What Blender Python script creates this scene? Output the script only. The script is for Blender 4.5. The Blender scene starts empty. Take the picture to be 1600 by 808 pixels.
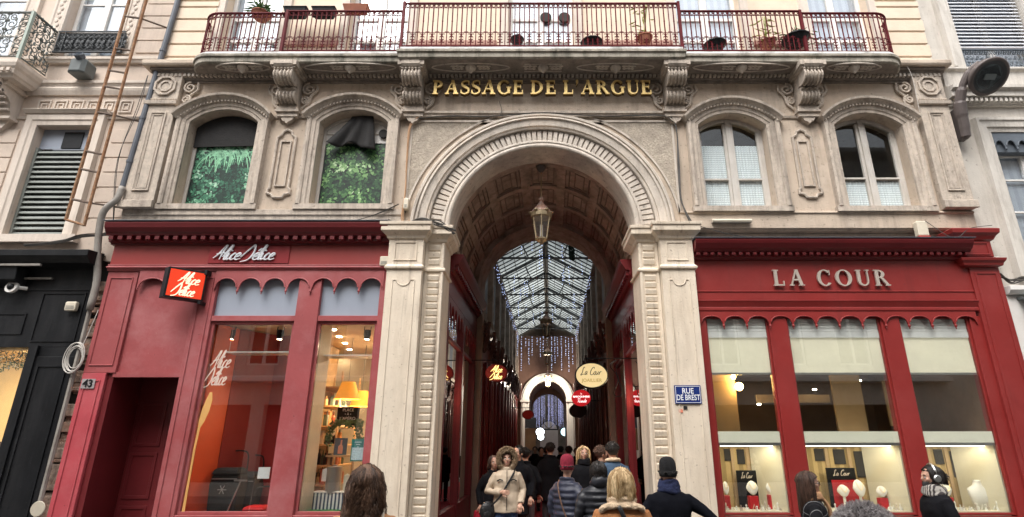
import bpy, bmesh, math, random
from mathutils import Vector, Matrix, noise as mnoise
from mathutils.geometry import tessellate_polygon
PI = math.pi
R = math.radians
random.seed(7)
scene = bpy.context.scene
COL = scene.collection

# ------------------------------------------------------------------ camera, sky, sun, exposure
cam_d = bpy.data.cameras.new('camera')
cam = bpy.data.objects.new('camera', cam_d)
COL.objects.link(cam)
FOC, CX, CY, H = 863.0, 836.0, 404.0, 1.75
TH = math.atan(286 / FOC)
cam.location = (0, 0, H)
cam.rotation_euler = (PI / 2 + TH, 0, 0)
cam_d.sensor_width = 36.0
cam_d.lens = FOC / 1600 * 36.0
cam_d.shift_x = -(CX - 800) / 1600
cam_d.clip_start = 0.05
cam_d.clip_end = 500
scene.camera = cam

world = bpy.data.worlds.new('World')
scene.world = world
world.use_nodes = True
wn = world.node_tree
for n in list(wn.nodes):
    wn.nodes.remove(n)
sky = wn.nodes.new('ShaderNodeTexSky')
sky.sky_type = 'NISHITA'
sky.sun_disc = False
sky.sun_elevation = R(58)
sky.sun_rotation = R(205)
sky.dust_density = 4.0
sky.ozone_density = 0.6
hsv = wn.nodes.new('ShaderNodeHueSaturation')
hsv.inputs['Saturation'].default_value = 0.2
bg = wn.nodes.new('ShaderNodeBackground')
bg.inputs['Strength'].default_value = 0.15
wo = wn.nodes.new('ShaderNodeOutputWorld')
wn.links.new(sky.outputs[0], hsv.inputs['Color'])
wn.links.new(hsv.outputs[0], bg.inputs['Color'])
wn.links.new(bg.outputs[0], wo.inputs[0])
sun_d = bpy.data.lights.new('sun', 'SUN')
sun_d.energy = 1.1
sun_d.angle = R(40)
sun_d.color = (1.0, 0.95, 0.88)
sun = bpy.data.objects.new('sun', sun_d)
COL.objects.link(sun)
sun.rotation_euler = (R(32), 0, R(-25))
scene.view_settings.view_transform = 'Standard'
scene.view_settings.look = 'None'
scene.view_settings.gamma = 1.0
scene.view_settings.exposure = 1.27
scene.cycles.use_denoising = True
scene.cycles.max_bounces = 8
scene.cycles.transparent_max_bounces = 16
scene.cycles.sample_clamp_indirect = 6.0

# ------------------------------------------------------------------ materials
def mat(name, col, rough=0.65, var=0.12, scale=3.0, bump=0.15, bscale=60.0, metal=0.0, stain=None,
        stain_scale=1.2, stain_amt=0.5, streak=False, emit=None, spec=0.4, coat=0.0, more=()):
    m = bpy.data.materials.new(name)
    m.use_nodes = True
    nt = m.node_tree
    b = nt.nodes['Principled BSDF']
    b.inputs['Roughness'].default_value = rough
    b.inputs['Metallic'].default_value = metal
    b.inputs['Specular IOR Level'].default_value = spec
    b.inputs['Coat Weight'].default_value = coat
    tc = nt.nodes.new('ShaderNodeTexCoord')
    n1 = nt.nodes.new('ShaderNodeTexNoise')
    n1.inputs['Scale'].default_value = scale
    n1.inputs['Detail'].default_value = 6
    n1.inputs['Roughness'].default_value = 0.62
    nt.links.new(tc.outputs['Object'], n1.inputs['Vector'])
    r1 = nt.nodes.new('ShaderNodeValToRGB')
    r1.color_ramp.elements[0].position = 0.3
    r1.color_ramp.elements[1].position = 0.7
    r1.color_ramp.elements[0].color = tuple(c * (1 - var) for c in col) + (1,)
    r1.color_ramp.elements[1].color = tuple(min(1, c * (1 + var)) for c in col) + (1,)
    nt.links.new(n1.outputs['Fac'], r1.inputs['Fac'])
    last = r1.outputs['Color']
    if stain:
        mp = nt.nodes.new('ShaderNodeMapping')
        mp.inputs['Scale'].default_value = (1, 1, 0.18) if streak else (1, 1, 1)
        nt.links.new(tc.outputs['Object'], mp.inputs['Vector'])
        n2 = nt.nodes.new('ShaderNodeTexNoise')
        n2.inputs['Scale'].default_value = stain_scale
        n2.inputs['Detail'].default_value = 9
        n2.inputs['Roughness'].default_value = 0.7
        nt.links.new(mp.outputs[0], n2.inputs['Vector'])
        r2 = nt.nodes.new('ShaderNodeValToRGB')
        r2.color_ramp.elements[0].position = 0.46
        r2.color_ramp.elements[1].position = 0.72
        r2.color_ramp.elements[0].color = (0, 0, 0, 1)
        r2.color_ramp.elements[1].color = (stain_amt,) * 3 + (1,)
        nt.links.new(n2.outputs['Fac'], r2.inputs['Fac'])
        mx = nt.nodes.new('ShaderNodeMix')
        mx.data_type = 'RGBA'
        nt.links.new(r2.outputs['Color'], mx.inputs[0])
        nt.links.new(last, mx.inputs[6])
        mx.inputs[7].default_value = tuple(stain) + (1,)
        last = mx.outputs[2]
    for (c2, sc2, amt2, sq, lo, hi) in more:      # further marks: runs, patches, specks, chips
        mp = nt.nodes.new('ShaderNodeMapping'); mp.inputs['Scale'].default_value = (1, 1, sq); mp.inputs['Location'].default_value = (sc2 * 3.1, 1.7, amt2 * 9)
        n2 = nt.nodes.new('ShaderNodeTexNoise'); n2.inputs['Scale'].default_value = sc2; n2.inputs['Detail'].default_value = 7; n2.inputs['Roughness'].default_value = 0.6
        r2 = nt.nodes.new('ShaderNodeValToRGB')
        r2.color_ramp.elements[0].position = lo; r2.color_ramp.elements[1].position = hi
        r2.color_ramp.elements[0].color = (0, 0, 0, 1); r2.color_ramp.elements[1].color = (amt2,) * 3 + (1,)
        mx = nt.nodes.new('ShaderNodeMix'); mx.data_type = 'RGBA'
        nt.links.new(tc.outputs['Object'], mp.inputs['Vector']); nt.links.new(mp.outputs[0], n2.inputs['Vector']); nt.links.new(n2.outputs['Fac'], r2.inputs['Fac'])
        nt.links.new(r2.outputs['Color'], mx.inputs[0]); nt.links.new(last, mx.inputs[6]); mx.inputs[7].default_value = tuple(c2) + (1,)
        last = mx.outputs[2]
    nt.links.new(last, b.inputs['Base Color'])
    if bump:
        n3 = nt.nodes.new('ShaderNodeTexNoise')
        n3.inputs['Scale'].default_value = bscale
        n3.inputs['Detail'].default_value = 4
        nt.links.new(tc.outputs['Object'], n3.inputs['Vector'])
        bp = nt.nodes.new('ShaderNodeBump')
        bp.inputs['Strength'].default_value = bump
        bp.inputs['Distance'].default_value = 0.02
        nt.links.new(n3.outputs['Fac'], bp.inputs['Height'])
        nt.links.new(bp.outputs[0], b.inputs['Normal'])
    if emit:
        b.inputs['Emission Color'].default_value = tuple(emit[:3]) + (1,)
        b.inputs['Emission Strength'].default_value = emit[3]
    return m

def glass_mat(name, tint=(1, 1, 1), boost=1.0, rough=0.0):
    m = bpy.data.materials.new(name)
    m.use_nodes = True
    nt = m.node_tree
    for n in list(nt.nodes):
        nt.nodes.remove(n)
    out = nt.nodes.new('ShaderNodeOutputMaterial')
    tr = nt.nodes.new('ShaderNodeBsdfTransparent')
    tr.inputs['Color'].default_value = tuple(tint) + (1,)
    gl = nt.nodes.new('ShaderNodeBsdfGlossy')
    gl.inputs['Roughness'].default_value = rough
    lw = nt.nodes.new('ShaderNodeLayerWeight')
    lw.inputs['Blend'].default_value = 0.5
    pw = nt.nodes.new('ShaderNodeMath'); pw.operation = 'POWER'; pw.inputs[1].default_value = 5.0
    fr = nt.nodes.new('ShaderNodeMath'); fr.operation = 'MULTIPLY_ADD'; fr.inputs[1].default_value = 0.957; fr.inputs[2].default_value = 0.043
    nt.links.new(lw.outputs['Facing'], pw.inputs[0]); nt.links.new(pw.outputs[0], fr.inputs[0])
    mu = nt.nodes.new('ShaderNodeMath')
    mu.operation = 'MULTIPLY'
    mu.use_clamp = True
    mu.inputs[1].default_value = boost
    mx = nt.nodes.new('ShaderNodeMixShader')
    nt.links.new(fr.outputs[0], mu.inputs[0])
    nt.links.new(mu.outputs[0], mx.inputs[0])
    nt.links.new(tr.outputs[0], mx.inputs[1])
    nt.links.new(gl.outputs[0], mx.inputs[2])
    nt.links.new(mx.outputs[0], out.inputs[0])
    return m

def leaf_panel_mat(name, c0, c1, c2, scale=26):
    """printed foliage: leaf sized voronoi cells in many greens"""
    m = mat(name, c1, rough=0.5, bump=0)
    nt = m.node_tree
    b = nt.nodes['Principled BSDF']
    tc = nt.nodes.new('ShaderNodeTexCoord')
    nz = nt.nodes.new('ShaderNodeTexNoise'); nz.inputs['Scale'].default_value = 9; nz.inputs['Detail'].default_value = 3
    mixv = nt.nodes.new('ShaderNodeMix'); mixv.data_type = 'RGBA'; mixv.inputs[0].default_value = 0.12
    nt.links.new(tc.outputs['Object'], nz.inputs['Vector'])
    nt.links.new(tc.outputs['Object'], mixv.inputs[6]); nt.links.new(nz.outputs['Color'], mixv.inputs[7])
    vo = nt.nodes.new('ShaderNodeTexVoronoi'); vo.inputs['Scale'].default_value = scale
    nt.links.new(mixv.outputs[2], vo.inputs['Vector'])
    n2 = nt.nodes.new('ShaderNodeTexNoise'); n2.inputs['Scale'].default_value = 3.2; n2.inputs['Detail'].default_value = 5
    nt.links.new(tc.outputs['Object'], n2.inputs['Vector'])
    ad = nt.nodes.new('ShaderNodeMath'); ad.operation = 'MULTIPLY_ADD'
    sep = nt.nodes.new('ShaderNodeSeparateColor'); nt.links.new(vo.outputs['Color'], sep.inputs[0])
    ad.inputs[1].default_value = 0.45
    nt.links.new(sep.outputs[0], ad.inputs[0])
    sb = nt.nodes.new('ShaderNodeMath'); sb.operation = 'SUBTRACT'
    mul = nt.nodes.new('ShaderNodeMath'); mul.operation = 'MULTIPLY'; mul.inputs[1].default_value = 1.0
    nt.links.new(n2.outputs['Fac'], mul.inputs[0]); nt.links.new(mul.outputs[0], ad.inputs[2])
    d2 = nt.nodes.new('ShaderNodeMath'); d2.operation = 'MULTIPLY'; d2.inputs[1].default_value = 0.75
    nt.links.new(vo.outputs['Distance'], d2.inputs[0])
    nt.links.new(ad.outputs[0], sb.inputs[0]); nt.links.new(d2.outputs[0], sb.inputs[1])
    rp = nt.nodes.new('ShaderNodeValToRGB')
    e = rp.color_ramp.elements
    e[0].position = 0.2; e[0].color = tuple(c0) + (1,)
    e[1].position = 0.85; e[1].color = tuple(c2) + (1,)
    q = e.new(0.45); q.color = tuple(c1) + (1,)
    nt.links.new(sb.outputs[0], rp.inputs[0])
    nt.links.new(rp.outputs[0], b.inputs['Base Color'])
    return m

def stripe_mat(name, ca, cb, scale, axis=2, rough=0.7):
    m = mat(name, ca, rough=rough, bump=0)
    nt = m.node_tree
    b = nt.nodes['Principled BSDF']
    tc = nt.nodes.new('ShaderNodeTexCoord')
    w = nt.nodes.new('ShaderNodeTexWave'); w.wave_type = 'BANDS'; w.bands_direction = 'XYZ'[axis]
    w.inputs['Scale'].default_value = scale; w.inputs['Distortion'].default_value = 0.6; w.inputs['Detail'].default_value = 2
    nt.links.new(tc.outputs['Object'], w.inputs['Vector'])
    rp = nt.nodes.new('ShaderNodeValToRGB')
    rp.color_ramp.elements[0].color = tuple(ca) + (1,); rp.color_ramp.elements[1].color = tuple(cb) + (1,)
    rp.color_ramp.elements[0].position = .35; rp.color_ramp.elements[1].position = .65
    nt.links.new(w.outputs['Fac'], rp.inputs[0]); nt.links.new(rp.outputs[0], b.inputs['Base Color'])
    return m

def translucent_mat(name, col):
    m = bpy.data.materials.new(name)
    m.use_nodes = True
    nt = m.node_tree
    for n in list(nt.nodes):
        nt.nodes.remove(n)
    out = nt.nodes.new('ShaderNodeOutputMaterial')
    tl = nt.nodes.new('ShaderNodeBsdfTranslucent')
    tc = nt.nodes.new('ShaderNodeTexCoord')
    nz = nt.nodes.new('ShaderNodeTexNoise'); nz.inputs['Scale'].default_value = 1.3; nz.inputs['Detail'].default_value = 8
    rp = nt.nodes.new('ShaderNodeValToRGB')
    rp.color_ramp.elements[0].position = .3; rp.color_ramp.elements[1].position = .7
    rp.color_ramp.elements[0].color = tuple(c * .72 for c in col) + (1,); rp.color_ramp.elements[1].color = tuple(col) + (1,)
    tr = nt.nodes.new('ShaderNodeBsdfTransparent'); tr.inputs[0].default_value = (.9, .95, .95, 1)
    mx = nt.nodes.new('ShaderNodeMixShader'); mx.inputs[0].default_value = 0.22
    nt.links.new(tc.outputs['Object'], nz.inputs['Vector']); nt.links.new(nz.outputs['Fac'], rp.inputs[0])
    nt.links.new(rp.outputs[0], tl.inputs[0])
    nt.links.new(tl.outputs[0], mx.inputs[1]); nt.links.new(tr.outputs[0], mx.inputs[2])
    nt.links.new(mx.outputs[0], out.inputs[0])
    return m

SOOT = (0.085, 0.07, 0.058)
MARKS = (((0.60, 0.51, 0.42), 1.1, .55, 1, .52, .60), (SOOT, 2.6, .55, .10, .55, .72), (SOOT, 14, .5, 1, .60, .70))     # pale patches, soot runs, specks
CHIPS = (((.05, .02, .02), 22, .6, 1, .68, .72), ((.40, .22, .2), 34, .6, 1, .69, .72), ((.07, .02, .02), 4, .45, .12, .60, .8))
M = {}
M['stone'] = mat('facade plaster', (0.50, 0.41, 0.325), 0.85, 0.12, 1.6, 0.35, 45, stain=(0.27, 0.215, 0.17), stain_scale=5, stain_amt=0.5, streak=True, more=MARKS)
M['rough'] = mat('rough cast plaster', (0.43, 0.37, 0.30), 0.95, 0.3, 40, 1.0, 34, stain=(0.2, 0.17, 0.14), stain_scale=5, stain_amt=0.7)
M['carved'] = mat('carved stone', (0.50, 0.43, 0.36), 0.85, 0.16, 9, 0.5, 60, stain=(0.17, 0.14, 0.12), stain_scale=11, stain_amt=0.6, streak=True, more=((SOOT, 2.2, .55, .12, .54, .72), (SOOT, 16, .55, 1, .59, .70)))
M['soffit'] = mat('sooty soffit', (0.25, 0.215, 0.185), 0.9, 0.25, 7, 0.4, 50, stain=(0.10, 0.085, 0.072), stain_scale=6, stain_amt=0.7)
M['oldcarved'] = mat('blackened carved stone', (0.40, 0.345, 0.295), 0.9, 0.25, 11, 0.5, 60, stain=(0.07, 0.06, 0.05), stain_scale=9, stain_amt=0.8)
M['slab'] = mat('mossy slab stone', (0.33, 0.30, 0.25), 0.95, 0.3, 4, 0.6, 40, stain=(0.035, 0.04, 0.028), stain_scale=4.5, stain_amt=0.95, streak=True)
M['slabtop'] = mat('balcony coping', (0.78, 0.77, 0.76), 0.9, 0.2, 4, 0.4, 40, stain=(0.08, 0.08, 0.06), stain_scale=3, stain_amt=0.8)  # near-white colour makes the slab top look lit by the sky
M['cream'] = mat('cream painted stone', (0.68, 0.59, 0.475), 0.6, 0.08, 2.2, 0.25, 30, stain=(0.44, 0.35, 0.26), stain_scale=3.2, stain_amt=0.65, streak=True, more=(((.22, .16, .12), 7, .6, .06, .58, .70), ((.25, .19, .14), 18, .6, 1, .62, .68)))
M['archst'] = mat('arch stone', (0.55, 0.49, 0.425), 0.8, 0.13, 4, 0.3, 40, stain=(0.24, 0.20, 0.165), stain_scale=9, stain_amt=0.5, streak=True, more=MARKS)
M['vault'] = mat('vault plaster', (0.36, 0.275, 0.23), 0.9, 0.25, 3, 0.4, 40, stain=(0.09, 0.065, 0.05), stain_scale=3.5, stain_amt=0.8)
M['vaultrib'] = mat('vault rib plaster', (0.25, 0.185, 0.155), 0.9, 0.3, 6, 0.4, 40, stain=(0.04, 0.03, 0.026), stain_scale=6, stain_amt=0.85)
M['redA'] = mat('faded red paint', (0.305, 0.066, 0.069), 0.5, 0.12, 1.5, 0.12, 18, stain=(0.40, 0.16, 0.165), stain_scale=1.3, stain_amt=0.7, coat=0.08, more=CHIPS)
M['redAb'] = mat('bright pinkish red paint', (0.42, 0.06, 0.075), 0.5, 0.12, 2, 0.1, 18, stain=(0.46, 0.13, 0.14), stain_scale=1.8, stain_amt=0.6, coat=0.08, more=CHIPS)
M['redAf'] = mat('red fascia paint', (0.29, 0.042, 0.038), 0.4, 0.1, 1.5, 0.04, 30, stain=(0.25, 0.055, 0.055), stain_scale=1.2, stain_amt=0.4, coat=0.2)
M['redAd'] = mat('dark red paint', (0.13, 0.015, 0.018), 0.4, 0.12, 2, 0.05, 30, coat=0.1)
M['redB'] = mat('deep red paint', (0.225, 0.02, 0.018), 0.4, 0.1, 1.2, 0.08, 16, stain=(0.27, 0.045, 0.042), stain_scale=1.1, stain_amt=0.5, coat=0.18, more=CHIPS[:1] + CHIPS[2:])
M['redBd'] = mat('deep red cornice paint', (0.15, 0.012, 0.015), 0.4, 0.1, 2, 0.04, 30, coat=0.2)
M['redsign'] = mat('sign red', (0.23, 0.016, 0.02), 0.4, 0.05, 2, 0.02, 30)
M['gold'] = mat('gold letter metal', (0.85, 0.62, 0.25), 0.38, 0.1, 8, 0.05, 60, metal=0.5)
M['golddark'] = mat('letter return and shadow', (0.10, 0.055, 0.015), 0.5, 0.1, 8, 0)  # dark tone for the return and drop shadow of the gilt letters
M['silver'] = mat('pale metal letter', (0.62, 0.55, 0.48), 0.35, 0.08, 8, 0.03, 60, metal=0.5)
M['white'] = mat('white paint', (0.74, 0.72, 0.69), 0.5, 0.06, 3, 0.08, 30, stain=(0.45, 0.42, 0.38), stain_scale=3, stain_amt=0.5)
M['winwhite'] = mat('old white window paint', (0.54, 0.51, 0.47), 0.6, 0.1, 4, 0.2, 40, stain=(0.36, 0.32, 0.27), stain_scale=7, stain_amt=0.75, streak=True)
M['glass'] = glass_mat('window glass', (0.93, 0.96, 0.96), 0.8)
M['skyglass'] = glass_mat('old sky glass', (0.93, 0.96, 0.98), 4.0)
M['shopglass'] = glass_mat('shop glass', (0.97, 0.985, 0.98), 2.5)
M['dark'] = mat('dark room', (0.035, 0.032, 0.03), 0.9, 0.3, 2, 0)
M['room'] = mat('dim room', (0.16, 0.13, 0.11), 0.9, 0.3, 1.2, 0)
M['black'] = mat('black paint', (0.007, 0.0075, 0.009), 0.42, 0.3, 2, 0.15, 14, spec=0.25, stain=(.03, .03, .032), stain_scale=3, stain_amt=.6, streak=True, more=(((.09, .088, .085), 40, .5, 1, .67, .71),))
M['blackcloth'] = mat('black cloth', (0.018, 0.017, 0.017), 0.85, 0.3, 6, 0.4, 30)
M['leafA'] = leaf_panel_mat('printed fern', (0.004, 0.03, 0.02), (0.02, 0.16, 0.075), (0.24, 0.52, 0.3), 20)
M['leafB'] = leaf_panel_mat('printed ivy', (0.004, 0.025, 0.018), (0.035, 0.17, 0.06), (0.30, 0.52, 0.22), 24)
M['blade'] = mat('printed long blades', (0.22, 0.5, 0.3), 0.5, 0.4, 12, 0)
M['lace'] = stripe_mat('lace curtain', (0.88, 0.88, 0.89), (0.62, 0.62, 0.65), 7.0)
M['curtain'] = stripe_mat('pale curtain', (0.74, 0.76, 0.80), (0.62, 0.64, 0.70), 2, axis=0)
M['redrail'] = mat('red railing paint', (0.10, 0.008, 0.012), 0.6, 0.25, 6, 0.1, 60, spec=0.15)
M['iron'] = mat('grey green iron', (0.105, 0.115, 0.105), 0.6, 0.3, 8, 0.2, 60, stain=(0.3, 0.31, 0.29), stain_scale=9, stain_amt=0.7)
M['guardiron'] = mat('dark guard iron', (0.055, 0.06, 0.065), 0.55, 0.3, 8, 0.2, 60)
M['rust'] = mat('rusty iron', (0.24, 0.115, 0.055), 0.85, 0.4, 14, 0.3, 60, stain=(0.4, 0.3, 0.2), stain_scale=9, stain_amt=0.7)
M['rungs'] = mat('weathered rung', (0.13, 0.095, 0.075), 0.85, 0.4, 14, 0.3, 60)
M['zinc'] = mat('zinc pipe', (0.10, 0.11, 0.13), 0.5, 0.15, 4, 0.1, 40, metal=0.2)
M['palepipe'] = mat('pale pipe', (0.27, 0.25, 0.225), 0.6, 0.2, 4, 0.15, 40, stain=(0.15, 0.12, 0.1), stain_scale=5, stain_amt=0.7)
M['pinkwall'] = mat('pinkish limestone', (0.62, 0.515, 0.43), 0.85, 0.06, 1.5, 0.2, 40, stain=(0.44, 0.36, 0.3), stain_scale=2, stain_amt=0.5, more=(((.3, .24, .2), 3, .5, .1, .56, .74), ((.3, .24, .2), 14, .5, 1, .62, .70)))
M['pinktrim'] = mat('pale limestone trim', (0.64, 0.56, 0.485), 0.85, 0.06, 2, 0.25, 40, stain=(0.36, 0.30, 0.25), stain_scale=7, stain_amt=0.5, streak=True)
M['greywall'] = mat('grey limestone', (0.54, 0.505, 0.455), 0.85, 0.08, 2, 0.25, 40, stain=(0.32, 0.28, 0.24), stain_scale=6, stain_amt=0.5, streak=True, more=((SOOT, 3, .45, .1, .57, .76), (SOOT, 12, .6, 1, .62, .69)))
M['greytrim'] = mat('grey limestone trim', (0.58, 0.545, 0.495), 0.85, 0.08, 3, 0.3, 40, stain=(0.24, 0.2, 0.165), stain_scale=8, stain_amt=0.6, streak=True)
M['upper'] = mat('cream upper wall', (0.72, 0.59, 0.46), 0.85, 0.05, 1.5, 0.2, 40, stain=(0.5, 0.4, 0.31), stain_scale=2.5, stain_amt=0.4)
M['shutter'] = mat('pale slat paint', (0.66, 0.68, 0.72), 0.4, 0.05, 3, 0.04, 30)
M['louvre'] = mat('green grey louvre', (0.2, 0.215, 0.2), 0.6, 0.2, 3, 0.1, 30)
M['bluegrey'] = mat('blue grey panel', (0.30, 0.335, 0.40), 0.35, 0.05, 1.5, 0.02, 30)
M['slate'] = mat('slate grey paint', (0.115, 0.135, 0.16), 0.5, 0.15, 3, 0.1, 30)
M['asphalt'] = mat('asphalt', (0.055, 0.054, 0.053), 0.9, 0.25, 6, 0.5, 90)
M['paving'] = mat('paving slabs', (0.17, 0.16, 0.15), 0.85, 0.25, 2, 0.4, 60, stain=(0.09, 0.085, 0.08), stain_scale=4, stain_amt=0.6)
M['redcarpet'] = mat('red carpet', (0.42, 0.022, 0.035), 0.95, 0.15, 4, 0.5, 150)
M['cable'] = mat('cable', (0.06, 0.055, 0.05), 0.6, 0.2, 5, 0)
M['copper'] = mat('orange brown cable', (0.42, 0.25, 0.14), 0.6, 0.2, 5, 0)
M['palecable'] = mat('pale cable', (0.55, 0.52, 0.48), 0.6, 0.2, 5, 0)
M['plastic'] = mat('aged plastic', (0.62, 0.56, 0.45), 0.5, 0.1, 8, 0.03)
M['grey'] = mat('grey housing', (0.11, 0.125, 0.125), 0.5, 0.12, 5, 0.08)
M['lampbrown'] = mat('brown grey lamp paint', (0.115, 0.095, 0.09), 0.5, 0.12, 5, 0.08)
M['steel'] = mat('brushed steel', (0.5, 0.5, 0.48), 0.3, 0.1, 5, 0.03, 60, metal=0.85)
M['plaque'] = mat('blue enamel', (0.012, 0.03, 0.16), 0.22, 0.1, 4, 0.02, 30, coat=0.5)
M['enamelwhite'] = mat('white enamel', (0.78, 0.8, 0.84), 0.3, 0.03, 4, 0)
M['brass'] = mat('lantern brass', (0.34, 0.27, 0.17), 0.45, 0.3, 10, 0.1, 60, metal=0.5)
M['copperroof'] = mat('copper lantern roof', (0.42, 0.25, 0.19), 0.5, 0.25, 8, 0.1, 60, metal=0.3, stain=(0.6, 0.58, 0.55), stain_scale=9, stain_amt=.6)
M['lampglass'] = glass_mat('milky lantern glass', (0.9, 0.88, 0.85), 3.0, 0.2)

# ------------------------------------------------------------------ mesh helpers
def P(x, y, Y=9.0):
    """a pixel of the photograph's own grid back onto the real plane at depth Y -> X, Z"""
    u = (x - CX) / FOC; v = (CY - y) / FOC
    k = Y / (math.cos(TH) - v * math.sin(TH))
    return u * k, H + k * (math.sin(TH) + v * math.cos(TH))

def smooth_path(pts, k=6, closed=False):
    pts = [Vector(p) for p in pts]
    n = len(pts)
    out = []
    rng = n if closed else n - 1
    for i in range(rng):
        p0 = pts[(i - 1) % n] if (closed or i > 0) else pts[i] * 2 - pts[i + 1]
        p1, p2 = pts[i], pts[(i + 1) % n]
        p3 = pts[(i + 2) % n] if (closed or i + 2 < n) else p2 * 2 - p1
        for j in range(k):
            t = j / k
            out.append(0.5 * ((2 * p1) + (p2 - p0) * t + (2 * p0 - 5 * p1 + 4 * p2 - p3) * t * t + (3 * p1 - p0 - 3 * p2 + p3) * t ** 3))
    if not closed:
        out.append(pts[-1])
    return out

class MB:
    def __init__(s):
        s.v = []; s.f = []; s.mi = []; s.cur = 0
    def add(s, vs, fs):
        o = len(s.v)
        s.v += [tuple(p) for p in vs]
        s.f += [tuple(i + o for i in f) for f in fs]
        s.mi += [s.cur] * len(fs)
        return s
    def box(s, x0, x1, y0, y1, z0, z1):
        vs = [(x, y, z) for x in (x0, x1) for y in (y0, y1) for z in (z0, z1)]
        return s.add(vs, [(0, 1, 3, 2), (4, 6, 7, 5), (0, 4, 5, 1), (2, 3, 7, 6), (0, 2, 6, 4), (1, 5, 7, 3)])
    def prism(s, outer, holes, axis, a0, a1):
        """2-D outline with holes pushed along an axis; axis y: (x,z), axis x: (y,z), axis z: (x,y)"""
        loops = [list(outer)] + [list(h) for h in (holes or [])]
        flat = [p for l in loops for p in l]
        tris = tessellate_polygon([[Vector((p[0], p[1], 0)) for p in l] for l in loops])
        def to3(p, a):
            return (p[0], a, p[1]) if axis == 'y' else ((a, p[0], p[1]) if axis == 'x' else (p[0], p[1], a))
        n = len(flat)
        vs = [to3(p, a0) for p in flat] + [to3(p, a1) for p in flat]
        fs = [tuple(t) for t in tris] + [tuple(i + n for i in reversed(t)) for t in tris]
        b = 0
        for l in loops:
            m = len(l)
            for i in range(m):
                j = (i + 1) % m
                fs.append((b + i, b + j, b + j + n, b + i + n))
            b += m
        return s.add(vs, fs)
    def plate(s, outer, holes, y0, y1):
        return s.prism(outer, holes, 'y', y0, y1)
    def profx(s, prof, x0, x1):
        return s.prism(prof, None, 'x', x0, x1)
    def tube(s, pts, r, n=6, flat=None, caps=True, closed=False):
        """tube along points; r number or list; flat = scale of the section along world y"""
        pts = [Vector(p) for p in pts]
        m = len(pts)
        rs = r if isinstance(r, (list, tuple)) else [r] * m
        vs = []; prev = None
        for i, p in enumerate(pts):
            if closed:
                t = pts[(i + 1) % m] - pts[(i - 1) % m]
            else:
                t = pts[min(i + 1, m - 1)] - pts[max(i - 1, 0)]
            if t.length < 1e-9: t = Vector((0, 0, 1))
            t.normalize()
            if prev is None:
                ref = Vector((0, 1, 0)) if abs(t.y) < 0.9 else Vector((1, 0, 0))
                a = t.cross(ref).normalized()
            else:
                a = prev - t * prev.dot(t)
                a = a.normalized() if a.length > 1e-6 else t.orthogonal().normalized()
            prev = a
            b = t.cross(a)
            rr = rs[i]
            ra, rb = rr if isinstance(rr, tuple) else (rr, rr)
            for k in range(n):
                w = 2 * PI * k / n
                q = a * math.cos(w) * ra + b * math.sin(w) * rb
                if flat is not None: q.y *= flat
                vs.append(p + q)
        fs = []
        for i in range(m if closed else m - 1):
            for k in range(n):
                i2 = (i + 1) % m
                fs.append((i * n + k, i * n + (k + 1) % n, i2 * n + (k + 1) % n, i2 * n + k))
        if caps and not closed:
            fs.append(tuple(range(n - 1, -1, -1))); fs.append(tuple((m - 1) * n + k for k in range(n)))
        return s.add(vs, fs)
    def bar(s, a, b, w, h=None):
        return s.tube([a, b], w * 0.707 if h is None else (w * .707, h * .707), 4) if False else s._bar(a, b, w, h or w)
    def _bar(s, a, b, w, h):
        a = Vector(a); b = Vector(b); t = (b - a).normalized()
        ref = Vector((0, 0, 1)) if abs(t.z) < 0.9 else Vector((0, 1, 0))
        u = t.cross(ref).normalized() * (w / 2); v = t.cross(u).normalized() * (h / 2)
        vs = [p + q for p in (a, b) for q in (u + v, -u + v, -u - v, u - v)]
        return s.add(vs, [(0, 1, 2, 3), (7, 6, 5, 4), (0, 4, 5, 1), (1, 5, 6, 2), (2, 6, 7, 3), (3, 7, 4, 0)])
    def sweep(s, path, prof, closed=False, flip=1):
        """moulding: path of (x,z), profile of (d,y): d measured along the path's outward (left) normal"""
        n = len(path); m = len(prof); vs = []
        P2 = [Vector((p[0], p[1])) for p in path]
        for i, p in enumerate(P2):
            def nrm(a, b):
                d = (b - a)
                d = d.normalized() if d.length > 1e-9 else Vector((1, 0))
                return Vector((-d.y, d.x)) * flip
            if closed or 0 < i < n - 1:
                n0 = nrm(P2[(i - 1) % n], p); n1 = nrm(p, P2[(i + 1) % n])
                nn = (n0 + n1)
                nn = nn / max(0.25, nn.dot(n0)) if nn.length > 1e-6 else n0
            else:
                nn = nrm(p, P2[1]) if i == 0 else nrm(P2[-2], p)
            for d, y in prof:
                q = p + nn * d
                vs.append((q.x, y, q.y))
        fs = []
        for i in range(n if closed else n - 1):
            j = (i + 1) % n
            for k in range(m):
                k2 = (k + 1) % m
                fs.append((i * m + k, i * m + k2, j * m + k2, j * m + k))
        if not closed:
            fs.append(tuple(range(m))); fs.append(tuple((n - 1) * m + k for k in reversed(range(m))))
        return s.add(vs, fs)
    def lathe(s, prof, c, n=16, ax=(1, 1), closed_top=True):
        vs = []; fs = []; m = len(prof)
        for r, z in prof:
            for k in range(n):
                w = 2 * PI * k / n
                vs.append((c[0] + r * math.cos(w) * ax[0], c[1] + r * math.sin(w) * ax[1], c[2] + z))
        for i in range(m - 1):
            for k in range(n):
                fs.append((i * n + k, i * n + (k + 1) % n, (i + 1) * n + (k + 1) % n, (i + 1) * n + k))
        fs.append(tuple(range(n - 1, -1, -1))); fs.append(tuple((m - 1) * n + k for k in range(n)))
        return s.add(vs, fs)
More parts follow.
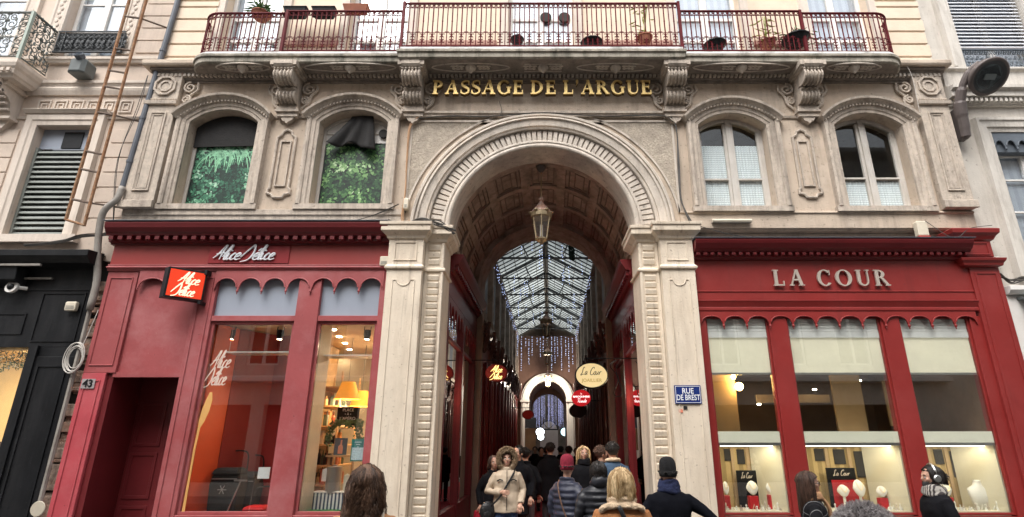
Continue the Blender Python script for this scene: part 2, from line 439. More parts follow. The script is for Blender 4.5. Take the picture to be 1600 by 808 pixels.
    def ell(s, c, r, n=12, m=8, rot=None):
        vs = [Vector((0, 0, r[2]))]
        for i in range(1, m):
            a = PI * i / m
            for k in range(n):
                w = 2 * PI * k / n
                vs.append(Vector((r[0] * math.sin(a) * math.cos(w), r[1] * math.sin(a) * math.sin(w), r[2] * math.cos(a))))
        vs.append(Vector((0, 0, -r[2])))
        fs = [(0, 1 + k, 1 + (k + 1) % n) for k in range(n)]
        for i in range(m - 2):
            for k in range(n):
                a = 1 + i * n
                fs.append((a + k, a + n + k, a + n + (k + 1) % n, a + (k + 1) % n))
        L = len(vs) - 1; a = 1 + (m - 2) * n
        fs += [(L, a + (k + 1) % n, a + k) for k in range(n)]
        if rot is not None: vs = [rot @ v for v in vs]
        c = Vector(c)
        return s.add([v + c for v in vs], fs)
    def stack(s, poly, levels, cap=True):
        """plan polygon (x,y) lofted through (z, offset) levels, offset outward"""
        n = len(poly); P2 = [Vector(p) for p in poly]
        area = sum(P2[i].x * P2[(i + 1) % n].y - P2[(i + 1) % n].x * P2[i].y for i in range(n))
        sg = 1 if area > 0 else -1
        vs = []
        for z, off in levels:
            for i in range(n):
                d0 = (P2[i] - P2[i - 1]).normalized(); d1 = (P2[(i + 1) % n] - P2[i]).normalized()
                n0 = Vector((d0.y, -d0.x)) * sg; n1 = Vector((d1.y, -d1.x)) * sg
                nn = n0 + n1; nn = nn / max(0.3, nn.dot(n0)) if nn.length > 1e-6 else n0
                q = P2[i] + nn * off
                vs.append((q.x, q.y, z))
        fs = []
        for l in range(len(levels) - 1):
            for i in range(n):
                j = (i + 1) % n
                fs.append((l * n + i, l * n + j, (l + 1) * n + j, (l + 1) * n + i))
        o = (len(levels) - 1) * n
        t = tessellate_polygon([[Vector((p.x, p.y, 0)) for p in P2]])
        fs += [tuple(q) for q in t] + [tuple(i + o for i in q) for q in t]
        return s.add(vs, fs)
    def skew(s, k=0.0264):
        s.v = [(x + k * max(0.0, y - 9.0), y, z) for x, y, z in s.v]
        return s
    def move(s, d):
        s.v = [(x + d[0], y + d[1], z + d[2]) for x, y, z in s.v]
        return s
    def xf(s, mtx):
        s.v = [tuple(mtx @ Vector(p)) for p in s.v]
        return s
    def build(s, name, m, parent=None, bevel=0.0, smooth=False, local=False):
        me = bpy.data.meshes.new(name)
        me.from_pydata(s.v, [], s.f)
        ms = m if isinstance(m, (list, tuple)) else [m]
        for q in ms: me.materials.append(q)
        if len(ms) > 1:
            for p, i in zip(me.polygons, s.mi): p.material_index = i
        bm = bmesh.new(); bm.from_mesh(me)
        bmesh.ops.recalc_face_normals(bm, faces=bm.faces)
        bm.to_mesh(me); bm.free()
        if smooth:
            for p in me.polygons: p.use_smooth = True
        o = bpy.data.objects.new(name, me)
        COL.objects.link(o)
        if parent is not None:
            o.parent = parent
            if not local:
                q = parent; T = Matrix.Identity(4)
                while q is not None:
                    T = Matrix.Translation(q.location) @ T; q = q.parent
                if parent.type == 'EMPTY' : o.matrix_parent_inverse = Matrix.Translation(parent.location).inverted()
        if bevel:
            b = o.modifiers.new('bevel', 'BEVEL'); b.width = bevel; b.segments = 1; b.limit_method = 'ANGLE'; b.angle_limit = R(50)
        return o

def thing(name, label, cat, loc=(0, 0, 0), group=None, rotz=0):
    o = bpy.data.objects.new(name, None)
    COL.objects.link(o)
    o.location = loc; o.rotation_euler = (0, 0, rotz); o.empty_display_size = 0.2
    o['label'] = label; o['category'] = cat
    if group: o['group'] = group
    return o

def tag(o, label, cat, group=None):
    o['label'] = label; o['category'] = cat
    if group: o['group'] = group
    return o

def struct(o, kind='structure'):
    o['kind'] = kind
    return o

def dup(root, loc, label=None):
    r = root.copy(); COL.objects.link(r); r.location = loc
    if label: r['label'] = label
    def rec(a, b):
        for ch in list(a.children):
            c = ch.copy(); COL.objects.link(c); c.parent = b
            rec(ch, c)
    rec(root, r)
    return r

def text_mb(body, size, cx, cz, y, thick=0.01, squeeze=1.0, bold=0.0):
    """plain sans lettering as solid geometry standing in the xz plane, facing -y, centred at cx,cz"""
    cu = bpy.data.curves.new('lettering', 'FONT')
    cu.body = body; cu.size = size; cu.extrude = thick / 2; cu.align_x = 'CENTER'; cu.align_y = 'CENTER'; cu.offset = bold
    cu.resolution_u = 3
    o = bpy.data.objects.new('lettering', cu)
    COL.objects.link(o)
    dg = bpy.context.evaluated_depsgraph_get()
    me = bpy.data.meshes.new_from_object(o.evaluated_get(dg))
    mb = MB()
    mb.add([(cx + v.co.x * squeeze, y - v.co.z, cz + v.co.y) for v in me.vertices], [tuple(p.vertices) for p in me.polygons])
    bpy.data.objects.remove(o); bpy.data.curves.remove(cu); bpy.data.meshes.remove(me)
    return mb

def arc(cx, cz, r, a0, a1, n):
    return [(cx + r * math.cos(a0 + (a1 - a0) * i / n), cz + r * math.sin(a0 + (a1 - a0) * i / n)) for i in range(n + 1)]

def seg_arch(xc, hw, zs, rise, n=14):
    """points of a segmental arch from right spring to left spring"""
    r = (hw * hw + rise * rise) / (2 * rise); cz = zs + rise - r
    a = math.asin(hw / r)
    return [(xc + r * math.sin(a - 2 * a * i / n), cz + r * math.cos(a - 2 * a * i / n)) for i in range(n + 1)]

# --- letter shapes: roman capitals with serifs, in a box of height 1
def roman(ch):
    """list of outlines (outer, holes) in unit cap height; returns (pieces, width)"""
    T, t, s = 0.20, 0.085, 0.065   # thick stem, thin stroke, serif height
    def rect(x0, x1, z0, z1): return ([(x0, z0), (x1, z0), (x1, z1), (x0, z1)], None)
    def stem(x, w=T, e=0.08):
        return [rect(x, x + w, s, 1 - s), rect(x - e, x + w + e, 0, s), rect(x - e, x + w + e, 1 - s, 1)]
    def bowl(x, z0, z1, rx, thick=T, x0=None):
        cz = (z0 + z1) / 2; rz = (z1 - z0) / 2
        o = [(x, z0)] + [(x + rx * math.sin(a) , cz - rz * math.cos(a)) for a in [PI * i / 14 for i in range(1, 14)]] + [(x, z1)]
        i_ = [(x, z1 - t)] + [(x + (rx - thick) * math.sin(a), cz + (rz - t) * math.cos(a)) for a in [PI * i / 14 for i in range(1, 14)]] + [(x, z0 + t)]
        return (o + i_, None)
    def ring(cx, rx, a0=0, a1=2 * PI, thick=T * 1.02):
        if a1 - a0 > 6.2:
            o = [(cx + rx * math.cos(2 * PI * i / 28), .5 + .52 * math.sin(2 * PI * i / 28)) for i in range(28)]
            h = [(cx + (rx - thick) * math.cos(2 * PI * i / 28), .5 + (.52 - t * .8) * math.sin(2 * PI * i / 28)) for i in range(28)]
            return (o, [h])
        o = [(cx + rx * math.cos(a0 + (a1 - a0) * i / 22), .5 + .52 * math.sin(a0 + (a1 - a0) * i / 22)) for i in range(23)]
        h = [(cx + (rx - thick) * math.cos(a0 + (a1 - a0) * i / 22), .5 + (.52 - t * .8) * math.sin(a0 + (a1 - a0) * i / 22)) for i in range(23)]
        return (o + h[::-1], None)
    def quad(a, b, wa): # slanted stroke, horizontal width wa
        return ([(a[0], a[1]), (a[0] + wa, a[1]), (b[0] + wa, b[1]), (b[0], b[1])], None)
    if ch == 'P': return stem(.08) + [bowl(.25, .46, 1, .42)], .74
    if ch == 'A': return [quad((.09, s), (.43, 1.0), t), quad((.62, s), (.38, 1.02), T), rect(.22, .66, .33, .33 + t),
                          rect(0, .27, 0, s), rect(.54, .9, 0, s)], .92
    if ch == 'G': return [ring(.46, .46, .75, 2 * PI - .9), rect(.68, .68 + T * .9, .08, .46), rect(.58, .95, .46, .52)], .95
    if ch == 'C': return [ring(.46, .46, .75, 2 * PI - .72), rect(.74, .80, .68, .98)], .86
    if ch == 'O': return [ring(.5, .5)], 1.0
    if ch == 'E': return stem(.08) + [rect(.25, .68, 0.001, t), rect(.25, .64, 1 - t, .999), rect(.25, .52, .48, .48 + t),
                                      rect(.60, .66, t, .27), rect(.57, .63, .77, 1 - t), rect(.49, .54, .38, .64)], .74
    if ch == 'D': return stem(.08) + [bowl(.25, 0.001, .999, .58, T)], .90
    if ch == 'L': return stem(.08) + [rect(.25, .66, 0.001, t), rect(.6, .66, t, .3)], .72
    if ch == 'U': return [rect(.08, .08 + T, .3, 1 - s), rect(0, .33, 1 - s, 1), rect(.68, .68 + t, .3, 1 - s), rect(.6, .84, 1 - s, 1),
                          ([(.08, .3)] + [(.415 - .335 * math.cos(a), .3 - .32 * math.sin(a)) for a in [PI * i / 14 for i in range(1, 14)]] + [(.75, .3), (.68, .3)]
                           + [(.46 + .22 * math.cos(a), .3 - .235 * math.sin(a)) for a in [PI * i / 14 for i in range(1, 14)]] + [(.08 + T, .3)], None)], .86
    if ch == 'R': return stem(.08) + [bowl(.25, .47, 1, .40), quad((.66, s * .5), (.34, .5), T), rect(.62, .92, 0, s)], .9
    if ch == 'S':
        c = smooth_path([(.55, .80, 0), (.50, .95, 0), (.3, .97, 0), (.12, .86, 0), (.13, .66, 0), (.32, .52, 0), (.52, .38, 0), (.54, .16, 0), (.34, .03, 0), (.13, .06, 0), (.06, .22, 0)], 4)
        w = []
        for i in range(len(c)):
            u = i / (len(c) - 1)
            w.append(.035 + .055 * math.exp(-((u - .5) / .2) ** 2))
        L, Rr = [], []
        for i, p in enumerate(c):
            d = (c[min(i + 1, len(c) - 1)] - c[max(i - 1, 0)]).normalized()
            nn = Vector((-d.y, d.x, 0))
            L.append(tuple((p + nn * w[i])[:2])); Rr.append(tuple((p - nn * w[i])[:2]))
        return [(L + Rr[::-1], None), rect(.53, .585, .7, .97), rect(.02, .07, .05, .31)], .62
    if ch == "'": return [([(.05, 1.03), (.2, 1.03), (.2, .86), (.09, .68), (.05, .69), (.12, .84), (.05, .86)], None)], .26
    return [], .35

def roman_text(txt, x0, z0, h, y0, thick, gap=0.10, space=0.42, width=None, squeeze=1.0):
    """-> list of (char, MB) ; pieces get slightly different depths so that no faces coincide"""
    tot = 0; lay = []
    for c in txt:
        if c == ' ':
            tot += space; continue
        p, w = roman(c); lay.append((c, p, tot)); tot += w + gap
    tot -= gap
    k = (width / (tot * h)) if width else squeeze
    out = []
    for c, p, off in lay:
        mb = MB()
        for i, (o, hs) in enumerate(p):
            f = lambda q: (x0 + (off + q[0]) * h * k, z0 + q[1] * h)
            mb.plate([f(q) for q in o], [[f(q) for q in hh] for hh in hs] if hs else None, y0 - thick - 0.0012 * i, y0 - 0.0006 * i)
        out.append((c, mb))
    return out

# --- brush script letters
SCR = {
 'A': ([[(-.12, .12), (.1, .35), (.32, .75), (.47, 1.02), (.49, .9), (.36, .45), (.28, .02)], [(.02, .40), (.25, .46), (.5, .5)]], .50),
 'l': ([[(-.06, .2), (.12, .62), (.3, 1.0), (.36, .98), (.22, .55), (.06, .1), (.12, .02), (.24, .16)]], .22),
 'i': ([[(.02, .38), (.06, .44), (.0, .1), (.06, .02), (.2, .14)], [(.15, .62), (.2, .7)]], .19),
 'c': ([[(.3, .40), (.22, .46), (.06, .28), (.04, .06), (.16, .02), (.34, .16)]], .27),
 'e': ([[(.05, .2), (.2, .24), (.33, .38), (.25, .47), (.1, .34), (.05, .1), (.16, .01), (.38, .1)]], .32),
 'D': ([[(-.24, .18), (-.02, .5), (.26, .88), (.42, 1.04), (.49, .72), (.43, .3), (.22, -.02), (-.16, -.14)]], .50),
 'é': ([[(.05, .2), (.2, .24), (.33, .38), (.25, .47), (.1, .34), (.05, .1), (.16, .01), (.38, .1)], [(.24, .62), (.42, .82)]], .30),
 'L': ([[(.5, .85), (.42, 1.0), (.28, .85), (.22, .3), (.05, .02), (.1, -.05), (.35, .08), (.6, .0)]], .58),
 'a': ([[(.3, .4), (.16, .44), (.04, .2), (.1, .02), (.24, .14), (.32, .42), (.28, .08), (.4, .06)]], .42),
 'C': ([[(.55, .75), (.52, .98), (.3, .9), (.1, .5), (.1, .1), (.3, -.02), (.55, .2)]], .52),
 'o': ([[(.2, .44), (.06, .28), (.06, .05), (.2, .02), (.32, .2), (.24, .42), (.36, .4)]], .36),
 'u': ([[(.02, .4), (.0, .1), (.1, .02), (.25, .2), (.3, .42), (.27, .08), (.4, .06)]], .40),
 'r': ([[(.02, .38), (.08, .2), (.06, .02), (.1, .25), (.25, .42), (.34, .36)]], .32),
 'T': ([[(.0, .85), (.2, .98), (.65, .98)], [(.36, .95), (.28, .4), (.2, .02)]], .5),
 's': ([[(.25, .42), (.1, .36), (.2, .2), (.16, .04), (.0, .06)]], .28),
 'd': ([[(.3, .38), (.1, .4), (.04, .1), (.18, .03), (.34, .4), (.42, .98), (.32, .1), (.42, .04)]], .42),
}
def script_text(txt, x0, z0, h, y, w, slant=0.18, squeeze=1.0, flat=0.5, mb=None, k=4):
    mb = mb or MB(); x = 0
    for c in txt:
        if c == ' ':
            x += .3; continue
        st, wd = SCR[c]
        for j, s_ in enumerate(st):
            pts = smooth_path([(x0 + (x + a + slant * b) * h * squeeze, y, z0 + b * h) for a, b in s_], k)
            n = len(pts)
            rs = [w * (0.55 + 0.55 * math.sin(PI * (i + .7) / (n + .4))) for i in range(n)]
            mb.tube(pts, rs, 6, flat=flat)
        x += wd
    return mb, x * h * squeeze
# ================================================================== ground
GZ = -0.15
struct(MB().box(-60, 60, -60, 90, GZ - 0.4, GZ - 0.12).build('ground', M['asphalt']))
struct(MB().box(-40, 40, -1.5, 6.6, GZ - 0.1, GZ - 0.11 + 0.0).build('street', M['asphalt']))
struct(MB().box(-40, 40, 6.6, 9.35, GZ - 0.119, GZ).build('pavement', M['paving'], bevel=.01))
struct(MB().box(-40, 40, -4.0, -1.5, GZ - 0.119, GZ).build('far_pavement', M['paving'], bevel=.01))
struct(MB().box(-2.4, 2.9, 9.351, 75, GZ - 0.119, GZ).skew().build('passage_floor', M['paving']))
struct(MB().box(-0.75, 0.95, 9.6, 60, GZ + 0.002, GZ + 0.012).skew().build('red_carpet_strip', M['redcarpet']))

# ================================================================== main building
AX = 0.13
B = thing('passage_building', 'cream stone building over the arched passage, with red iron balcony and four arched windows', 'building', (0.2, 9.0, GZ))
WINS = [(-5.79, .635, 5.72, 7.40, .27), (-3.37, .635, 5.72, 7.40, .27), (3.66, .635, 5.68, 7.34, .26), (6.19, .635, 5.68, 7.34, .26)]
UPW = [(-5.65, .58), (-3.13, .6), (.12, .66), (3.47, .65), (6.1, .61)]
def win_loop(w, g=0.0):
    xc, hw, zb, zs, ri = w
    return [(xc - hw - g, zb - g), (xc + hw + g, zb - g)] + seg_arch(xc, hw + g, zs, ri + g)
RO, RI, AZ = 2.06, 1.62, 5.24
outer = [(-7.25, 5.26)] + [(AX - RO, 5.26)] + [(AX + RO * math.cos(PI - PI * i / 40), AZ + RO * math.sin(PI - PI * i / 40)) for i in range(1, 40)] + [(AX + RO, 5.26), (7.72, 5.26), (7.72, 8.5), (-7.25, 8.5)]
MB().plate(outer, [win_loop(w) for w in WINS], 9.0, 9.42).build('wall', M['stone'], B, bevel=.006)
MB().plate([(-7.25, 8.501), (7.72, 8.501), (7.72, 15.5), (-7.25, 15.5)], [[(x - h, 8.62), (x + h, 8.62), (x + h, 11.3), (x - h, 11.3)] for x, h in UPW], 9.0, 9.42).build('wall', M['upper'], B, bevel=.006)
# lower piers behind the shopfronts and the roof
lp = MB()
lp.box(-7.25, -7.0, 9.05, 9.42, GZ, 5.25); lp.box(-2.44, -1.55, 9.12, 9.5, GZ, 5.0); lp.box(1.77, 2.64, 9.12, 9.5, GZ, 5.0); lp.box(7.4, 7.72, 9.05, 9.42, GZ, 5.25)
lp.box(-7.0, -2.44, 9.16, 9.42, 4.5, 5.25); lp.box(2.64, 7.4, 9.16, 9.42, 4.5, 5.25)
lp.build('pier', M['stone'], B)
MB().profx([(8.7, 15.5), (16, 15.5), (16, 15.8), (12, 18.2), (8.7, 15.8)], -7.4, 7.9).build('roof', M['slate'], B)

# rough-cast spandrel panels flanking the arch, with thin border
for sx in (-1, 1):
    xo = AX + sx * 2.42
    n = 22
    pts = [(AX + sx * 2.44 * math.cos(a), AZ + 2.44 * math.sin(a)) for a in [R(8) + (R(80) - R(8)) * i / n for i in range(n + 1)]]
    poly = [(xo, pts[0][1])] + [p for p in pts if (p[0] - xo) * sx < 0] + [(pts[-1][0], 7.42), (xo, 7.42)]
    MB().plate(poly, None, 8.985, 8.999).build('spandrel_panel', M['rough'], B)
    m = MB(); m.sweep([(pts[-1][0], 7.42), (xo, 7.42), (xo, pts[0][1])][::(1 if sx > 0 else -1)], [(-.02, 8.97), (.02, 8.97), (.02, 8.999), (-.02, 8.999)])
    m.sweep([p for p in pts if (p[0] - xo) * sx < 0][::(1)], [(-.018, 8.97), (.018, 8.97), (.018, 8.999), (-.018, 8.999)])
    m.build('spandrel_border', M['archst'], B)

# arch surround: stepped mouldings, fluted ring, soffit
path = [(AX + math.cos(PI - PI * i / 64), AZ + math.sin(PI - PI * i / 64)) for i in range(65)]
def ring(prof):
    m = MB(); n = 64; k = len(prof); vs = []
    for i in range(n + 1):
        a = PI * i / n
        for r, y in prof: vs.append((AX + r * math.cos(a), y, AZ + r * math.sin(a)))
    fs = [(i * k + j, i * k + (j + 1) % k, (i + 1) * k + (j + 1) % k, (i + 1) * k + j) for i in range(n) for j in range(k)]
    fs += [tuple(range(k)), tuple(n * k + j for j in reversed(range(k)))]
    return m.add(vs, fs)
s1 = ring([(2.31, 9.02), (2.31, 8.90), (2.285, 8.875), (2.25, 8.875), (2.245, 8.905), (2.225, 8.905), (2.215, 8.865), (2.18, 8.85), (2.165, 8.885), (2.05, 8.90), (2.04, 8.93), (2.015, 8.93), (2.005, 8.90), (1.985, 8.91), (1.98, 8.98), (1.98, 9.3), (2.31, 9.3)])
s1.build('arch_surround', M['archst'], B, smooth=False)
s2 = ring([(1.985, 9.0), (1.75, 9.0), (1.75, 9.45), (1.985, 9.45)])
N = 60
for i in range(N):
    a = PI * (i + .5) / N; da = PI / N * .36
    q = []
    for r in (1.765, 1.965):
        for s_ in (-da, da): q.append((AX + r * math.cos(a + s_), AZ + r * math.sin(a + s_)))
    s2.plate([q[0], q[1], q[3], q[2]], None, 8.955, 9.003)
s2.build('fluted_ring', M['archst'], B)
s3 = ring([(1.765, 9.01), (1.765, 8.95), (1.745, 8.935), (1.72, 8.935), (1.71, 8.955), (1.70, 8.945), (1.66, 8.93), (1.635, 8.94), (1.62, 8.97), (1.62, 9.55), (1.75, 9.55)])
s3.build('arch_edge', M['archst'], B)

# string course under the sign, and sign frieze
MB().profx([(9.0, 7.50), (8.93, 7.50), (8.93, 7.53), (8.90, 7.555), (8.90, 7.60), (9.0, 7.62)], -2.55, 2.8).build('string_course', M['carved'], B)
m = MB()
m.profx([(9.0, 7.52), (8.965, 7.52), (8.955, 7.56), (9.0, 7.57)], -7.25, -6.62)
m.build('string_course', M['carved'], B)
for a, b in ((-4.87, -4.22), (4.53, 5.27)): MB().profx([(9.0, 7.49), (8.97, 7.49), (8.955, 7.53), (9.0, 7.545)], a, b).build('string_course', M['carved'], B)
# sill band
MB().profx([(9.0, 5.62), (8.93, 5.62), (8.93, 5.52), (8.955, 5.50), (8.955, 5.30), (9.0, 5.30)], -7.24, -2.3).build('sill_band', M['carved'], B, bevel=.005)
MB().profx([(9.0, 5.60), (8.95, 5.60), (8.94, 5.56), (8.965, 5.55), (8.965, 5.28), (9.0, 5.28)], 2.55, 7.71).build('sill_band', M['stone'], B, bevel=.005)

# rooms behind the arched storey
for a, b in ((-7.2, -2.2), (2.5, 7.68)):
    MB().box(a, b, 11.2, 11.3, 5.0, 8.3).build('room_wall', M['room'], B); MB().box(a, b, 9.43, 11.3, 8.3, 8.4).build('room_ceiling', M['room'], B)
    MB().box(a - .05, a, 9.43, 11.3, 5.0, 8.4).build('room_wall', M['room'], B); MB().box(b, b + .04, 9.43, 11.3, 5.0, 8.4).build('room_wall', M['room'], B)
# windows of the arched storey
def arched_window(w, kind):
    xc, hw, zb, zs, ri = w
    sp = [(xc + hw, zb)] + seg_arch(xc, hw, zs, ri) + [(xc - hw, zb)]
    m = MB()
    m.sweep(sp, [(0, 9.0), (0, 8.955), (.05, 8.95), (.065, 8.93), (.13, 8.925), (.14, 8.90), (.17, 8.885), (.215, 8.89), (.225, 9.0)], flip=-1)
    m.box(xc - hw - .25, xc + hw + .25, 8.90, 9.0, zb - .10, zb - .001)
    # hood with dentils over the arch
    g = seg_arch(xc, hw + .225, zs + .03, ri + .13)
    m.sweep(g, [(0.0, 9.0), (0.0, 8.885), (.035, 8.85), (.06, 8.80), (.10, 8.79), (.105, 9.0)], flip=-1)
    g2 = seg_arch(xc, hw + .225, zs + .0, ri + .13, 30)
    for i in range(1, 30):
        x, z = g2[i]
        m.box(x - .012, x + .012, 8.868, 8.9, z - .012, z + .026)
    f = m.build('window_surround', M['carved'], B)
    # timber frame
    m = MB(); Y0, Y1 = 9.20, 9.27
    m.sweep([(xc + hw, zb)] + seg_arch(xc, hw, zs, ri) + [(xc - hw, zb)], [(0, Y0), (-.06, Y0), (-.06, Y1), (0, Y1)], closed=True, flip=-1)
    if kind >= 2:
        m.box(xc - .045, xc + .045, Y0 - .02, Y1, zb + .04, zs + ri - .03)
        zt = zb + (.66 if kind == 2 else .68)
        for s_ in (-1, 1):
            m.box(xc + s_ * .055 if s_ > 0 else xc - hw + .05, xc + hw - .05 if s_ > 0 else xc - .055, Y0 + .002, Y1 - .01, zt - .02, zt + .015)
            m.box(xc + s_ * .28 - .22, xc + s_ * .28 + .22, Y0 + .004, Y1 - .012, zb + .05, zb + .12)
            m.box(xc + s_ * (hw - .085) - .025, xc + s_ * (hw - .085) + .025, Y0 + .003, Y1 - .011, zb + .05, zs - .02)
            m.box(xc + s_ * .07 - .025, xc + s_ * .07 + .025, Y0 + .003, Y1 - .011, zb + .05, zs + ri - .1)
    else:
        m.box(xc - hw + .05, xc + hw - .05, Y0 + .002, Y1 - .005, zs - .12, zs - .07) if kind == 1 else None
    fr = m.build('window', M['winwhite'], B, bevel=.004)
    if kind >= 2:
        loop = win_loop((xc, hw - .05, zb + .05, zs, ri - .05))
        MB().plate(loop, None, 9.245, 9.249).build('pane', M['glass'], fr)
        # lace half curtains inside
        m = MB()
        if kind == 2: spans = [(xc - .56, xc - .07, zb + .08, zs - .28), (xc + .07, xc + .56, zb + .08, zs - .28)]
        else: spans = [(xc - .56, xc - .07, zb + .08, zb + .64), (xc + .07, xc + .56, zb + .08, zb + .64)]
        for a, b, c, d in spans:
            vs = []; n = 30
            for i in range(n + 1):
                x = a + (b - a) * i / n; y = 9.262 + .008 * math.sin(i * 1.9)
                vs += [(x, y, c), (x, y, d)]
            m.add(vs, [(2 * i, 2 * i + 2, 2 * i + 3, 2 * i + 1) for i in range(n)])
        m.build('curtain', M['lace'], fr)
    MB().box(xc - hw, xc + hw, 10.6, 10.7, zb - .3, zs + .5).build('backing', M['room'] if kind >= 2 else M['dark'], fr)
    return fr
wf = [arched_window(w, k) for w, k in zip(WINS, (0, 1, 2, 3))]
M['leafdark'] = mat('print ground', (.004, .014, .011), .5, .5, 8, 0)
LEAFS = [[mat('printed leaf', c, .5, .15, 30, 0) for c in cs] for cs in (
    [(.006, .03, .02), (.014, .075, .045), (.035, .15, .085), (.11, .30, .18), (.36, .56, .42)], [(.008, .03, .016), (.022, .075, .028), (.06, .16, .05), (.17, .33, .12), (.42, .58, .33)])]
# foliage prints behind the first two windows
for i, (w, mt) in enumerate(zip(WINS[:2], ('leafA', 'leafB'))):
    xc, hw, zb, zs, ri = w
    top = zs - .33 if i == 0 else zs - .30
    pr = MB().box(xc - hw + .055, xc + hw - .055, 9.225, 9.24, zb + .05, top).build('foliage_print', M['leafdark'], wf[i])
    m = MB(); rl = random.Random(40 + i)
    for k in range(1150):
        x = rl.uniform(xc - hw + .085, xc + hw - .085); z = rl.uniform(zb + .08, top - .03)
        g = mnoise.noise(Vector((x * 2.2, i * 7, z * 2.2))) + .5 * mnoise.noise(Vector((x * 6, 3, z * 6)))
        m.cur = max(0, min(4, int(1.9 + 3.4 * g + rl.uniform(-1.3, 1.5))))
        a = rl.uniform(0, 6.3); L = rl.uniform(.020, .048); yy = 9.2245 - k * 4e-6
        c, q = math.cos(a), math.sin(a); pts = [(-1, 0), (-.4, .55), (.2, .6), (1, 0), (.2, -.6), (-.4, -.55)]
        m.add([(x + (u * c - v * q) * L, yy, z + (u * q + v * c) * L) for u, v in pts], [(0, 1, 2, 3, 4, 5)])
    m.build('printed_leaves', LEAFS[i], pr)
    if i == 0:
        m = MB()
        for k in range(70):
            x0 = xc + random.uniform(-.35, .45); z0 = top - random.uniform(.02, .3); L = random.uniform(.25, .5); dx = random.uniform(-.28, .28)
            pts = [(x0 + dx * t, 9.222 - .0002 * k * .1, z0 + .12 * t - L * t * t) for t in (0, .25, .5, .75, 1)]
            pts = [(min(max(p[0], xc - hw + .06), xc + hw - .06), p[1], min(max(p[2], zb + .06), top)) for p in pts]
            m.tube(pts, [.006, .012, .013, .010, .002], 4, flat=.15)
        m.build('long_leaf_print', M['blade'], wf[i])
# black cloth tacked over the first window's head; torn cloth in the second
xc, hw, zb, zs, ri = WINS[0]
loop = [(xc - hw + .02, zs - .41), (xc + hw - .02, zs - .38)] + seg_arch(xc, hw - .02, zs, ri - .02)
MB().plate(loop, None, 9.17, 9.195).build('black_cloth', M['blackcloth'], wf[0])
xc, hw, zb, zs, ri = WINS[1]
m = MB().plate([(xc - hw + .05, zs - .33), (xc + hw - .05, zs - .33), (xc + hw - .05, zs - .12), (xc - hw + .05, zs - .12)], None, 9.225, 9.24)
m.plate([(xc - hw + .04, zs - .07), (xc + hw - .04, zs - .07)] + seg_arch(xc, hw - .04, zs, ri - .04), None, 9.228, 9.242)
m.build('top_panel', M['white'], wf[1])
MB().lathe([(.085, 0), (.085, .06)], (0, 0, 0), 20).xf(Matrix.Translation((xc + .50, 9.225, zs - .12)) @ Matrix.Rotation(R(90), 4, 'X')).build('vent_hole', M['dark'], wf[1])
m = MB(); nu, nv = 22, 12; vs = []
tops = (xc - .10, xc + .30); bots = (xc - .52, xc + .40)
for j in range(nv + 1):
    t = j / nv
    for i in range(nu + 1):
        u = i / nu
        xa = tops[0] + (bots[0] - tops[0]) * (t ** 1.15); xb = tops[1] + (bots[1] - tops[1]) * t
        x = xa + (xb - xa) * u
        z = zs + ri - .04 - t * (.60 + .10 * u + .06 * math.sin(u * 9)) - (.03 * (1 - t) * abs(u - .5))
        y = 9.12 - .05 * t * math.sin(u * 17) - .03 * math.sin(u * 7 + 1) * t - .03 * t
        vs.append((x, y, z))
m.add(vs, [(j * (nu + 1) + i, j * (nu + 1) + i + 1, (j + 1) * (nu + 1) + i + 1, (j + 1) * (nu + 1) + i) for j in range(nv) for i in range(nu)])
o = m.build('black_cloth', M['blackcloth'], wf[1], smooth=True)
so = o.modifiers.new('thick', 'SOLIDIFY'); so.thickness = .008
# warm reflection imitated by an added glowing strip inside the first right window
MB().box(3.2, 3.75, 9.9, 9.95, 6.0, 6.03).build('ceiling_lamp', mat('glowing strip', (.9, .8, .6), emit=(1, .75, .4, 6)), wf[2])

# outer pilasters with octagon capital blocks and sunk panels
for x0, x1 in ((-7.25, -6.70), (7.16, 7.71)):
    xc = (x0 + x1) / 2
    m = MB()
    m.box(x0, x1, 8.88, 9.0, 5.62, 8.44)
    m.profx([(8.88, 7.70), (8.83, 7.71), (8.82, 7.78), (8.86, 7.80), (8.88, 7.80)], x0 - .03, x1 + .03)
    m.profx([(8.88, 5.62), (8.82, 5.62), (8.82, 5.75), (8.88, 5.78)], x0 - .02, x1 + .02)
    for lo in ([(xc - .15, 5.95), (xc + .15, 5.95), (xc + .15, 7.55), (xc - .15, 7.55)],):
        m.sweep(lo, [(0, 8.88), (0, 8.855), (.025, 8.855), (.03, 8.87), (.045, 8.87), (.045, 8.88)], closed=True)
        m.sweep([(xc - .10, 6.0), (xc + .10, 6.0), (xc + .10, 7.50), (xc - .10, 7.50)], [(0, 8.88), (0, 8.865), (.02, 8.865), (.02, 8.88)], closed=True)
    for r, yy in ((.20, 8.845), (.11, 8.86)):
        oc = [(xc + r * math.cos(PI / 8 + PI / 4 * i), 8.12 + r * math.sin(PI / 8 + PI / 4 * i)) for i in range(8)]
        m.sweep(oc, [(-.02, 8.88), (-.02, yy), (.02, yy), (.02, 8.88)], closed=True)
    for i in range(12): m.box(x0 + .02 + i * .045, x0 + .045 + i * .045, 8.85, 8.885, 7.81, 7.84)
    m.build('pilaster', M['carved'], B, bevel=.004)
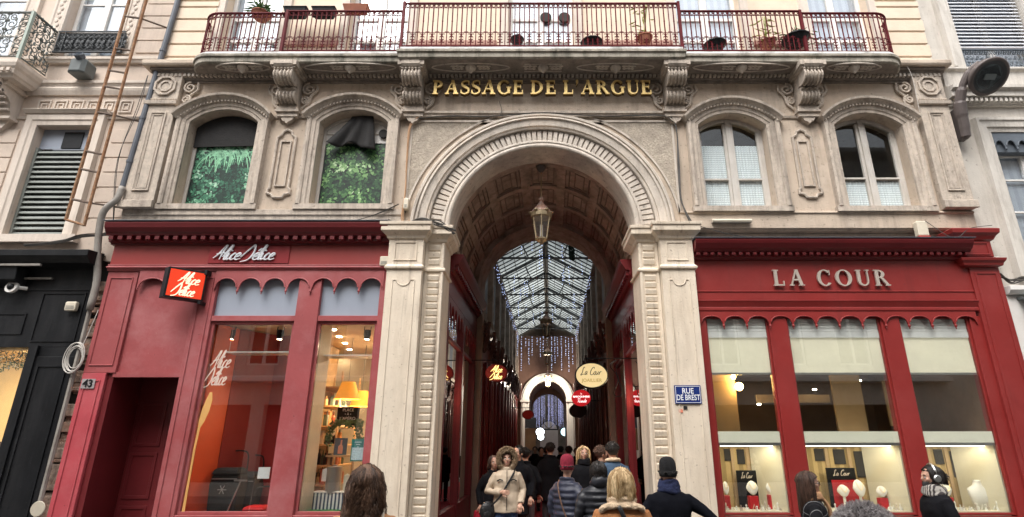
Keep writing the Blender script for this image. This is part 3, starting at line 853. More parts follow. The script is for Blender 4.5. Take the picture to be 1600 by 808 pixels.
# cartouche panels between the windows
for xc in (-4.58, 4.92):
    lo = [(xc - .20, 5.95), (xc - .20, 6.02), (xc - .17, 6.05), (xc - .17, 7.08), (xc - .10, 7.13), (xc - .08, 7.2), (xc, 7.24), (xc + .08, 7.2), (xc + .10, 7.13), (xc + .17, 7.08), (xc + .17, 6.05), (xc + .20, 6.02), (xc + .20, 5.95), (xc + .12, 5.93), (xc + .08, 5.87), (xc - .08, 5.87), (xc - .12, 5.93)]
    m = MB().sweep(lo, [(-.02, 9.0), (-.02, 8.965), (.0, 8.955), (.02, 8.965), (.02, 9.0)], closed=True)
    m.sweep([(xc - .09, 6.1), (xc + .09, 6.1), (xc + .09, 7.0), (xc - .09, 7.0)][::-1], [(-.012, 9.0), (-.012, 8.97), (.012, 8.97), (.012, 9.0)], closed=True)
    m.build('cartouche_panel', M['carved'], B)

# dentil cornice under the balcony
m = MB()
m.profx([(9.0, 8.26), (8.97, 8.26), (8.96, 8.285), (9.0, 8.29)], -6.9, 7.2)
m.profx([(9.0, 8.30), (8.94, 8.30), (8.93, 8.335), (8.93, 8.40), (8.86, 8.41), (8.85, 8.445), (8.80, 8.45), (8.80, 8.49), (9.0, 8.49)], -7.3, 7.78)
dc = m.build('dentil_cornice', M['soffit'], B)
m = MB(); x = -7.26
while x < 7.72:
    m.box(x, x + .045, 8.865, 8.935, 8.34, 8.402); x += .082
m.build('dentil_row', M['archst'], dc)
for a, b in ((-7.42, -6.35), (6.75, 7.86)): MB().profx([(9.0, 8.495), (8.74, 8.495), (8.72, 8.53), (8.72, 8.60), (8.76, 8.63), (9.0, 8.66)], a, b).build('cornice_end', M['stone'], B, bevel=.006)

# corbels
def volute(m, cx, cz, r, y0, y1, sgn=1, turns=1.6, w=.026):
    pts = []
    for i in range(26):
        t = i / 25; a = sgn * (t * turns * 2 * PI) + PI / 2; rr = r * (1 - .82 * t)
        pts.append((cx + rr * math.cos(a), (y0 + y1) / 2, cz + rr * math.sin(a)))
    m.tube(pts, w, 6, flat=abs(y1 - y0) / (2 * w))
def corbel(xc, name='corbel'):
    m = MB(); w = .165
    # side outline in y,z : two scrolls one over the other
    pr = [(9.0, 8.385), (8.44, 8.385), (8.43, 8.30), (8.46, 8.26), (8.50, 8.25)]
    pr += [(8.64 + .15 * math.cos(a), 8.13 + .12 * math.sin(a)) for a in [R(130) + R(190) * i / 12 for i in range(13)]]
    pr += [(8.80, 8.0), (8.72, 7.97)]
    pr += [(8.83 + .12 * math.cos(a), 7.83 + .10 * math.sin(a)) for a in [R(140) + R(150) * i / 9 for i in range(10)]]
    pr += [(8.88, 7.66), (9.0, 7.66)]
    m.profx(pr, xc - w, xc + w)
    m.box(xc - .24, xc + .24, 8.45, 9.0, 8.29, 8.386); m.box(xc - .21, xc + .21, 8.48, 9.0, 8.25, 8.29)
    # ridges across both scrolls
    for (cy, cz, ry, rz, a0, a1) in ((8.64, 8.13, .16, .13, 130, 310), (8.83, 7.83, .13, .11, 150, 285)):
        for dx in (-.155, -.10, -.03, .03, .10, .155):
            m.tube([(xc + dx, cy + ry * math.cos(R(a0 + (a1 - a0) * i / 10)), cz + rz * math.sin(R(a0 + (a1 - a0) * i / 10))) for i in range(11)], .02, 5)
    for dx in (-.15, -.09, -.03, .03, .09, .15): m.ell((xc + dx, 8.50, 8.235), (.03, .03, .03), 8, 6)
    for dx in (-.12, 0, .12):
        m.ell((xc + dx, 8.73, 7.965), (.05, .035, .03), 8, 6)
        m.ell((xc + dx, 8.46, 8.33), (.05, .03, .035), 8, 6)
    m.box(xc - .19, xc + .19, 8.86, 9.0, 7.60, 7.665)
    m.box(xc - .215, xc + .215, 8.84, 9.0, 7.555, 7.60)
    m.box(xc - .19, xc + .19, 8.88, 9.0, 7.47, 7.555)
    m.plate([(xc - .13, 7.47), (xc + .13, 7.47), (xc + .08, 7.39), (xc + .03, 7.37), (xc, 7.33), (xc - .03, 7.37), (xc - .08, 7.39)], None, 8.90, 9.0)
    # side volutes lying on the wall
    for s_ in (-1, 1):
        volute(m, xc + s_ * .31, 8.10, .13, 8.93, 9.0, s_)
        volute(m, xc + s_ * .25, 7.86, .085, 8.94, 9.0, -s_)
        m.tube(smooth_path([(xc + s_ * .44, 8.965, 8.2), (xc + s_ * .46, 8.965, 8.08), (xc + s_ * .36, 8.965, 7.95), (xc + s_ * .33, 8.965, 7.8), (xc + s_ * .22, 8.965, 7.68)], 4), .028, 5)
    return m.build(name, M['carved'], B)
for xc in (-4.60, -2.27, 2.60, 5.08): corbel(xc)
# end scroll ornaments next to the pilaster blocks
for xc, s_ in ((-6.55, 1), (7.02, -1)):
    m = MB()
    volute(m, xc, 8.13, .12, 8.92, 9.0, s_); volute(m, xc - s_ * .04, 7.88, .09, 8.93, 9.0, -s_)
    m.tube(smooth_path([(xc + s_ * .13, 8.96, 8.25), (xc + s_ * .14, 8.96, 8.08), (xc + s_ * .02, 8.96, 7.95), (xc + s_ * .06, 8.96, 7.8), (xc - s_ * .09, 8.96, 7.72)], 4), .026, 5)
    m.build('scroll_ornament', M['carved'], B)

# balcony -------------------------------------------------------------------
bal = MB()
YC, YW = 8.40, 8.53
def rounded_end(x_end, sgn, y_front, r=.40):
    return [(x_end - sgn * r + sgn * r * math.sin(a), y_front + r - r * math.cos(a)) for a in [PI / 2 * i / 8 for i in range(9)]]
xl, xr = -6.47, 6.92
wing_plan = [(xl, 9.0)] + rounded_end(xl, -1, YW)[::-1] + [(-2.5, YW), (-2.5, YC), (2.74, YC), (2.74, YW)] + rounded_end(xr, 1, YW) + [(xr, 9.0)]
bal.stack(wing_plan, [(8.386, -.03), (8.41, 0), (8.50, .0), (8.515, .03), (8.565, .03)])
slab = bal.build('balcony', M['slab'], B)
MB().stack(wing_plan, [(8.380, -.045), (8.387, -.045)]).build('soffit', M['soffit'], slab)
cop = MB().stack(wing_plan, [(8.567, -.02), (8.645, -.02)]).build('coping', M['slabtop'], slab)
# soffit ornament: ovals, leaves and drops
m = MB()
def oval(cx, hw, hd=.12):
    lo = [(cx + hw * math.cos(2 * PI * i / 24), 8.66 + hd * math.sin(2 * PI * i / 24)) for i in range(24)]
    m.tube([(x, y, 8.376) for x, y in lo], .016, 5, closed=True)
for cx, hw in ((-1.2, .72), (.15, .35), (1.5, .72), (-3.45, .85), (3.85, .9), (-5.45, .5), (5.95, .5)):
    if hw == .35:
        for a, b, c, d in ((cx - hw, cx + hw, 8.55, 8.57), (cx - hw, cx + hw, 8.76, 8.78)): m.box(a, b, c, d, 8.362, 8.384)
    else: oval(cx, hw)
    m.lathe([(.0, -.12), (.02, -.115), (.03, -.09), (.05, -.07), (.07, -.06), (.095, -.03), (.10, 0), (.08, .02)], (cx, 8.66, 8.37), 12)
    for s_ in (-1, 1):
        for k in range(3):
            m.ell((cx + s_ * (.17 + .075 * k), 8.66 + (.035 if k % 2 else -.035), 8.376), (.06, .026, .022), 8, 5)
            m.ell((cx + s_ * (.17 + .075 * k), 8.66 - (.035 if k % 2 else -.035), 8.376), (.035, .035, .022), 8, 5)
m.build('soffit_ornament', M['archst'], slab)

# railing panels
def railing(pts, z0, z1, spacing, name='railing_panel', ends=True):
    """pts: plan polyline (x,y); bars alternate, scroll band at the lower third, tight frieze at the top"""
    m = MB()
    P3 = [Vector((p[0], p[1], 0)) for p in pts]
    L = [0]
    for i in range(1, len(P3)): L.append(L[-1] + (P3[i] - P3[i - 1]).length)
    tot = L[-1]
    def at(s):
        s = max(0, min(tot, s))
        for i in range(1, len(P3)):
            if s <= L[i] + 1e-9:
                t = (s - L[i - 1]) / max(1e-9, L[i] - L[i - 1])
                d = (P3[i] - P3[i - 1]).normalized()
                return P3[i - 1].lerp(P3[i], t), d
        return P3[-1], (P3[-1] - P3[-2]).normalized()
    for z, w in ((z1, .038), (z0, .026), (z1 - .10, .014), (z0 + .30, .010)):
        m.tube([(p.x, p.y, z) for p in P3], [w * .6] * len(P3), 6)
    n = max(2, round(tot / spacing)); st = tot / n
    for i in range(n + 1):
        p, d = at(i * st); x, y = p.x, p.y
        thick = .0125 if i % 2 == 0 else .0095
        m.tube([(x, y, z0), (x, y, z1)], thick, 5)
        if i % 2 == 0: m.ell((x, y, z0 + .56), (.017, .017, .02), 6, 4)
        else: m.ell((x, y, z0 + .47), (.012, .012, .014), 6, 4); m.ell((x, y, z0 + .72), (.012, .012, .014), 6, 4)
        if i < n:
            q, d = at((i + .5) * st)
            # top frieze ring
            m.tube([(q.x + d.x * .03 * math.cos(a), q.y + d.y * .03 * math.cos(a), z1 - .052 + .034 * math.sin(a)) for a in [2 * PI * k / 8 for k in range(8)]], .0078, 4, closed=True)
        if i % 2 == 1:
            for s_ in (-1, 1):
                for cz, up in ((z0 + .245, 1), (z0 + .10, -1)):
                    c2, d = at(i * st + s_ * st * .52)
                    sp = []
                    for k in range(13):
                        t = k / 12; a = PI / 2 * up + s_ * up * (PI + t * 3.6); rr = .050 * (1 - .62 * t)
                        sp.append((c2.x + d.x * rr * math.cos(a), c2.y + d.y * rr * math.cos(a), cz + rr * math.sin(a)))
                    m.tube(sp, .0098, 4)
                c3, d = at(i * st + s_ * .022)
                m.ell((c3.x, c3.y, z0 + .31), (.022, .008, .014), 6, 4)
    return m.build(name, M['redrail'], slab)
ZR0, ZR1 = 8.69, 9.66
railing([(-2.46, YC + .05), (2.70, YC + .05)], ZR0, ZR1, .0905)
railing([(-4.72, YW + .05), (-2.54, YW + .05)], ZR0, 9.60, .0905)
railing([(2.78, YW + .05), (5.05, YW + .05)], ZR0, 9.60, .0905)
le = [(xl + .04, 8.95)] + [(x, y) for x, y in rounded_end(xl + .05, -1, YW + .05, .36)][::-1] + [(-4.78, YW + .05)]
re = [(5.11, YW + .05)] + rounded_end(xr - .05, 1, YW + .05, .36) + [(xr - .04, 8.95)]
railing(le, ZR0 - .02, 9.55, .088); railing(re, ZR0 - .02, 9.55, .088)
for x, y, z in ((-2.48, YC + .05, 9.70), (2.72, YC + .05, 9.70), (-4.75, YW + .05, 9.62), (5.08, YW + .05, 9.62)):
    MB().box(x - .025, x + .025, y - .025, y + .025, 8.6, z).build('railing_post', M['redrail'], slab)

# tall windows behind the balcony
for i, (xc, h) in enumerate(UPW):
    m = MB(); z0, z1 = 8.62, 11.3
    for a, b, c, d in ((xc - h, xc - h + .08, z0, z1), (xc + h - .08, xc + h, z0, z1), (xc - .07, xc + .07, z0, z1)): m.box(a, b, 9.2, 9.28, c, d)
    for z in (z0 + .06, 9.42, 9.95, z1 - .05):
        for a, b in ((xc - h + .08, xc - .07), (xc + .07, xc + h - .08)): m.box(a, b, 9.205, 9.275, z - .035, z + .035)
    for a, b in ((xc - h + .08, xc - .07), (xc + .07, xc + h - .08)): m.box(a, b, 9.21, 9.27, z0 + .1, 9.1)
    fr = m.build('tall_window', M['white'], B, bevel=.005)
    MB().box(xc - h + .06, xc + h - .06, 9.235, 9.24, z0, z1).build('pane', M['skyglass'], fr)
    MB().box(xc - h, xc + h, 9.285, 9.295, z0, z1).build('curtain', M['curtain'], fr)
    if i == 2:
        m = MB()
        for dx in (-.03, .52):
            m.lathe([(.10, 0), (.10, .05), (.085, .055)], (0, 0, 0), 20).xf(Matrix.Identity(4))
        m = MB()
        for dx in (.10, .48):
            q = MB().lathe([(.115, 0), (.115, .06)], (0, 0, 0), 20).xf(Matrix.Translation((xc + dx, 9.22, 9.99)) @ Matrix.Rotation(R(90), 4, 'X'))
            m.add(q.v, q.f)
        m.build('air_vent', M['dark'], fr)
    m = MB().sweep([(xc + h, 8.62), (xc + h, 11.3), (xc - h, 11.3), (xc - h, 8.62)], [(0, 9.0), (0, 8.94), (.16, 8.95), (.18, 9.0)], flip=-1)
    m.build('window_surround', M['pinktrim'], B)
# long pinkish stone sills between them and rusticated corner blocks
ledgem = mat('pink stone ledge', (.42, .24, .19), .8)
for a, b in ((-4.9, -3.85), (-2.4, -.75), (.95, 2.7), (4.3, 5.35)): MB().box(a, b, 8.93, 9.0, 9.12, 9.22).build('panel_ledge', ledgem, B, bevel=.005)
for x0, x1 in ((-7.24, -6.35), (6.85, 7.71)):
    m = MB(); z = 8.68; k = 0
    while z < 15.3:
        hgt = .30 if k % 5 else .16
        m.box(x0, x1 - (0 if k % 2 else .02), 8.93, 9.0, z, z + hgt - .025); z += hgt; k += 1
    m.build('corner_blocks', M['upper'], B, bevel=.012)

# impost pillars
def pillar(sgn, xo, xm, xi):
    """xo outer edge, xm edge of the plain face, xi inner edge of the fluted face"""
    m = MB(); YF, YB = 8.74, 8.92
    a, b = min(xo, xm), max(xo, xm)
    m.box(a, b, YF, 9.12, .45, 5.03)
    a2, b2 = min(xm, xi), max(xm, xi)
    m.box(a2 - (0 if sgn < 0 else 0), b2, YB, 9.6, .45, 5.03)
    # sunk face outline with swag top
    xc = (xo + xm) / 2; hw = abs(xo - xm) / 2 - .11
    lo = [(xc - hw, .7), (xc + hw, .7), (xc + hw, 4.28)] + [(xc + hw * .62 * math.cos(t), 4.28 - .10 * math.sin(t)) for t in [PI * i / 8 for i in range(9)]] + [(xc - hw, 4.28)]
    m.sweep(lo[::1], [(-.010, YF + .002), (-.010, YF - .012), (.010, YF - .012), (.010, YF + .002)], closed=True)
    lo = [(xc - hw, 4.62), (xc + hw, 4.62), (xc + hw, 4.93), (xc - hw, 4.93)]
    m.sweep(lo, [(-.012, YF + .002), (-.012, YF - .014), (.012, YF - .014), (.012, YF + .002)], closed=True)
    # fluted inner face: stacked ridges in a frame
    xf = (xm + xi) / 2; fw = abs(xm - xi) / 2
    for x_ in (xf - fw + .025, xf + fw - .025): m.box(x_ - .02, x_ + .02, YB - .022, YB + .002, .6, 4.98)
    for z0, z1 in ((.62, 4.42), (4.58, 4.96)):
        n = round((z1 - z0) / .118)
        for i in range(n):
            za = z0 + (z1 - z0) * i / n
            m.prism([(YB + .002, za + .008), (YB - .014, za + .012), (YB - .030, za + .085), (YB - .028, za + .102), (YB + .002, za + .108)], None, 'x', xf - fw + .075, xf + fw - .075)
    # plan outline for the mouldings
    if sgn < 0: plan = [(xo, YF), (xm, YF), (xm, YB), (xi, YB), (xi, 9.58), (xo, 9.58)]
    else: plan = [(xi, YB), (xm, YB), (xm, YF), (xo, YF), (xo, 9.58), (xi, 9.58)]
    m.stack(plan, [(4.46, .001), (4.47, .035), (4.50, .04), (4.525, .02), (4.55, .001)])
    m.stack(plan, [(4.98, .002), (5.0, .03), (5.04, .045), (5.09, .10), (5.105, .115), (5.11, .125), (5.20, .125), (5.21, .145), (5.262, .15)])
    m.stack(plan, [(GZ, .07), (.35, .07), (.39, .05), (.42, .055), (.46, .03), (.50, .002)])
    return m.build('impost_pillar', M['cream'], B, bevel=.005)
pillar(-1, -2.455, -1.875, -1.545)
pillar(1, 2.65, 2.10, 1.765)

# barrel vault behind the arch, coffered
vt = MB()
def arcslab(m, r0, r1, a0, a1, y0, y1, n=10, cx=AX, cz=AZ):
    vs = []
    for i in range(n + 1):
        a = a0 + (a1 - a0) * i / n
        for r in (r0, r1):
            for y in (y0, y1): vs.append((cx + r * math.cos(a), y, cz + r * math.sin(a)))
    fs = []
    for i in range(n):
        o = i * 4; p = o + 4
        fs += [(o, o + 1, p + 1, p), (o + 2, p + 2, p + 3, o + 3), (o, p, p + 2, o + 2), (o + 1, o + 3, p + 3, p + 1)]
    fs += [(0, 2, 3, 1), (n * 4, n * 4 + 1, n * 4 + 3, n * 4 + 2)]
    m.add(vs, fs)
arcslab(vt, 1.72, 1.95, 0, PI, 9.56, 13.8, 40)
vt.box(-2.2, -1.585, 9.6, 13.8, 5.03, 5.24); vt.box(1.845, 2.5, 9.6, 13.8, 5.03, 5.24)
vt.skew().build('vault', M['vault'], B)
vr = MB()
arcslab(vr, 1.60, 1.721, 0, PI, 12.75, 13.82, 40)
arcslab(vr, 1.66, 1.721, 0, PI, 9.56, 9.8, 40)
NA = 7
for i in range(NA + 1):
    a = PI * i / NA
    arcslab(vr, 1.675, 1.7215, max(0, a - .055), min(PI, a + .055), 9.81, 12.74, 3)
for y in (10.75, 11.75): arcslab(vr, 1.68, 1.7213, .02, PI - .02, y - .08, y + .08, 36)
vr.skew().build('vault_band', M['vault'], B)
vr = MB()
for i in range(NA):
    a0, a1 = PI * i / NA + .055, PI * (i + 1) / NA - .055
    for y0, y1 in ((9.83, 10.67), (10.83, 11.67), (11.83, 12.71)):
        for g, hgt in ((.035, .03), (.105, .018)):
            t = .022
            arcslab(vr, 1.722 - hgt, 1.7225, a0 + g, a0 + g + t / 1.7, y0 + g, y1 - g, 2); arcslab(vr, 1.722 - hgt, 1.7225, a1 - g - t / 1.7, a1 - g, y0 + g, y1 - g, 2)
            arcslab(vr, 1.7223 - hgt, 1.7228, a0 + g, a1 - g, y0 + g, y0 + g + t, 6); arcslab(vr, 1.7223 - hgt, 1.7228, a0 + g, a1 - g, y1 - g - t, y1 - g, 6)
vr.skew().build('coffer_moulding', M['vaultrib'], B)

# gilt lettering over the arch
sg = thing('passage_sign_lettering', 'gilt raised capitals reading PASSAGE DE L\'ARGUE across the frieze above the arch', 'sign', (.15, 8.95, 7.95))
X0, X1, Z0, Z1 = -1.925, 2.20, 7.93, 8.23
for c, mb in roman_text("PASSAGE DE L'ARGUE", X0, Z0, Z1 - Z0, 8.88, .035, gap=.10, space=.34, width=X1 - X0):
    o = mb.build('letter', M['gold'], sg)
    m = MB(); m.v = [(x, y + .0365 + (y - 8.88) * .0, z - .012) for x, y, z in mb.v]; m.f = list(mb.f); m.mi = [0] * len(m.f)  # dark copy dropped behind each letter as its return and shadow
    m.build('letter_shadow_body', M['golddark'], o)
# ================================================================== shopfronts
def scallop_plate(m, x0, x1, n, ztip, zarch, ztop, y0, y1, ends=True):
    """valance board with n round arches cut from its lower edge"""
    st = (x1 - x0) / n; r = st / 2 - .02
    pts = []
    for i in range(n):
        c = x0 + st * (i + .5)
        pts += [(c - st / 2 + .0, ztip), (c - r, ztip + .025)]
        hh = zarch - ztip - .05
        pts += [(c - r * math.cos(a), ztip + .05 + hh * math.sin(a)) for a in [PI * k / 12 for k in range(13)]]
        pts += [(c + r, ztip + .025)]
    pts += [(x1, ztip), (x1, ztop), (x0, ztop)]
    m.plate(pts, None, y0, y1)
    for i in range(1, n):
        x = x0 + st * i
        m.ell((x, (y0 + y1) / 2 - .01, ztip - .012), (.022, .022, .028), 8, 6)
        m.ell((x, (y0 + y1) / 2 - .01, ztip - .05), (.010, .010, .022), 6, 5)
    # rounded rib along the cut
    for i in range(n):
        c = x0 + st * (i + .5); hh = zarch - ztip - .05
        m.tube([(c - (r - .005) * math.cos(a), y0 - .004, ztip + .05 + (hh - .0) * math.sin(a)) for a in [PI * k / 12 for k in range(13)]], .012, 5)

def frame_rect(m, x0, x1, z0, z1, w, ya, yb):
    m.box(x0, x1, ya, yb, z0, z0 + w); m.box(x0, x1, ya, yb, z1 - w, z1)
    m.box(x0, x0 + w, ya, yb, z0 + w, z1 - w); m.box(x1 - w, x1, ya, yb, z0 + w, z1 - w)

def sunk(m, x0, x1, z0, z1, y, w=.02):
    m.sweep([(x0, z0), (x1, z0), (x1, z1), (x0, z1)], [(-w / 2, y + .003), (-w / 2, y - .014), (w / 2, y - .014), (w / 2, y + .003)], closed=True)

# ---------------------------------------------------------------- kitchenware shop (left of the arch)
S = thing('shopfront', 'faded pinkish red shopfront with scalloped valance and white brush script name, beside a dark doorway', 'shopfront', (-4.8, 8.9, GZ))
XA, XB = -7.17, -2.47
m = MB()
m.profx([(9.0, 4.93), (8.84, 4.93), (8.84, 4.955), (8.78, 4.965), (8.78, 5.045), (8.70, 5.05), (8.69, 5.08), (8.66, 5.10), (8.62, 5.16), (8.60, 5.235), (8.60, 5.25), (9.0, 5.27)], XA - .05, XB)
x = XA
while x < XB - .08: m.box(x, x + .075, 8.70, 8.785, 4.975, 5.04); x += .155
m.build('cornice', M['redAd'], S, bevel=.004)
MB().box(XA - .07, XB + .005, 8.585, 9.0, 5.271, 5.283).build('zinc_flashing', M['zinc'], S)
MB().box(XA, XB, 8.87, 9.1, 4.585, 4.929).build('fascia', M['redAf'], S, bevel=.004)
MB().box(-5.52, -4.16, 8.852, 8.869, 4.60, 4.915).build('sign_panel', M['redsign'], S, bevel=.003)
m, w_ = script_text('Alice Délice', 0, 0, 1, 0, .01)
kx = 1.06 / w_ / .27
m, w_ = script_text('Alice Délice', -5.40, 4.655, .25, 8.832, .0165, squeeze=kx, flat=1.0, k=6)
m.build('script_name', M['enamelwhite'], S)
# moulding under the fascia and the valance band
m = MB()
m.profx([(9.0, 4.47), (8.86, 4.47), (8.85, 4.50), (8.82, 4.515), (8.82, 4.535), (8.85, 4.55), (8.84, 4.575), (8.86, 4.584), (9.0, 4.584)], XA - .01, XB)
scallop_plate(m, -6.62, -5.62, 2, 4.13, 4.34, 4.469, 8.858, 8.8755)
scallop_plate(m, -5.34, -2.52, 7, 4.13, 4.34, 4.469, 8.858, 8.8755)
m.build('valance', M['redA'], S, bevel=.003)
# pilasters, posts, transoms
def post(x0, x1, z0, z1, yf, m_, panel=True, name='post'):
    m = MB().box(x0, x1, yf, 9.1, z0, z1)
    if panel: sunk(m, x0 + .07, x1 - .07, z0 + .12, z1 - .12, yf)
    return m.build(name, m_, S, bevel=.005)
post(-7.17, -6.66, 2.785, 4.47, 8.885, M['redA'], name='pilaster')
post(-7.17, -6.80, GZ, 2.784, 8.885, M['redAb'], name='pilaster')
MB().box(-6.797, -6.70, 8.93, 9.75, GZ, 2.784).build('door_jamb', M['redAd'], S)
post(-5.63, -5.30, GZ, 4.47, 8.88, M['redA'], name='pilaster')
post(-3.93, -3.56, GZ, 4.47, 8.875, M['redA'], panel=False)
post(-2.58, -2.465, GZ, 4.47, 8.875, M['redA'], panel=False)
m = MB()
m.box(-5.30, -3.93, 8.89, 9.06, 3.62, 3.71); m.box(-3.56, -2.58, 8.89, 9.06, 3.62, 3.71)
m.box(-5.30, -3.93, 8.885, 9.08, .25, .72); m.box(-3.56, -2.58, 8.885, 9.08, .25, .72)
m.box(-5.30, -3.93, 8.91, 9.08, GZ, .249); m.box(-3.56, -2.58, 8.91, 9.08, GZ, .249)
for a, b in ((-5.30, -3.93), (-3.56, -2.58)):
    frame_rect(m, a, b, .721, 3.619, .045, 8.93, 8.99); sunk(m, a + .12, b - .12, .33, .64, 8.885)
m.build('window_frame', M['redA'], S, bevel=.004)
MB().box(-6.66, -5.63, 8.93, 8.99, 2.80, 4.47).build('door_overpanel', M['redA'], S)
MB().box(-6.70, -5.63, 8.90, 9.02, 2.72, 2.80).build('door_lintel', M['redA'], S)
m = MB()
for a, b in ((-5.30, -3.93), (-3.56, -2.58)): m.box(a, b, 8.955, 8.97, 3.71, 4.40)
m.build('blue_grey_panel', M['bluegrey'], S)
for a, b in ((-5.255, -3.975), (-3.515, -2.625)):
    MB().box(a, b, 8.955, 8.961, .766, 3.574).build('pane', M['shopglass'], S)
# recessed street door
m = MB(); m.box(-6.70, -5.62, 9.62, 9.70, GZ, 2.9)
for z0, z1 in ((.1, .75), (.9, 1.55), (1.7, 2.35)):
    for a, b in ((-6.62, -6.22), (-6.10, -5.70)): sunk(m, a, b, z0, z1, 9.62, .05)
m.box(-5.625, -5.55, 8.97, 9.72, GZ, 2.96)
dr = m.build('door', M['redAd'], S, bevel=.004)
MB().ell((-5.78, 9.58, 1.0), (.03, .04, .03)).build('handle', M['brass'], dr)
MB().box(-6.70, -5.62, 8.991, 9.72, 2.79, 2.965).build('door_soffit', M['redAd'], S)
m = MB(); m.plate([(-7.12, 4.86), (-7.12, 2.62)], None, 0, 0) if False else None
# room behind
wallm = mat('warm shop wall', (.46, .37, .26), .8, .1, 1.2, .05)
shelfwood = mat('shelf wood', (.40, .25, .12), .6, .25, 4, .1, 40)
m = MB(); m.box(-5.5, -2.2, 13.0, 13.1, GZ, 4.3); m.box(-5.55, -5.45, 9.1, 13.0, GZ, 4.3); m.box(-2.36, -2.28, 9.5, 13.0, GZ, 4.3)
m.build('shop_wall', wallm, S)
MB().box(-5.5, -2.3, 9.1, 13.0, 3.62, 3.7).build('shop_ceiling', mat('shop ceiling', (.60, .48, .34), .8), S)
MB().box(-5.5, -2.3, 9.1, 13.0, GZ, .02).build('shop_floor', shelfwood, S)
redpart = mat('red display wall', (.26, .02, .018), .45, .12, 1, .02)
MB().prism([(-5.14, 9.52), (-5.11, 9.50), (-4.72, 10.1), (-3.98, 10.1), (-3.98, 10.13), (-4.74, 10.13)], None, 'z', .5, 3.6).build('display_wall', redpart, S)
orange = mat('orange red panel', (.62, .075, .018), .5, .12, 1, .02)
MB().xf(Matrix.Identity(4)).prism([(-5.26, 9.02), (-5.23, 9.02), (-5.12, 9.5), (-5.15, 9.5)], None, 'z', .73, 3.6).build('orange_side_panel', orange, S)
MB().prism([(-3.53, 9.0), (-3.51, 9.0), (-3.46, 9.34), (-3.48, 9.34)], None, 'z', .73, 3.6).build('cream_side_panel', mat('cream side panel', (.7, .62, .5), .6), S)
# printed spoon and script on the glass
spoonm = mat('printed tan', (.62, .34, .11), .55, .1, 3, 0)
m = MB()
def q3(px, py, Y=8.948): 
    a, b = P(px, py, Y); return (a, Y, b)
m.tube([q3(330, 613), q3(327, 625), q3(321, 642), q3(315, 658), q3(311, 668), q3(304, 700), q3(295, 750), q3(286, 800)], [.02, .05, .06, .045, .02, .016, .016, .022], 10, flat=.06)
m.build('spoon_print', spoonm, S)
m = MB()
(xa, za), (xb, zb_) = P(332, 572, 8.948), P(326, 600, 8.948)
script_text('Alice', xa - .02, za - .03, .27, 8.948, .011, squeeze=.70, flat=.1, mb=m)
script_text('Délice', xb - .05, zb_ - .02, .27, 8.948, .011, squeeze=.62, flat=.1, mb=m)
m.build('script_decal', mat('decal cream', (.60, .47, .40), .5), S)

# ---- things in the windows
# track spotlights
warm = mat('warm lamp lens', (1, .8, .5), emit=(1, .78, .5, 30))
def spot(px, py, Y, label):
    x, z = P(px, py, Y)
    t = thing('track_spotlight', label, 'spotlight', (x, Y, z), 'black track spotlights in the shop windows')
    m = MB().lathe([(.045, -.09), (.05, -.08), (.05, .06), (.04, .07)], (x, Y, z), 12); m.build('lamp_body', M['black'], t)
    m = MB().box(x - .06, x - .05, Y - .01, Y + .01, z - .03, z + .13); m.box(x + .05, x + .06, Y - .01, Y + .01, z - .03, z + .13); m.box(x - .06, x + .12, Y - .02, Y + .02, z + .13, z + .16); m.build('bracket', M['black'], t)
    MB().lathe([(.038, -.093), (.038, -.0915)], (x, Y, z), 12).build('lens', warm, t)
spot(362, 522, 9.35, 'black track spotlight over the orange panel with the spoon')
spot(438, 522, 9.35, 'black track spotlight at the top of the trolley window beside the wide red post')
spot(508, 522, 9.35, 'black track spotlight in the lamp window, next to the wide red post')
spot(574, 522, 9.35, 'black track spotlight in the lamp window, next to the cream pillar')
# hanging white shelf
def hshelf(pxa, pya, pxb, pyb, Y, label):
    xa, za = P(pxa, pya, Y); xb, zb2 = P(pxb, pyb, Y)
    z = (za + zb2) / 2
    t = thing('hanging_shelf', label, 'shelf', ((xa + xb) / 2, Y, z))
    MB().box(xa, xb, Y, Y + .32, z, z + .02).build('board', M['white'], t)
    m = MB()
    for x in (xa + .05, xb - .05): m.tube([(x, Y + .02, z), (x, Y + .02, 3.62)], .004, 4)
    m.build('wire', M['palecable'], t)
hshelf(352, 551, 455, 551, 9.15, 'white hanging board strung across the trolley window')
hshelf(493, 556, 590, 556, 9.15, 'white hanging board strung across the lamp window')
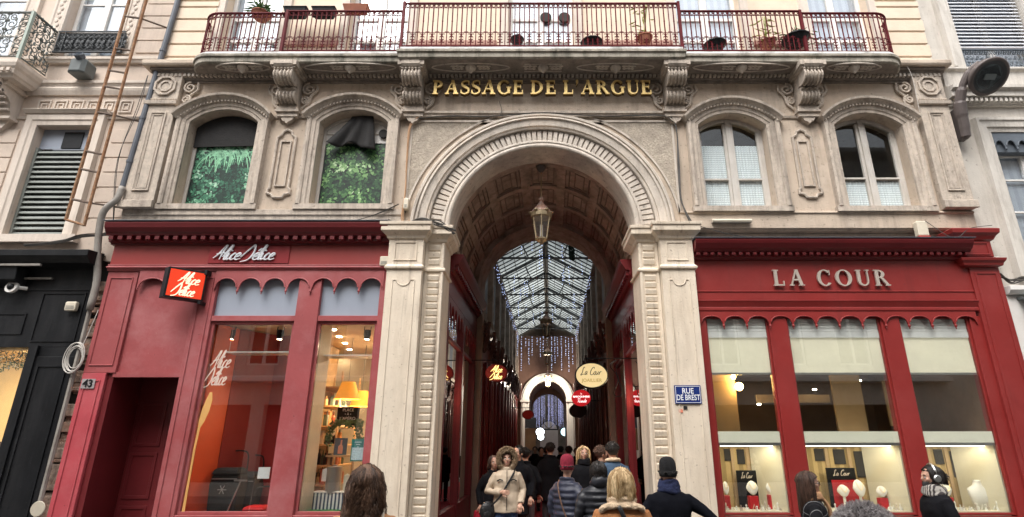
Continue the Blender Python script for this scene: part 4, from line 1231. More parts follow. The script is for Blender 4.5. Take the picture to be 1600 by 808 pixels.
# shopping trolleys (black) and a red one
def trolley(px, top, Y, label, mt, w=.42, hgt=.9, rz=0):
    x, zt = P(px, top, Y)
    t = thing('shopping_trolley', label, 'shopping trolley', (x, Y, zt - hgt - .25))
    z0 = zt - hgt - .25
    m = MB().stack([(x - w / 2, Y - .14), (x + w / 2, Y - .14), (x + w / 2, Y + .14), (x - w / 2, Y + .14)], [(z0 + .12, -.03), (z0 + .2, 0), (z0 + hgt * .7, .02), (z0 + hgt * .86, .0), (z0 + hgt * .9, -.05)])
    b = m.build('bag', mt, t, bevel=.02)
    MB().box(x - w / 2 + .05, x + w / 2 - .05, Y - .185, Y - .165, z0 + .22, z0 + hgt * .45).build('front_pocket', mt, b, bevel=.008)
    q = MB()
    for k in range(3):
        a = PI * k / 3; q.tube([(x - .07 * math.cos(a), Y - .188, z0 + hgt * .62 - .07 * math.sin(a)), (x + .07 * math.cos(a), Y - .188, z0 + hgt * .62 + .07 * math.sin(a))], .006, 4)
    q.box(x - w / 2 + .02, x + w / 2 - .02, Y - .172, Y - .160, z0 + hgt * .80, z0 + hgt * .815)
    q.build('printed_star', M['steel'], b)
    q = MB().stack([(x - w / 2 + .03, Y - .15), (x + w / 2 - .03, Y - .15), (x + w / 2 - .03, Y + .12), (x - w / 2 + .03, Y + .12)], [(z0 + hgt * .88, .03), (z0 + hgt * .96, .01), (z0 + hgt * 1.0, -.04)]); q.build('flap', mt, b, bevel=.02)
    m = MB()
    m.tube(smooth_path([(x - .17, Y + .17, z0 + .1), (x - .17, Y + .17, z0 + hgt), (x - .15, Y + .17, zt - .05), (x - .08, Y + .17, zt), (x + .08, Y + .17, zt), (x + .15, Y + .17, zt - .05), (x + .17, Y + .17, z0 + hgt), (x + .17, Y + .17, z0 + .1)], 5), .013, 6)
    m.build('handle', M['black'], t)
    for s_ in (-1, 1):
        q = MB().lathe([(.03, -.02), (.085, -.02), (.085, .02), (.03, .02)], (0, 0, 0), 16).xf(Matrix.Translation((x + s_ * (w / 2 + .03), Y + .12, z0 + .085)) @ Matrix.Rotation(R(90), 4, 'Y'))
        q.build('wheel', M['black'], t)
MB().box(-5.2, -3.95, 9.1, 10.3, .2, .52).build('display_platform', redpart, S)
trolley(366, 705, 9.55, 'black shopping trolley with tall twin handle hoops near the orange panel', M['blackcloth'], .44, .84)
trolley(391, 712, 9.85, 'black shopping trolley behind the others by the red display wall', M['blackcloth'], .42, .72)
trolley(408, 762, 9.30, 'bright red shopping trolley low beside the wide red post', mat('bright red cloth', (.6, .01, .012), .6), .36, .55)
# pale folded trolley frame standing in front
x, z = P(365, 790, 9.2)
m = MB(); m.tube([q3(352, 806, 9.22), q3(376, 752, 9.22)], .012, 6); m.tube([q3(366, 751, 9.22), q3(386, 751, 9.22)], .014, 6); m.tube([q3(330, 800, 9.22), q3(362, 800, 9.22)], .012, 6)
tag(m.build('folding_trolley_frame', M['steel'], None), 'bare steel folding trolley frame leaning in front of the black trolleys', 'trolley frame')
x0, z0 = P(402, 748, 8.98); x1, z1 = P(423, 730, 8.98)
o = MB().box(x0, x1, 8.972, 8.975, z0, z1).build('paper_notice', mat('white paper', (.8, .8, .8), .6)); tag(o, 'blank white paper notice taped inside the trolley window glass', 'notice')

# lamp window: shelves, lamps, boards, canisters
t = thing('wall_shelves', 'tall wooden shelving of boxes and bottles along the side of the lamp window', 'shelving', (-3.85, 11, 0.3))
m = MB()
for z in (.62, 1.0, 1.32, 1.68, 2.0, 2.36, 2.7): m.box(-4.12, -3.60, 10.5, 11.6, z, z + .025)
for y in (10.5, 11.58): m.box(-4.14, -4.11, y, y + .03, .1, 3.0); m.box(-3.62, -3.59, y, y + .02, .1, 3.0)
m.box(-4.16, -4.14, 10.2, 11.7, .1, 3.6)
m.build('shelf', shelfwood, t)
cols = [(.30, .08, .04), (.05, .04, .04), (.55, .38, .16), (.10, .14, .10), (.45, .2, .06), (.5, .45, .38)]
bm_ = [mat('goods %d' % i, c, .5) for i, c in enumerate(cols)]
for i in range(84):
    z = random.choice((.645, 1.025, 1.345, 1.705, 2.025, 2.385)); y = random.uniform(10.5, 11.4); x = random.uniform(-4.06, -3.68)
    h_ = random.uniform(.14, .28)
    if i % 2:
        o = MB().lathe([(.03, 0), (.033, h_ * .6), (.012, h_ * .75), (.012, h_)], (x, y, z), 10).build('bottle', random.choice(bm_))
    else:
        o = MB().box(x, x + random.uniform(.06, .12), y, y + .09, z, z + h_).build('goods_box', random.choice(bm_), bevel=.004)
    tag(o, 'small packaged bottle or box on the wooden shelving of the lamp window', 'shelf goods', 'goods on the wooden shelves')
shade = mat('orange lamp shade', (.60, .22, .02), .8, .1, 6, 0, emit=(1, .36, .03, .3))
def pendant(px, py0, py1, wt, wb, Y, label):
    x, zt = P(px, py0, Y); _, zb = P(px, py1, Y)
    k = Y / (FOC * .98)
    t = thing('pendant_lamp', label, 'lamp', (x, Y, zb))
    m = MB().lathe([(wb * k / 2, 0), (wt * k / 2, zt - zb)], (x, Y, zb), 28); 
    m.f = m.f[:-2]; m.mi = m.mi[:-2]
    m.build('lamp_shade', shade, t, smooth=True)
    MB().tube([(x, Y, zt), (x, Y, 3.62)], .006, 5).build('cord', M['cable'], t)
    MB().ell((x, Y, zb + .08), (.05, .05, .06)).build('bulb', mat('bulb', (1, .85, .6), emit=(1, .7, .35, 25)), t)
    l = bpy.data.lights.new('bulb_light', 'POINT'); l.energy = 22; l.color = (1, .68, .36); l.shadow_soft_size = .08
    lo = bpy.data.objects.new('bulb_light', l); COL.objects.link(lo); lo.location = (x, Y, zb - .06)
MB().box(-3.2, -2.5, 11.2, 11.3, 3.59, 3.61).build('ceiling_strip', warm, thing('added_ceiling_strip', 'slim warm glowing strip added on the ceiling to brighten the lamp window', 'lamp', (-2.85, 11.25, 3.6)))  # glowing strip added because the window was too dim
l = bpy.data.lights.new('added_strip_fill', 'AREA'); l.energy = 26; l.size = .7; l.color = (1, .8, .52); lo = bpy.data.objects.new('added_strip_fill', l); COL.objects.link(lo); lo.location = (-2.85, 11.0, 3.56)  # fill light added with the strip to brighten the room
pendant(545, 597, 624, 19, 37, 10.4, 'orange cone lamp shade hanging in the window, the nearer and left one of two')
pendant(566, 611, 635, 17, 33, 11.3, 'orange cone lamp shade hanging in the window, lower and deeper than its twin')
# small recessed downlights in the ceiling
for i, (px, py) in enumerate(((521, 516), (530, 527), (539, 537), (546, 547), (563, 568), (568, 575))):
    Y = 9.6 + i * .55
    x = P(px, py, Y)[0]
    Z = 3.605; k = (Z - H) / (math.sin(TH) + (CY - py) / FOC * math.cos(TH)); Y = k * (math.cos(TH) - (CY - py) / FOC * math.sin(TH)); x = k * (px - CX) / FOC
    o = MB().lathe([(.045, 0), (.05, .012)], (x, min(Y, 12.8), Z), 14).build('downlight', warm)
    tag(o, 'small glowing recessed downlight in the ceiling of the lamp window', 'downlight', 'downlights over the lamp window')
# chalkboard, greenery, poster, notice, canisters, striped box
x0, z0 = P(526, 655, 10.2); x1, z1 = P(562, 636, 10.2)
t = thing('chalkboard', 'black chalkboard reading PLACE A L\'APERO under the orange lamps', 'chalkboard', ((x0 + x1) / 2, 10.2, z0))
MB().box(x0, x1, 10.2, 10.22, z0 - .10, z1).build('board', M['black'], t)
wht = mat('chalk white', (.8, .8, .8), .8, emit=None)
m = MB()
for txt, dz, s_ in (('PLACE', -.055, .07), ('• À •', -.125, .06), ("L'APÉRO", -.20, .075)):
    q = text_mb(txt, s_, (x0 + x1) / 2, z1 + dz, 10.192, .006); m.add(q.v, q.f)
m.build('chalk_words', wht, t)
leafm = mat('eucalyptus leaf', (.10, .17, .07), .6, .4, 9, 0)
m = MB()
gp = smooth_path([q3(513, 690, 10.1), q3(518, 668, 10.1), q3(530, 660, 10.1), q3(548, 662, 10.1), q3(562, 660, 10.1), q3(560, 675, 10.1), q3(563, 690, 10.1)], 8)
for p in gp:
    for k in range(7):
        c = p + Vector((random.uniform(-.06, .06), random.uniform(-.05, .05), random.uniform(-.07, .05)))
        m.ell(c, (.022, .008, .016), 6, 4, Matrix.Rotation(random.uniform(0, 6), 3, 'Y') @ Matrix.Rotation(random.uniform(0, 6), 3, 'Z'))
m.tube(gp, .006, 4)
tag(m.build('leaf_garland', leafm), 'leafy green garland draped round the chalkboard', 'garland')
t = thing('product_table', 'wooden counter board across the lamp window carrying a dark poster card', 'counter', (-2.95, 9.8, .9))
(x0, z0), (x1, z1) = P(512, 714, 9.8), P(548, 711, 9.8)
MB().box(x0, x1 + .1, 9.7, 10.1, z0, z0 + .03).build('board', shelfwood, t)
m = MB(); m.box(x0 + .02, x0 + .05, 9.75, 9.79, GZ + .17, z0); m.box(x1 + .04, x1 + .07, 9.75, 9.79, GZ + .17, z0); m.build('leg', shelfwood, t)
ztab = z0 + .03
t = thing('poster_card', 'dark grey card with a pink bottle picture standing on the wooden counter', 'poster', (P(532, 700, 9.8)[0], 9.8, ztab))
x0 = P(522, 700, 9.8)[0]; x1 = P(542, 700, 9.8)[0]
MB().box(x0, x1, 9.8, 9.81, ztab, ztab + .27).build('card', M['slate'], t)
xm = (x0 + x1) / 2
MB().tube([(xm, 9.796, ztab + .02), (xm, 9.796, ztab + .13), (xm + .005, 9.796, ztab + .17), (xm + .01, 9.796, ztab + .24)], [.04, .04, .014, .012], 10, flat=.1).build('bottle_picture', mat('pink print', (.65, .3, .2), .5), t)
x0, z0 = P(547, 721, 8.985); x1, z1 = P(571, 686, 8.985)
t = thing('price_notice', 'teal and white printed notice taped inside the lamp window by the cream pillar', 'notice', ((x0 + x1) / 2, 8.985, z0))
MB().box(x0, x1, 8.975, 8.979, z0, z1).build('sheet', mat('teal print', (.03, .19, .18), .5), t)
MB().box(x0 + .015, x1 - .015, 8.971, 8.9735, z0 + .02, z0 + .20).build('printed_block', mat('pale print', (.55, .66, .7), .5, .3, 60, 0), t)
m = MB()
for k in range(3): m.box(x0 + .05 + .02 * k, x1 - .05 - .02 * k, 8.9712, 8.9735, z1 - .05 - .035 * k, z1 - .042 - .035 * k)
m.build('printed_line', M['enamelwhite'], t)
# canisters
for px, pt, pb, wpx, mt, lab in ((524, 726, 770, 22, 'steel', 'big steel canister with a lidded top on the striped box'), (509, 732, 752, 9, 'white', 'white packet beside the steel canister on the striped box'), (543, 740, 770, 9, 'plastic', 'pale glass jar beside the steel canister on the striped box')):
    x, zt = P(px, pt, 9.45); _, zb = P(px, pb, 9.45); rr = wpx * 9.45 / 880 / 2
    t = thing('canister' if mt != 'white' else 'packet', lab, 'canister' if mt != 'white' else 'packet', (x, 9.45, zb))
    MB().lathe([(rr, 0), (rr, (zt - zb) * .86), (rr * .97, (zt - zb) * .9)], (x, 9.45, zb), 20).build('body', M[mt], t)
    MB().lathe([(rr * 1.02, 0), (rr * 1.02, (zt - zb) * .06), (rr * .3, (zt - zb) * .09), (rr * .3, (zt - zb) * .14)], (x, 9.45, zb + (zt - zb) * .86), 20).build('lid', M[mt], t)
x0, zt = P(487, 770, 9.35); x1, zb = P(545, 795, 9.35)
t = thing('striped_crate', 'blue and white striped crate under the canisters in the lamp window', 'crate', ((x0 + x1) / 2, 9.45, zb))
MB().box(x0, x1, 9.35, 9.62, zb - .1, zt).build('crate_body', stripe_mat('blue stripes', (.72, .72, .7), (.05, .07, .12), 5.5, 0), t, bevel=.006)
MB().box(x0 - .01, x1 + .01, 9.34, 9.63, zt, zt + .015).build('rim', M['white'], t)
x0, zt = P(475, 800, 9.2); x1, zb = P(530, 810, 9.2)
tag(MB().box(x0, x1, 9.15, 9.33, zb - .15, zt + .02).build('green_box', mat('green card', (.03, .19, .04), .6), bevel=.006), 'green box on the sill of the lamp window', 'box')

# ---------------------------------------------------------------- projecting lit box sign on the left shop
t = thing('projecting_box_sign', 'black edged square orange red light box sign with white script, projecting beside the doorway', 'sign', (-5.46, 8.88, 3.95))
mt = Matrix.Translation((-5.46, 8.87, 4.07))
# the box: a flat square slab standing out from the wall, turned outwards and seen from its right-hand face
d = Vector((-.16, -.87, 0)); d2 = Vector((.13, -.024, 0)) * 1.0
zlo, zhi = 3.92, 4.42
A = Vector((-5.44, 8.80, 0)); 
fx = A; bx = A + Vector((-.42, -.36, 0))
nrm_ = Vector((-.36, .42, 0)).normalized() * -.14
# corners: face runs from A (near wall) to bx (street side), thickness along nrm_
c = [fx, bx, bx - nrm_ * -1.0, fx - nrm_ * -1.0]
m = MB().prism([(p.x, p.y) for p in (fx, bx, bx + Vector((-.13, .10, 0)), fx + Vector((-.13, .10, 0)))], None, 'z', zlo, zhi)
m.build('housing', M['slate'] if False else M['black'], t, bevel=.006)
fn = Vector((.42, -.36, 0)).normalized(); fdir = (fx - bx).normalized()
signred = mat('lit sign red', (.72, .045, .01), .45, .05, 2, 0, emit=(.9, .05, .01, .18))
m = MB(); e0 = bx + fdir * .03 + fn * .004; e1 = fx - fdir * .03 + fn * .004
m.add([(e0.x, e0.y, zlo + .03), (e1.x, e1.y, zlo + .03), (e1.x, e1.y, zhi - .03), (e0.x, e0.y, zhi - .03), *[((p - fn * .003).x, (p - fn * .003).y, z) for p, z in ((e0, zlo + .03), (e1, zlo + .03), (e1, zhi - .03), (e0, zhi - .03))]],
      [(0, 1, 2, 3), (7, 6, 5, 4), (0, 4, 5, 1), (1, 5, 6, 2), (2, 6, 7, 3), (3, 7, 4, 0)])
m.build('sign_face', signred, t)
mm = MB(); script_text('Alice', .15, .255, .19, 0, .0105, squeeze=.95, flat=.3, mb=mm, k=6); script_text('Délice', .10, .055, .19, 0, .0105, squeeze=.82, flat=.3, mb=mm, k=6)
mm.v = [tuple(bx + fdir * (x + .02) + fn * (.008 - y) + Vector((0, 0, zlo + .0 + z))) for x, y, z in mm.v]
mm.build('script_words', mat('lit script', (.85, .75, .6), emit=(1, .75, .45, .35)), t)
m = MB().box(-5.47, -5.43, 8.72, 8.9, zlo - .05, zlo + .0); m.box(-5.47, -5.43, 8.75, 8.9, zhi - .05, zhi + .03); m.build('bracket', M['black'], t)

# ---------------------------------------------------------------- jewellery shop (right of the arch)
S2 = thing('shopfront', 'deep red jewellery shopfront with three display windows and raised silver capitals', 'shopfront', (5.0, 8.9, GZ))
S = S2
XA, XB = 2.665, 7.28
m = MB()
m.profx([(9.0, 4.66), (8.83, 4.66), (8.82, 4.69), (8.78, 4.70), (8.78, 4.76), (8.71, 4.765), (8.70, 4.79), (8.66, 4.81), (8.61, 4.88), (8.59, 4.93), (8.59, 4.945), (9.0, 4.96)], XA, XB)
x = XA + .03
while x < XB - .06: m.box(x, x + .06, 8.715, 8.785, 4.705, 4.757); x += .118
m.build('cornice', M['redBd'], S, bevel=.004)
MB().box(XA - .02, XB + .03, 8.575, 9.0, 4.961, 4.972).build('zinc_flashing', M['zinc'], S)
m = MB().box(XA, XB, 8.87, 9.1, 3.97, 4.659)
m.profx([(8.87, 4.10), (8.857, 4.105), (8.857, 4.125), (8.87, 4.13)], XA, XB)
m.build('fascia', M['redB'], S, bevel=.004)
m = MB()
m.profx([(9.0, 3.78), (8.865, 3.78), (8.855, 3.80), (8.855, 3.84), (8.865, 3.845), (8.83, 3.93), (8.82, 3.945), (8.82, 3.955), (8.86, 3.968), (9.0, 3.968)], XA, XB + .01)
scallop_plate(m, XA + .03, XB - .06, 12, 3.55, 3.70, 3.779, 8.87, 8.895)
m.build('valance', M['redB'], S, bevel=.003)
for c, mb in roman_text('LA COUR', 3.96, 4.20, .275, 8.85, .03, gap=.26, space=.55, width=1.93):
    mb.build('letter', M['silver'], S)
for x0, x1 in ((2.665, 2.79), (3.815, 4.115), (5.65, 5.955), (7.11, 7.30)):
    m = MB().box(x0, x1, 8.89, 9.1, GZ, 3.70)
    m.build('post', M['redB'], S, bevel=.006)
m = MB()
m.box(7.28, 7.775, 8.84, 9.05, GZ, 4.52); sunk(m, 7.36, 7.70, .5, 4.42, 8.84, .03)
m.box(7.20, 7.72, 8.80, 9.05, 4.70, 4.98) ; sunk(m, 7.27, 7.65, 4.74, 4.94, 8.80, .025)
m.stack([(7.20, 8.82), (7.76, 8.82), (7.76, 9.05), (7.20, 9.05)], [(4.52, 0), (4.54, .05), (4.58, .06), (4.62, .09), (4.66, .10), (4.675, .02), (4.70, 0)])
m.stack([(7.14, 8.80), (7.74, 8.80), (7.74, 9.05), (7.14, 9.05)], [(4.98, 0), (5.0, .03), (5.06, .06), (5.10, .10), (5.17, .11), (5.185, .09)])
m.stack([(7.26, 8.84), (7.78, 8.84), (7.78, 9.05), (7.26, 9.05)], [(GZ, .05), (.4, .05), (.45, .0)])
m.build('pilaster', M['redB'], S, bevel=.005)
SP = [(2.79, 3.815), (4.115, 5.65), (5.955, 7.11)]
m = MB()
for a, b in SP:
    frame_rect(m, a, b, .72, 3.70, .03, 8.93, 8.98)
    m.box(a, b, 8.90, 9.05, .25, .70); m.box(a, b, 8.915, 9.05, GZ, .249); sunk(m, a + .08, b - .08, .32, .63, 8.90)
m.build('window_frame', M['redB'], S, bevel=.004)
blind = mat('cream blind', (.74, .69, .54), .7, .08, 1.5, .6, 5, emit=(1, .93, .70, .10))  # faint glow put into the blind, as if lit from the shop behind
bandm = mat('cream glass band', (.66, .65, .54), .3, .05, 2, 0, emit=(1, .94, .74, .10))  # same faint glow put into the band
showcase = mat('cream showcase lining', (.62, .575, .45), .6, .06, 1.5, 0)
goldc = stripe_mat('gold curtain', (.46, .33, .15), (.30, .21, .09), 2.2, 0)
brownroom = mat('brown interior', (.17, .11, .075), .6, .3, 1.2, 0)
tanw = mat('tan interior panel', (.42, .29, .16), .6, .2, 1.2, 0)
m = MB(); m.box(2.7, 7.3, 12.2, 12.3, GZ, 3.7); m.box(2.66, 2.74, 9.1, 12.2, GZ, 3.75); m.box(7.24, 7.3, 9.1, 12.2, GZ, 3.75); m.build('shop_wall', brownroom, S)
MB().box(2.7, 7.3, 9.1, 12.2, 3.3, 3.38).build('shop_ceiling', brownroom, S)
MB().box(2.7, 7.3, 9.1, 12.2, GZ, .02).build('shop_floor', brownroom, S)
for k, (a, b) in enumerate(SP):
    MB().box(a + .03, b - .03, 8.952, 8.958, .75, 3.67).build('pane', M['shopglass'], S)
    m = MB()
    for i in range(5): m.profx([(8.97, 3.45 + i * .055), (8.965, 3.475 + i * .055), (8.97, 3.50 + i * .055), (8.99, 3.475 + i * .055)], a + .02, b - .02)
    m.box(a + .02, b - .02, 8.962, 9.01, 3.36, 3.45); m.box(a + .02, b - .02, 8.985, 9.01, 3.45, 3.72)
    m.build('roller_shutter', mat('shutter aluminium', (.80, .79, .77), .45, .1, 3, .02), S)
    MB().box(a + .03, b - .03, 8.985, 8.99, 2.80, 3.36).build('roller_blind', blind, S)
    MB().box(a + .03, b - .03, 8.98, 9.0, 2.765, 2.80).build('blind_rail', M['steel'], S)
    MB().box(a + .03, b - .03, 8.97, 8.985, 1.735, 1.90).build('glass_band', bandm, S)
    MB().box(a + .03, b - .03, 8.968, 9.01, 1.69, 1.733).build('mirror_rail', M['steel'], S)
    # the show case behind the glass
    m = MB(); m.box(a + .02, b - .02, 9.0, 9.62, .68, .76); m.box(a + .01, a + .035, 9.0, 9.6, .76, 1.69) ; m.box(b - .035, b - .01, 9.0, 9.6, .76, 1.69)
    m.prism([(b - .04, 9.0), (b - .30, 9.58), (b - .28, 9.59), (b - .02, 9.01)], None, 'z', .76, 1.69)
    m.build('display_case', showcase, S)
    MB().box(a + .04, b - .04, 9.60, 9.62, .76, 1.66).build('gold_backdrop', goldc, S)
    # gold plated slats and panels of the backdrop
    for f in (.2, .42, .66): MB().box(a + (b - a) * f - .025, a + (b - a) * f + .025, 9.57, 9.6, .76, 1.66).build('backdrop_post', tanw, S)
    for f, g, z0, z1 in ((.1, .19, 1.35, 1.62), (.30, .40, 1.45, 1.64), (.5, .62, 1.4, 1.63), (.72, .84, 1.2, 1.6)): MB().box(a + (b - a) * f, a + (b - a) * g, 9.585, 9.6, z0, z1).build('backdrop_slot', M['dark'], S)
    l = bpy.data.lights.new('case_light', 'AREA'); l.shape = 'RECTANGLE'; l.size = b - a - .3; l.size_y = .12; l.energy = 2.1 * (b - a); l.color = (1, .88, .62)
    lo = bpy.data.objects.new('case_light', l); COL.objects.link(lo); lo.location = ((a + b) / 2, 9.12, 1.67); lo.rotation_euler = (R(12), 0, 0)
    MB().box(a + .12, b - .12, 9.06, 9.18, 1.676, 1.69).build('strip_lamp', mat('case lamp', (1, .9, .7), emit=(1, .88, .62, 3)), S)
# tan partitions seen through the clear strip
for q in ((2.9, 3.55, 10.0, 10.05, 1.7, 3.0), (5.1, 5.6, 9.7, 9.75, 1.7, 2.9), (6.0, 6.25, 9.7, 9.75, 2.0, 2.75), (4.2, 5.6, 10.8, 10.85, 2.45, 2.6)): MB().box(*q).build('tan_partition', tanw, S)
for px, py, lab in ((1155, 604, 'large bright warm ceiling lamp in the jewellery window nearest the arch'), (1146, 589, 'small warm ceiling lamp in the jewellery window nearest the arch')):
    x, z = P(px, py, 9.9)
    t = tag(MB().ell((x, 9.9, z), ((.07 if py == 604 else .04),) * 3).build('ceiling_lamp', mat('hot lamp', (1, .8, .4), emit=(1, .62, .2, 30))), lab, 'lamp')
for px, py in ((1273, 610), (1343, 596), (1308, 600), (1186, 633), (1146, 634)):
    x, z = P(px, py, 10.6)
    tag(MB().lathe([(.03, 0), (.04, .02), (.02, .03)], (x, 10.6, z), 10).build('spot_lamp', mat('cool spot', (1, .95, .85), emit=(1, .85, .6, 10))), 'small lit spot lamp deep inside the jewellery shop', 'spot lamp', 'spots inside the jewellery shop')

# jewellery displays -------------------------------------------------------
bustm = mat('white leatherette', (.72, .71, .67), .5, .03, 4, 0)
redb = mat('red stand', (.42, .012, .02), .5)
def oval_bust(px, pt, pb, wpx, Y, label, redbase=True, red_panel=False):
    x, zt = P(px, pt, Y); _, zb = P(px, pb, Y)
    rr = wpx * Y / 900 / 2; hh = (zt - zb) / 2
    t = thing('necklace_bust', label, 'necklace stand', (x, Y, .76))
    m = MB().ell((0, 0, 0), (rr, rr * .4, hh), 16, 10)
    m.v = [(vx * (1 - .35 * (vz / hh if vz < 0 else .15 * vz / hh) * -1) if vz < 0 else vx * (1 - .25 * vz / hh), vy, vz) for vx, vy, vz in m.v]
    m.xf(Matrix.Translation((x, Y, (zt + zb) / 2)) @ Matrix.Rotation(R(-14), 4, 'X') @ Matrix.Rotation(R(random.uniform(-16, 16)), 4, 'Z'))
    m.build('bust', bustm, t, smooth=True)
    m = MB().tube([(x - rr * .55, Y - rr * .32, zt - hh * .3), (x - rr * .3, Y - rr * .48, zt - hh * .95), (x, Y - rr * .52, zt - hh * 1.2), (x + rr * .3, Y - rr * .48, zt - hh * .95), (x + rr * .55, Y - rr * .32, zt - hh * .3)], .004, 4)
    m.build('necklace', M['gold'], t)
    if redbase: MB().box(x - rr * .75, x + rr * .75, Y - .03, Y + .07, .76, zb - .01).build('base', redb, t, bevel=.004)
    else: MB().lathe([(.05, 0), (.02, .02), (.02, zb - .74)], (x, Y, .76), 12).build('base', bustm, t)
G = 'white necklace stands in the jewellery windows'
for px, pt, pb, w_, Y, lab, rb in (
    (1133, 752, 773, 11, 9.25, 'white oval necklace stand half hidden behind the red post nearest the street plaque', True),
    (1174, 751, 774, 18, 9.3, 'white oval necklace stand in front of the black name card nearest the arch', True),
    (1203, 752, 772, 15, 9.3, 'white oval necklace stand beside the cream end panel of the window nearest the arch', True),
    (1316, 757, 777, 18, 9.35, 'white oval necklace stand before the red backed card, the lower of the pair', False),
    (1340, 749, 777, 20, 9.3, 'white oval necklace stand before the red backed card, the taller of the pair', False),
    (1376, 759, 777, 16, 9.3, 'white oval necklace stand on a red block in the widest jewellery window', True),
    (1475, 754, 776, 20, 9.3, 'white oval necklace stand just behind the man with headphones', True)):
    oval_bust(px, pt, pb, w_, Y, lab, rb)
# shoulder bust
x, zt = P(1525, 750, 9.3); _, zb = P(1525, 795, 9.3)
t = thing('necklace_bust', 'large white neck and shoulders display bust in the window beside the broad red pilaster', 'necklace stand', (x, 9.3, .76), G)
m = MB().tube([(x, 9.3, zb - .03), (x, 9.3, zb + .15), (x, 9.3, zb + .29), (x, 9.3, zb + .34), (x, 9.3, zt - .02), (x, 9.3, zt)], [(.10, .06), (.15, .08), (.17, .07), (.07, .05), (.05, .045), (.06, .05)], 16)
m.build('bust', bustm, t, smooth=True)
MB().box(x - .1, x + .1, 9.25, 9.38, .76, zb - .02).build('base', bustm, t)
# name cards
def card(pxa, pya, pxb, pyb, Y, label, red=False):
    (x0, z1), (x1, z0) = P(pxa, pya, Y), P(pxb, pyb, Y)
    t = thing('name_card', label, 'sign card', ((x0 + x1) / 2, Y, .76))
    MB().box(x0, x1, Y, Y + .015, .765, z1).build('card', M['black'], t, bevel=.003)
    m, w_ = script_text('La Cour', 0, 0, 1, 0, .01)
    m, _ = script_text('La Cour', x0 + (x1 - x0) * .22, z1 - .115, .085, Y - .004, .0055, squeeze=(x1 - x0) * .56 / w_ / .085, flat=.3)
    m.build('script_words', M['silver'], t)
    if red: MB().box(x0 + .05, x1 + .04, Y - .03, Y - .018, .765, z1 - .18).build('red_backing', redb, t)
card(1150, 735, 1188, 795, 9.50, 'black card with pale script in the window nearest the arch')
card(1290, 731, 1346, 795, 9.48, 'black card with pale script and a red backing in the widest window', True)
card(1453, 744, 1484, 795, 9.50, 'black card standing behind the man with headphones')
# little stands for rings and earrings
for a, b in SP:
    n = int((b - a) * 17)
    for i in range(n):
        x = a + .08 + (b - a - .16) * (i + random.uniform(.1, .9)) / n; y = random.uniform(9.06, 9.2); h_ = random.uniform(.04, .14)
        k = i % 3
        if k == 0: m = MB().lathe([(.022, 0), (.018, .008), (.008, h_ * .5), (.014, h_ * .8), (.003, h_)], (x, y, .761), 8)
        elif k == 1: m = MB().box(x - .02, x + .02, y - .015, y + .015, .761, .761 + h_ * .5); m.tube([(x, y, .761 + h_ * .4), (x, y, .761 + h_)], .008, 6)
        else: m = MB().tube([(x - .03, y, .765), (x, y, .761 + h_ * .7), (x + .03, y, .765)], .008, 5)
        o = m.build('ring_stand', bustm if i % 4 else M['silver']); tag(o, 'tiny white jewellery stand on the floor of a lit display window', 'ring stand', 'ring and earring stands in the jewellery windows')
# gilt chandelier ornaments
for px, py, lab in ((1195, 708, 'gilt and red flower ornament hanging at the top of the case nearest the arch'), (1380, 716, 'gilt chandelier ornament glowing at the back of the widest case')):
    x, z = P(px, py, 9.5); m = MB()
    for i in range(26): m.ell((x + random.uniform(-.1, .1), 9.5 + random.uniform(-.04, .03), z + random.uniform(-.07, .07)), (.018, .01, .014), 6, 4)
    m.tube([(x, 9.5, z), (x, 9.5, 1.66)], .004, 4)
    tag(m.build('gilt_ornament', M['gold']), lab, 'ornament')
# ================================================================== neighbour building on the left (pinkish)
L = thing('neighbour_building', 'pinkish limestone building with louvred window and grey wrought iron balcony beside the drain pipe', 'building', (-10.5, 9.05, GZ))
YN = 9.05
MB().plate([(-16, 4.7), (-7.27, 4.7), (-7.27, 17), (-16, 17)], [[(-9.30, 5.16), (-8.25, 5.16), (-8.25, 7.36), (-9.30, 7.36)], [(-9.42, 8.95), (-8.22, 8.95), (-8.22, 11.6), (-9.42, 11.6)], [(-12.1, 8.7), (-10.3, 8.7), (-10.3, 11.6), (-12.1, 11.6)], [(-12.2, 5.16), (-11.1, 5.16), (-11.1, 7.36), (-12.2, 7.36)]], YN, 9.45).build('wall', M['pinkwall'], L)
MB().profx([(8.8, 17), (15, 17), (15, 17.3), (11, 19.5), (8.8, 17.3)], -16, -7.45).build('roof', M['slate'], L)
sc = []
m = MB()
m.profx([(YN, 8.20), (9.0, 8.20), (8.98, 8.24), (8.96, 8.26), (8.96, 8.32), (YN, 8.34)], -16, -7.3)
m.build('string_course', M['pinktrim'], L); m = MB()
m.profx([(YN, 8.74), (8.99, 8.74), (8.97, 8.78), (8.95, 8.80), (8.95, 8.86), (8.99, 8.88), (YN, 8.90)], -16, -7.3)
m.build('string_course', M['pinktrim'], L); m = MB()
m.profx([(YN, 8.02), (9.01, 8.02), (8.98, 8.10), (8.97, 8.15), (9.0, 8.199), (YN, 8.199)], -16, -7.3)
m.build('string_course', M['pinktrim'], L); m = MB()
m.profx([(YN, 7.50), (9.02, 7.50), (9.0, 7.54), (YN, 7.56)], -16, -7.3)
x = -9.42
while x < -7.6:
    sunk_l = [(x, 7.66), (x + .22, 7.66), (x + .22, 7.90), (x, 7.90)]
    m.sweep(sunk_l, [(-.012, YN), (-.012, 9.025), (.012, 9.025), (.012, YN)], closed=True)
    m.sweep([(x + .06, 7.72), (x + .16, 7.72), (x + .16, 7.84), (x + .06, 7.84)], [(-.01, YN), (-.01, 9.03), (.01, 9.03), (.01, YN)], closed=True); x += .31
m.build('sunk_panel_frieze', M['pinktrim'], L)
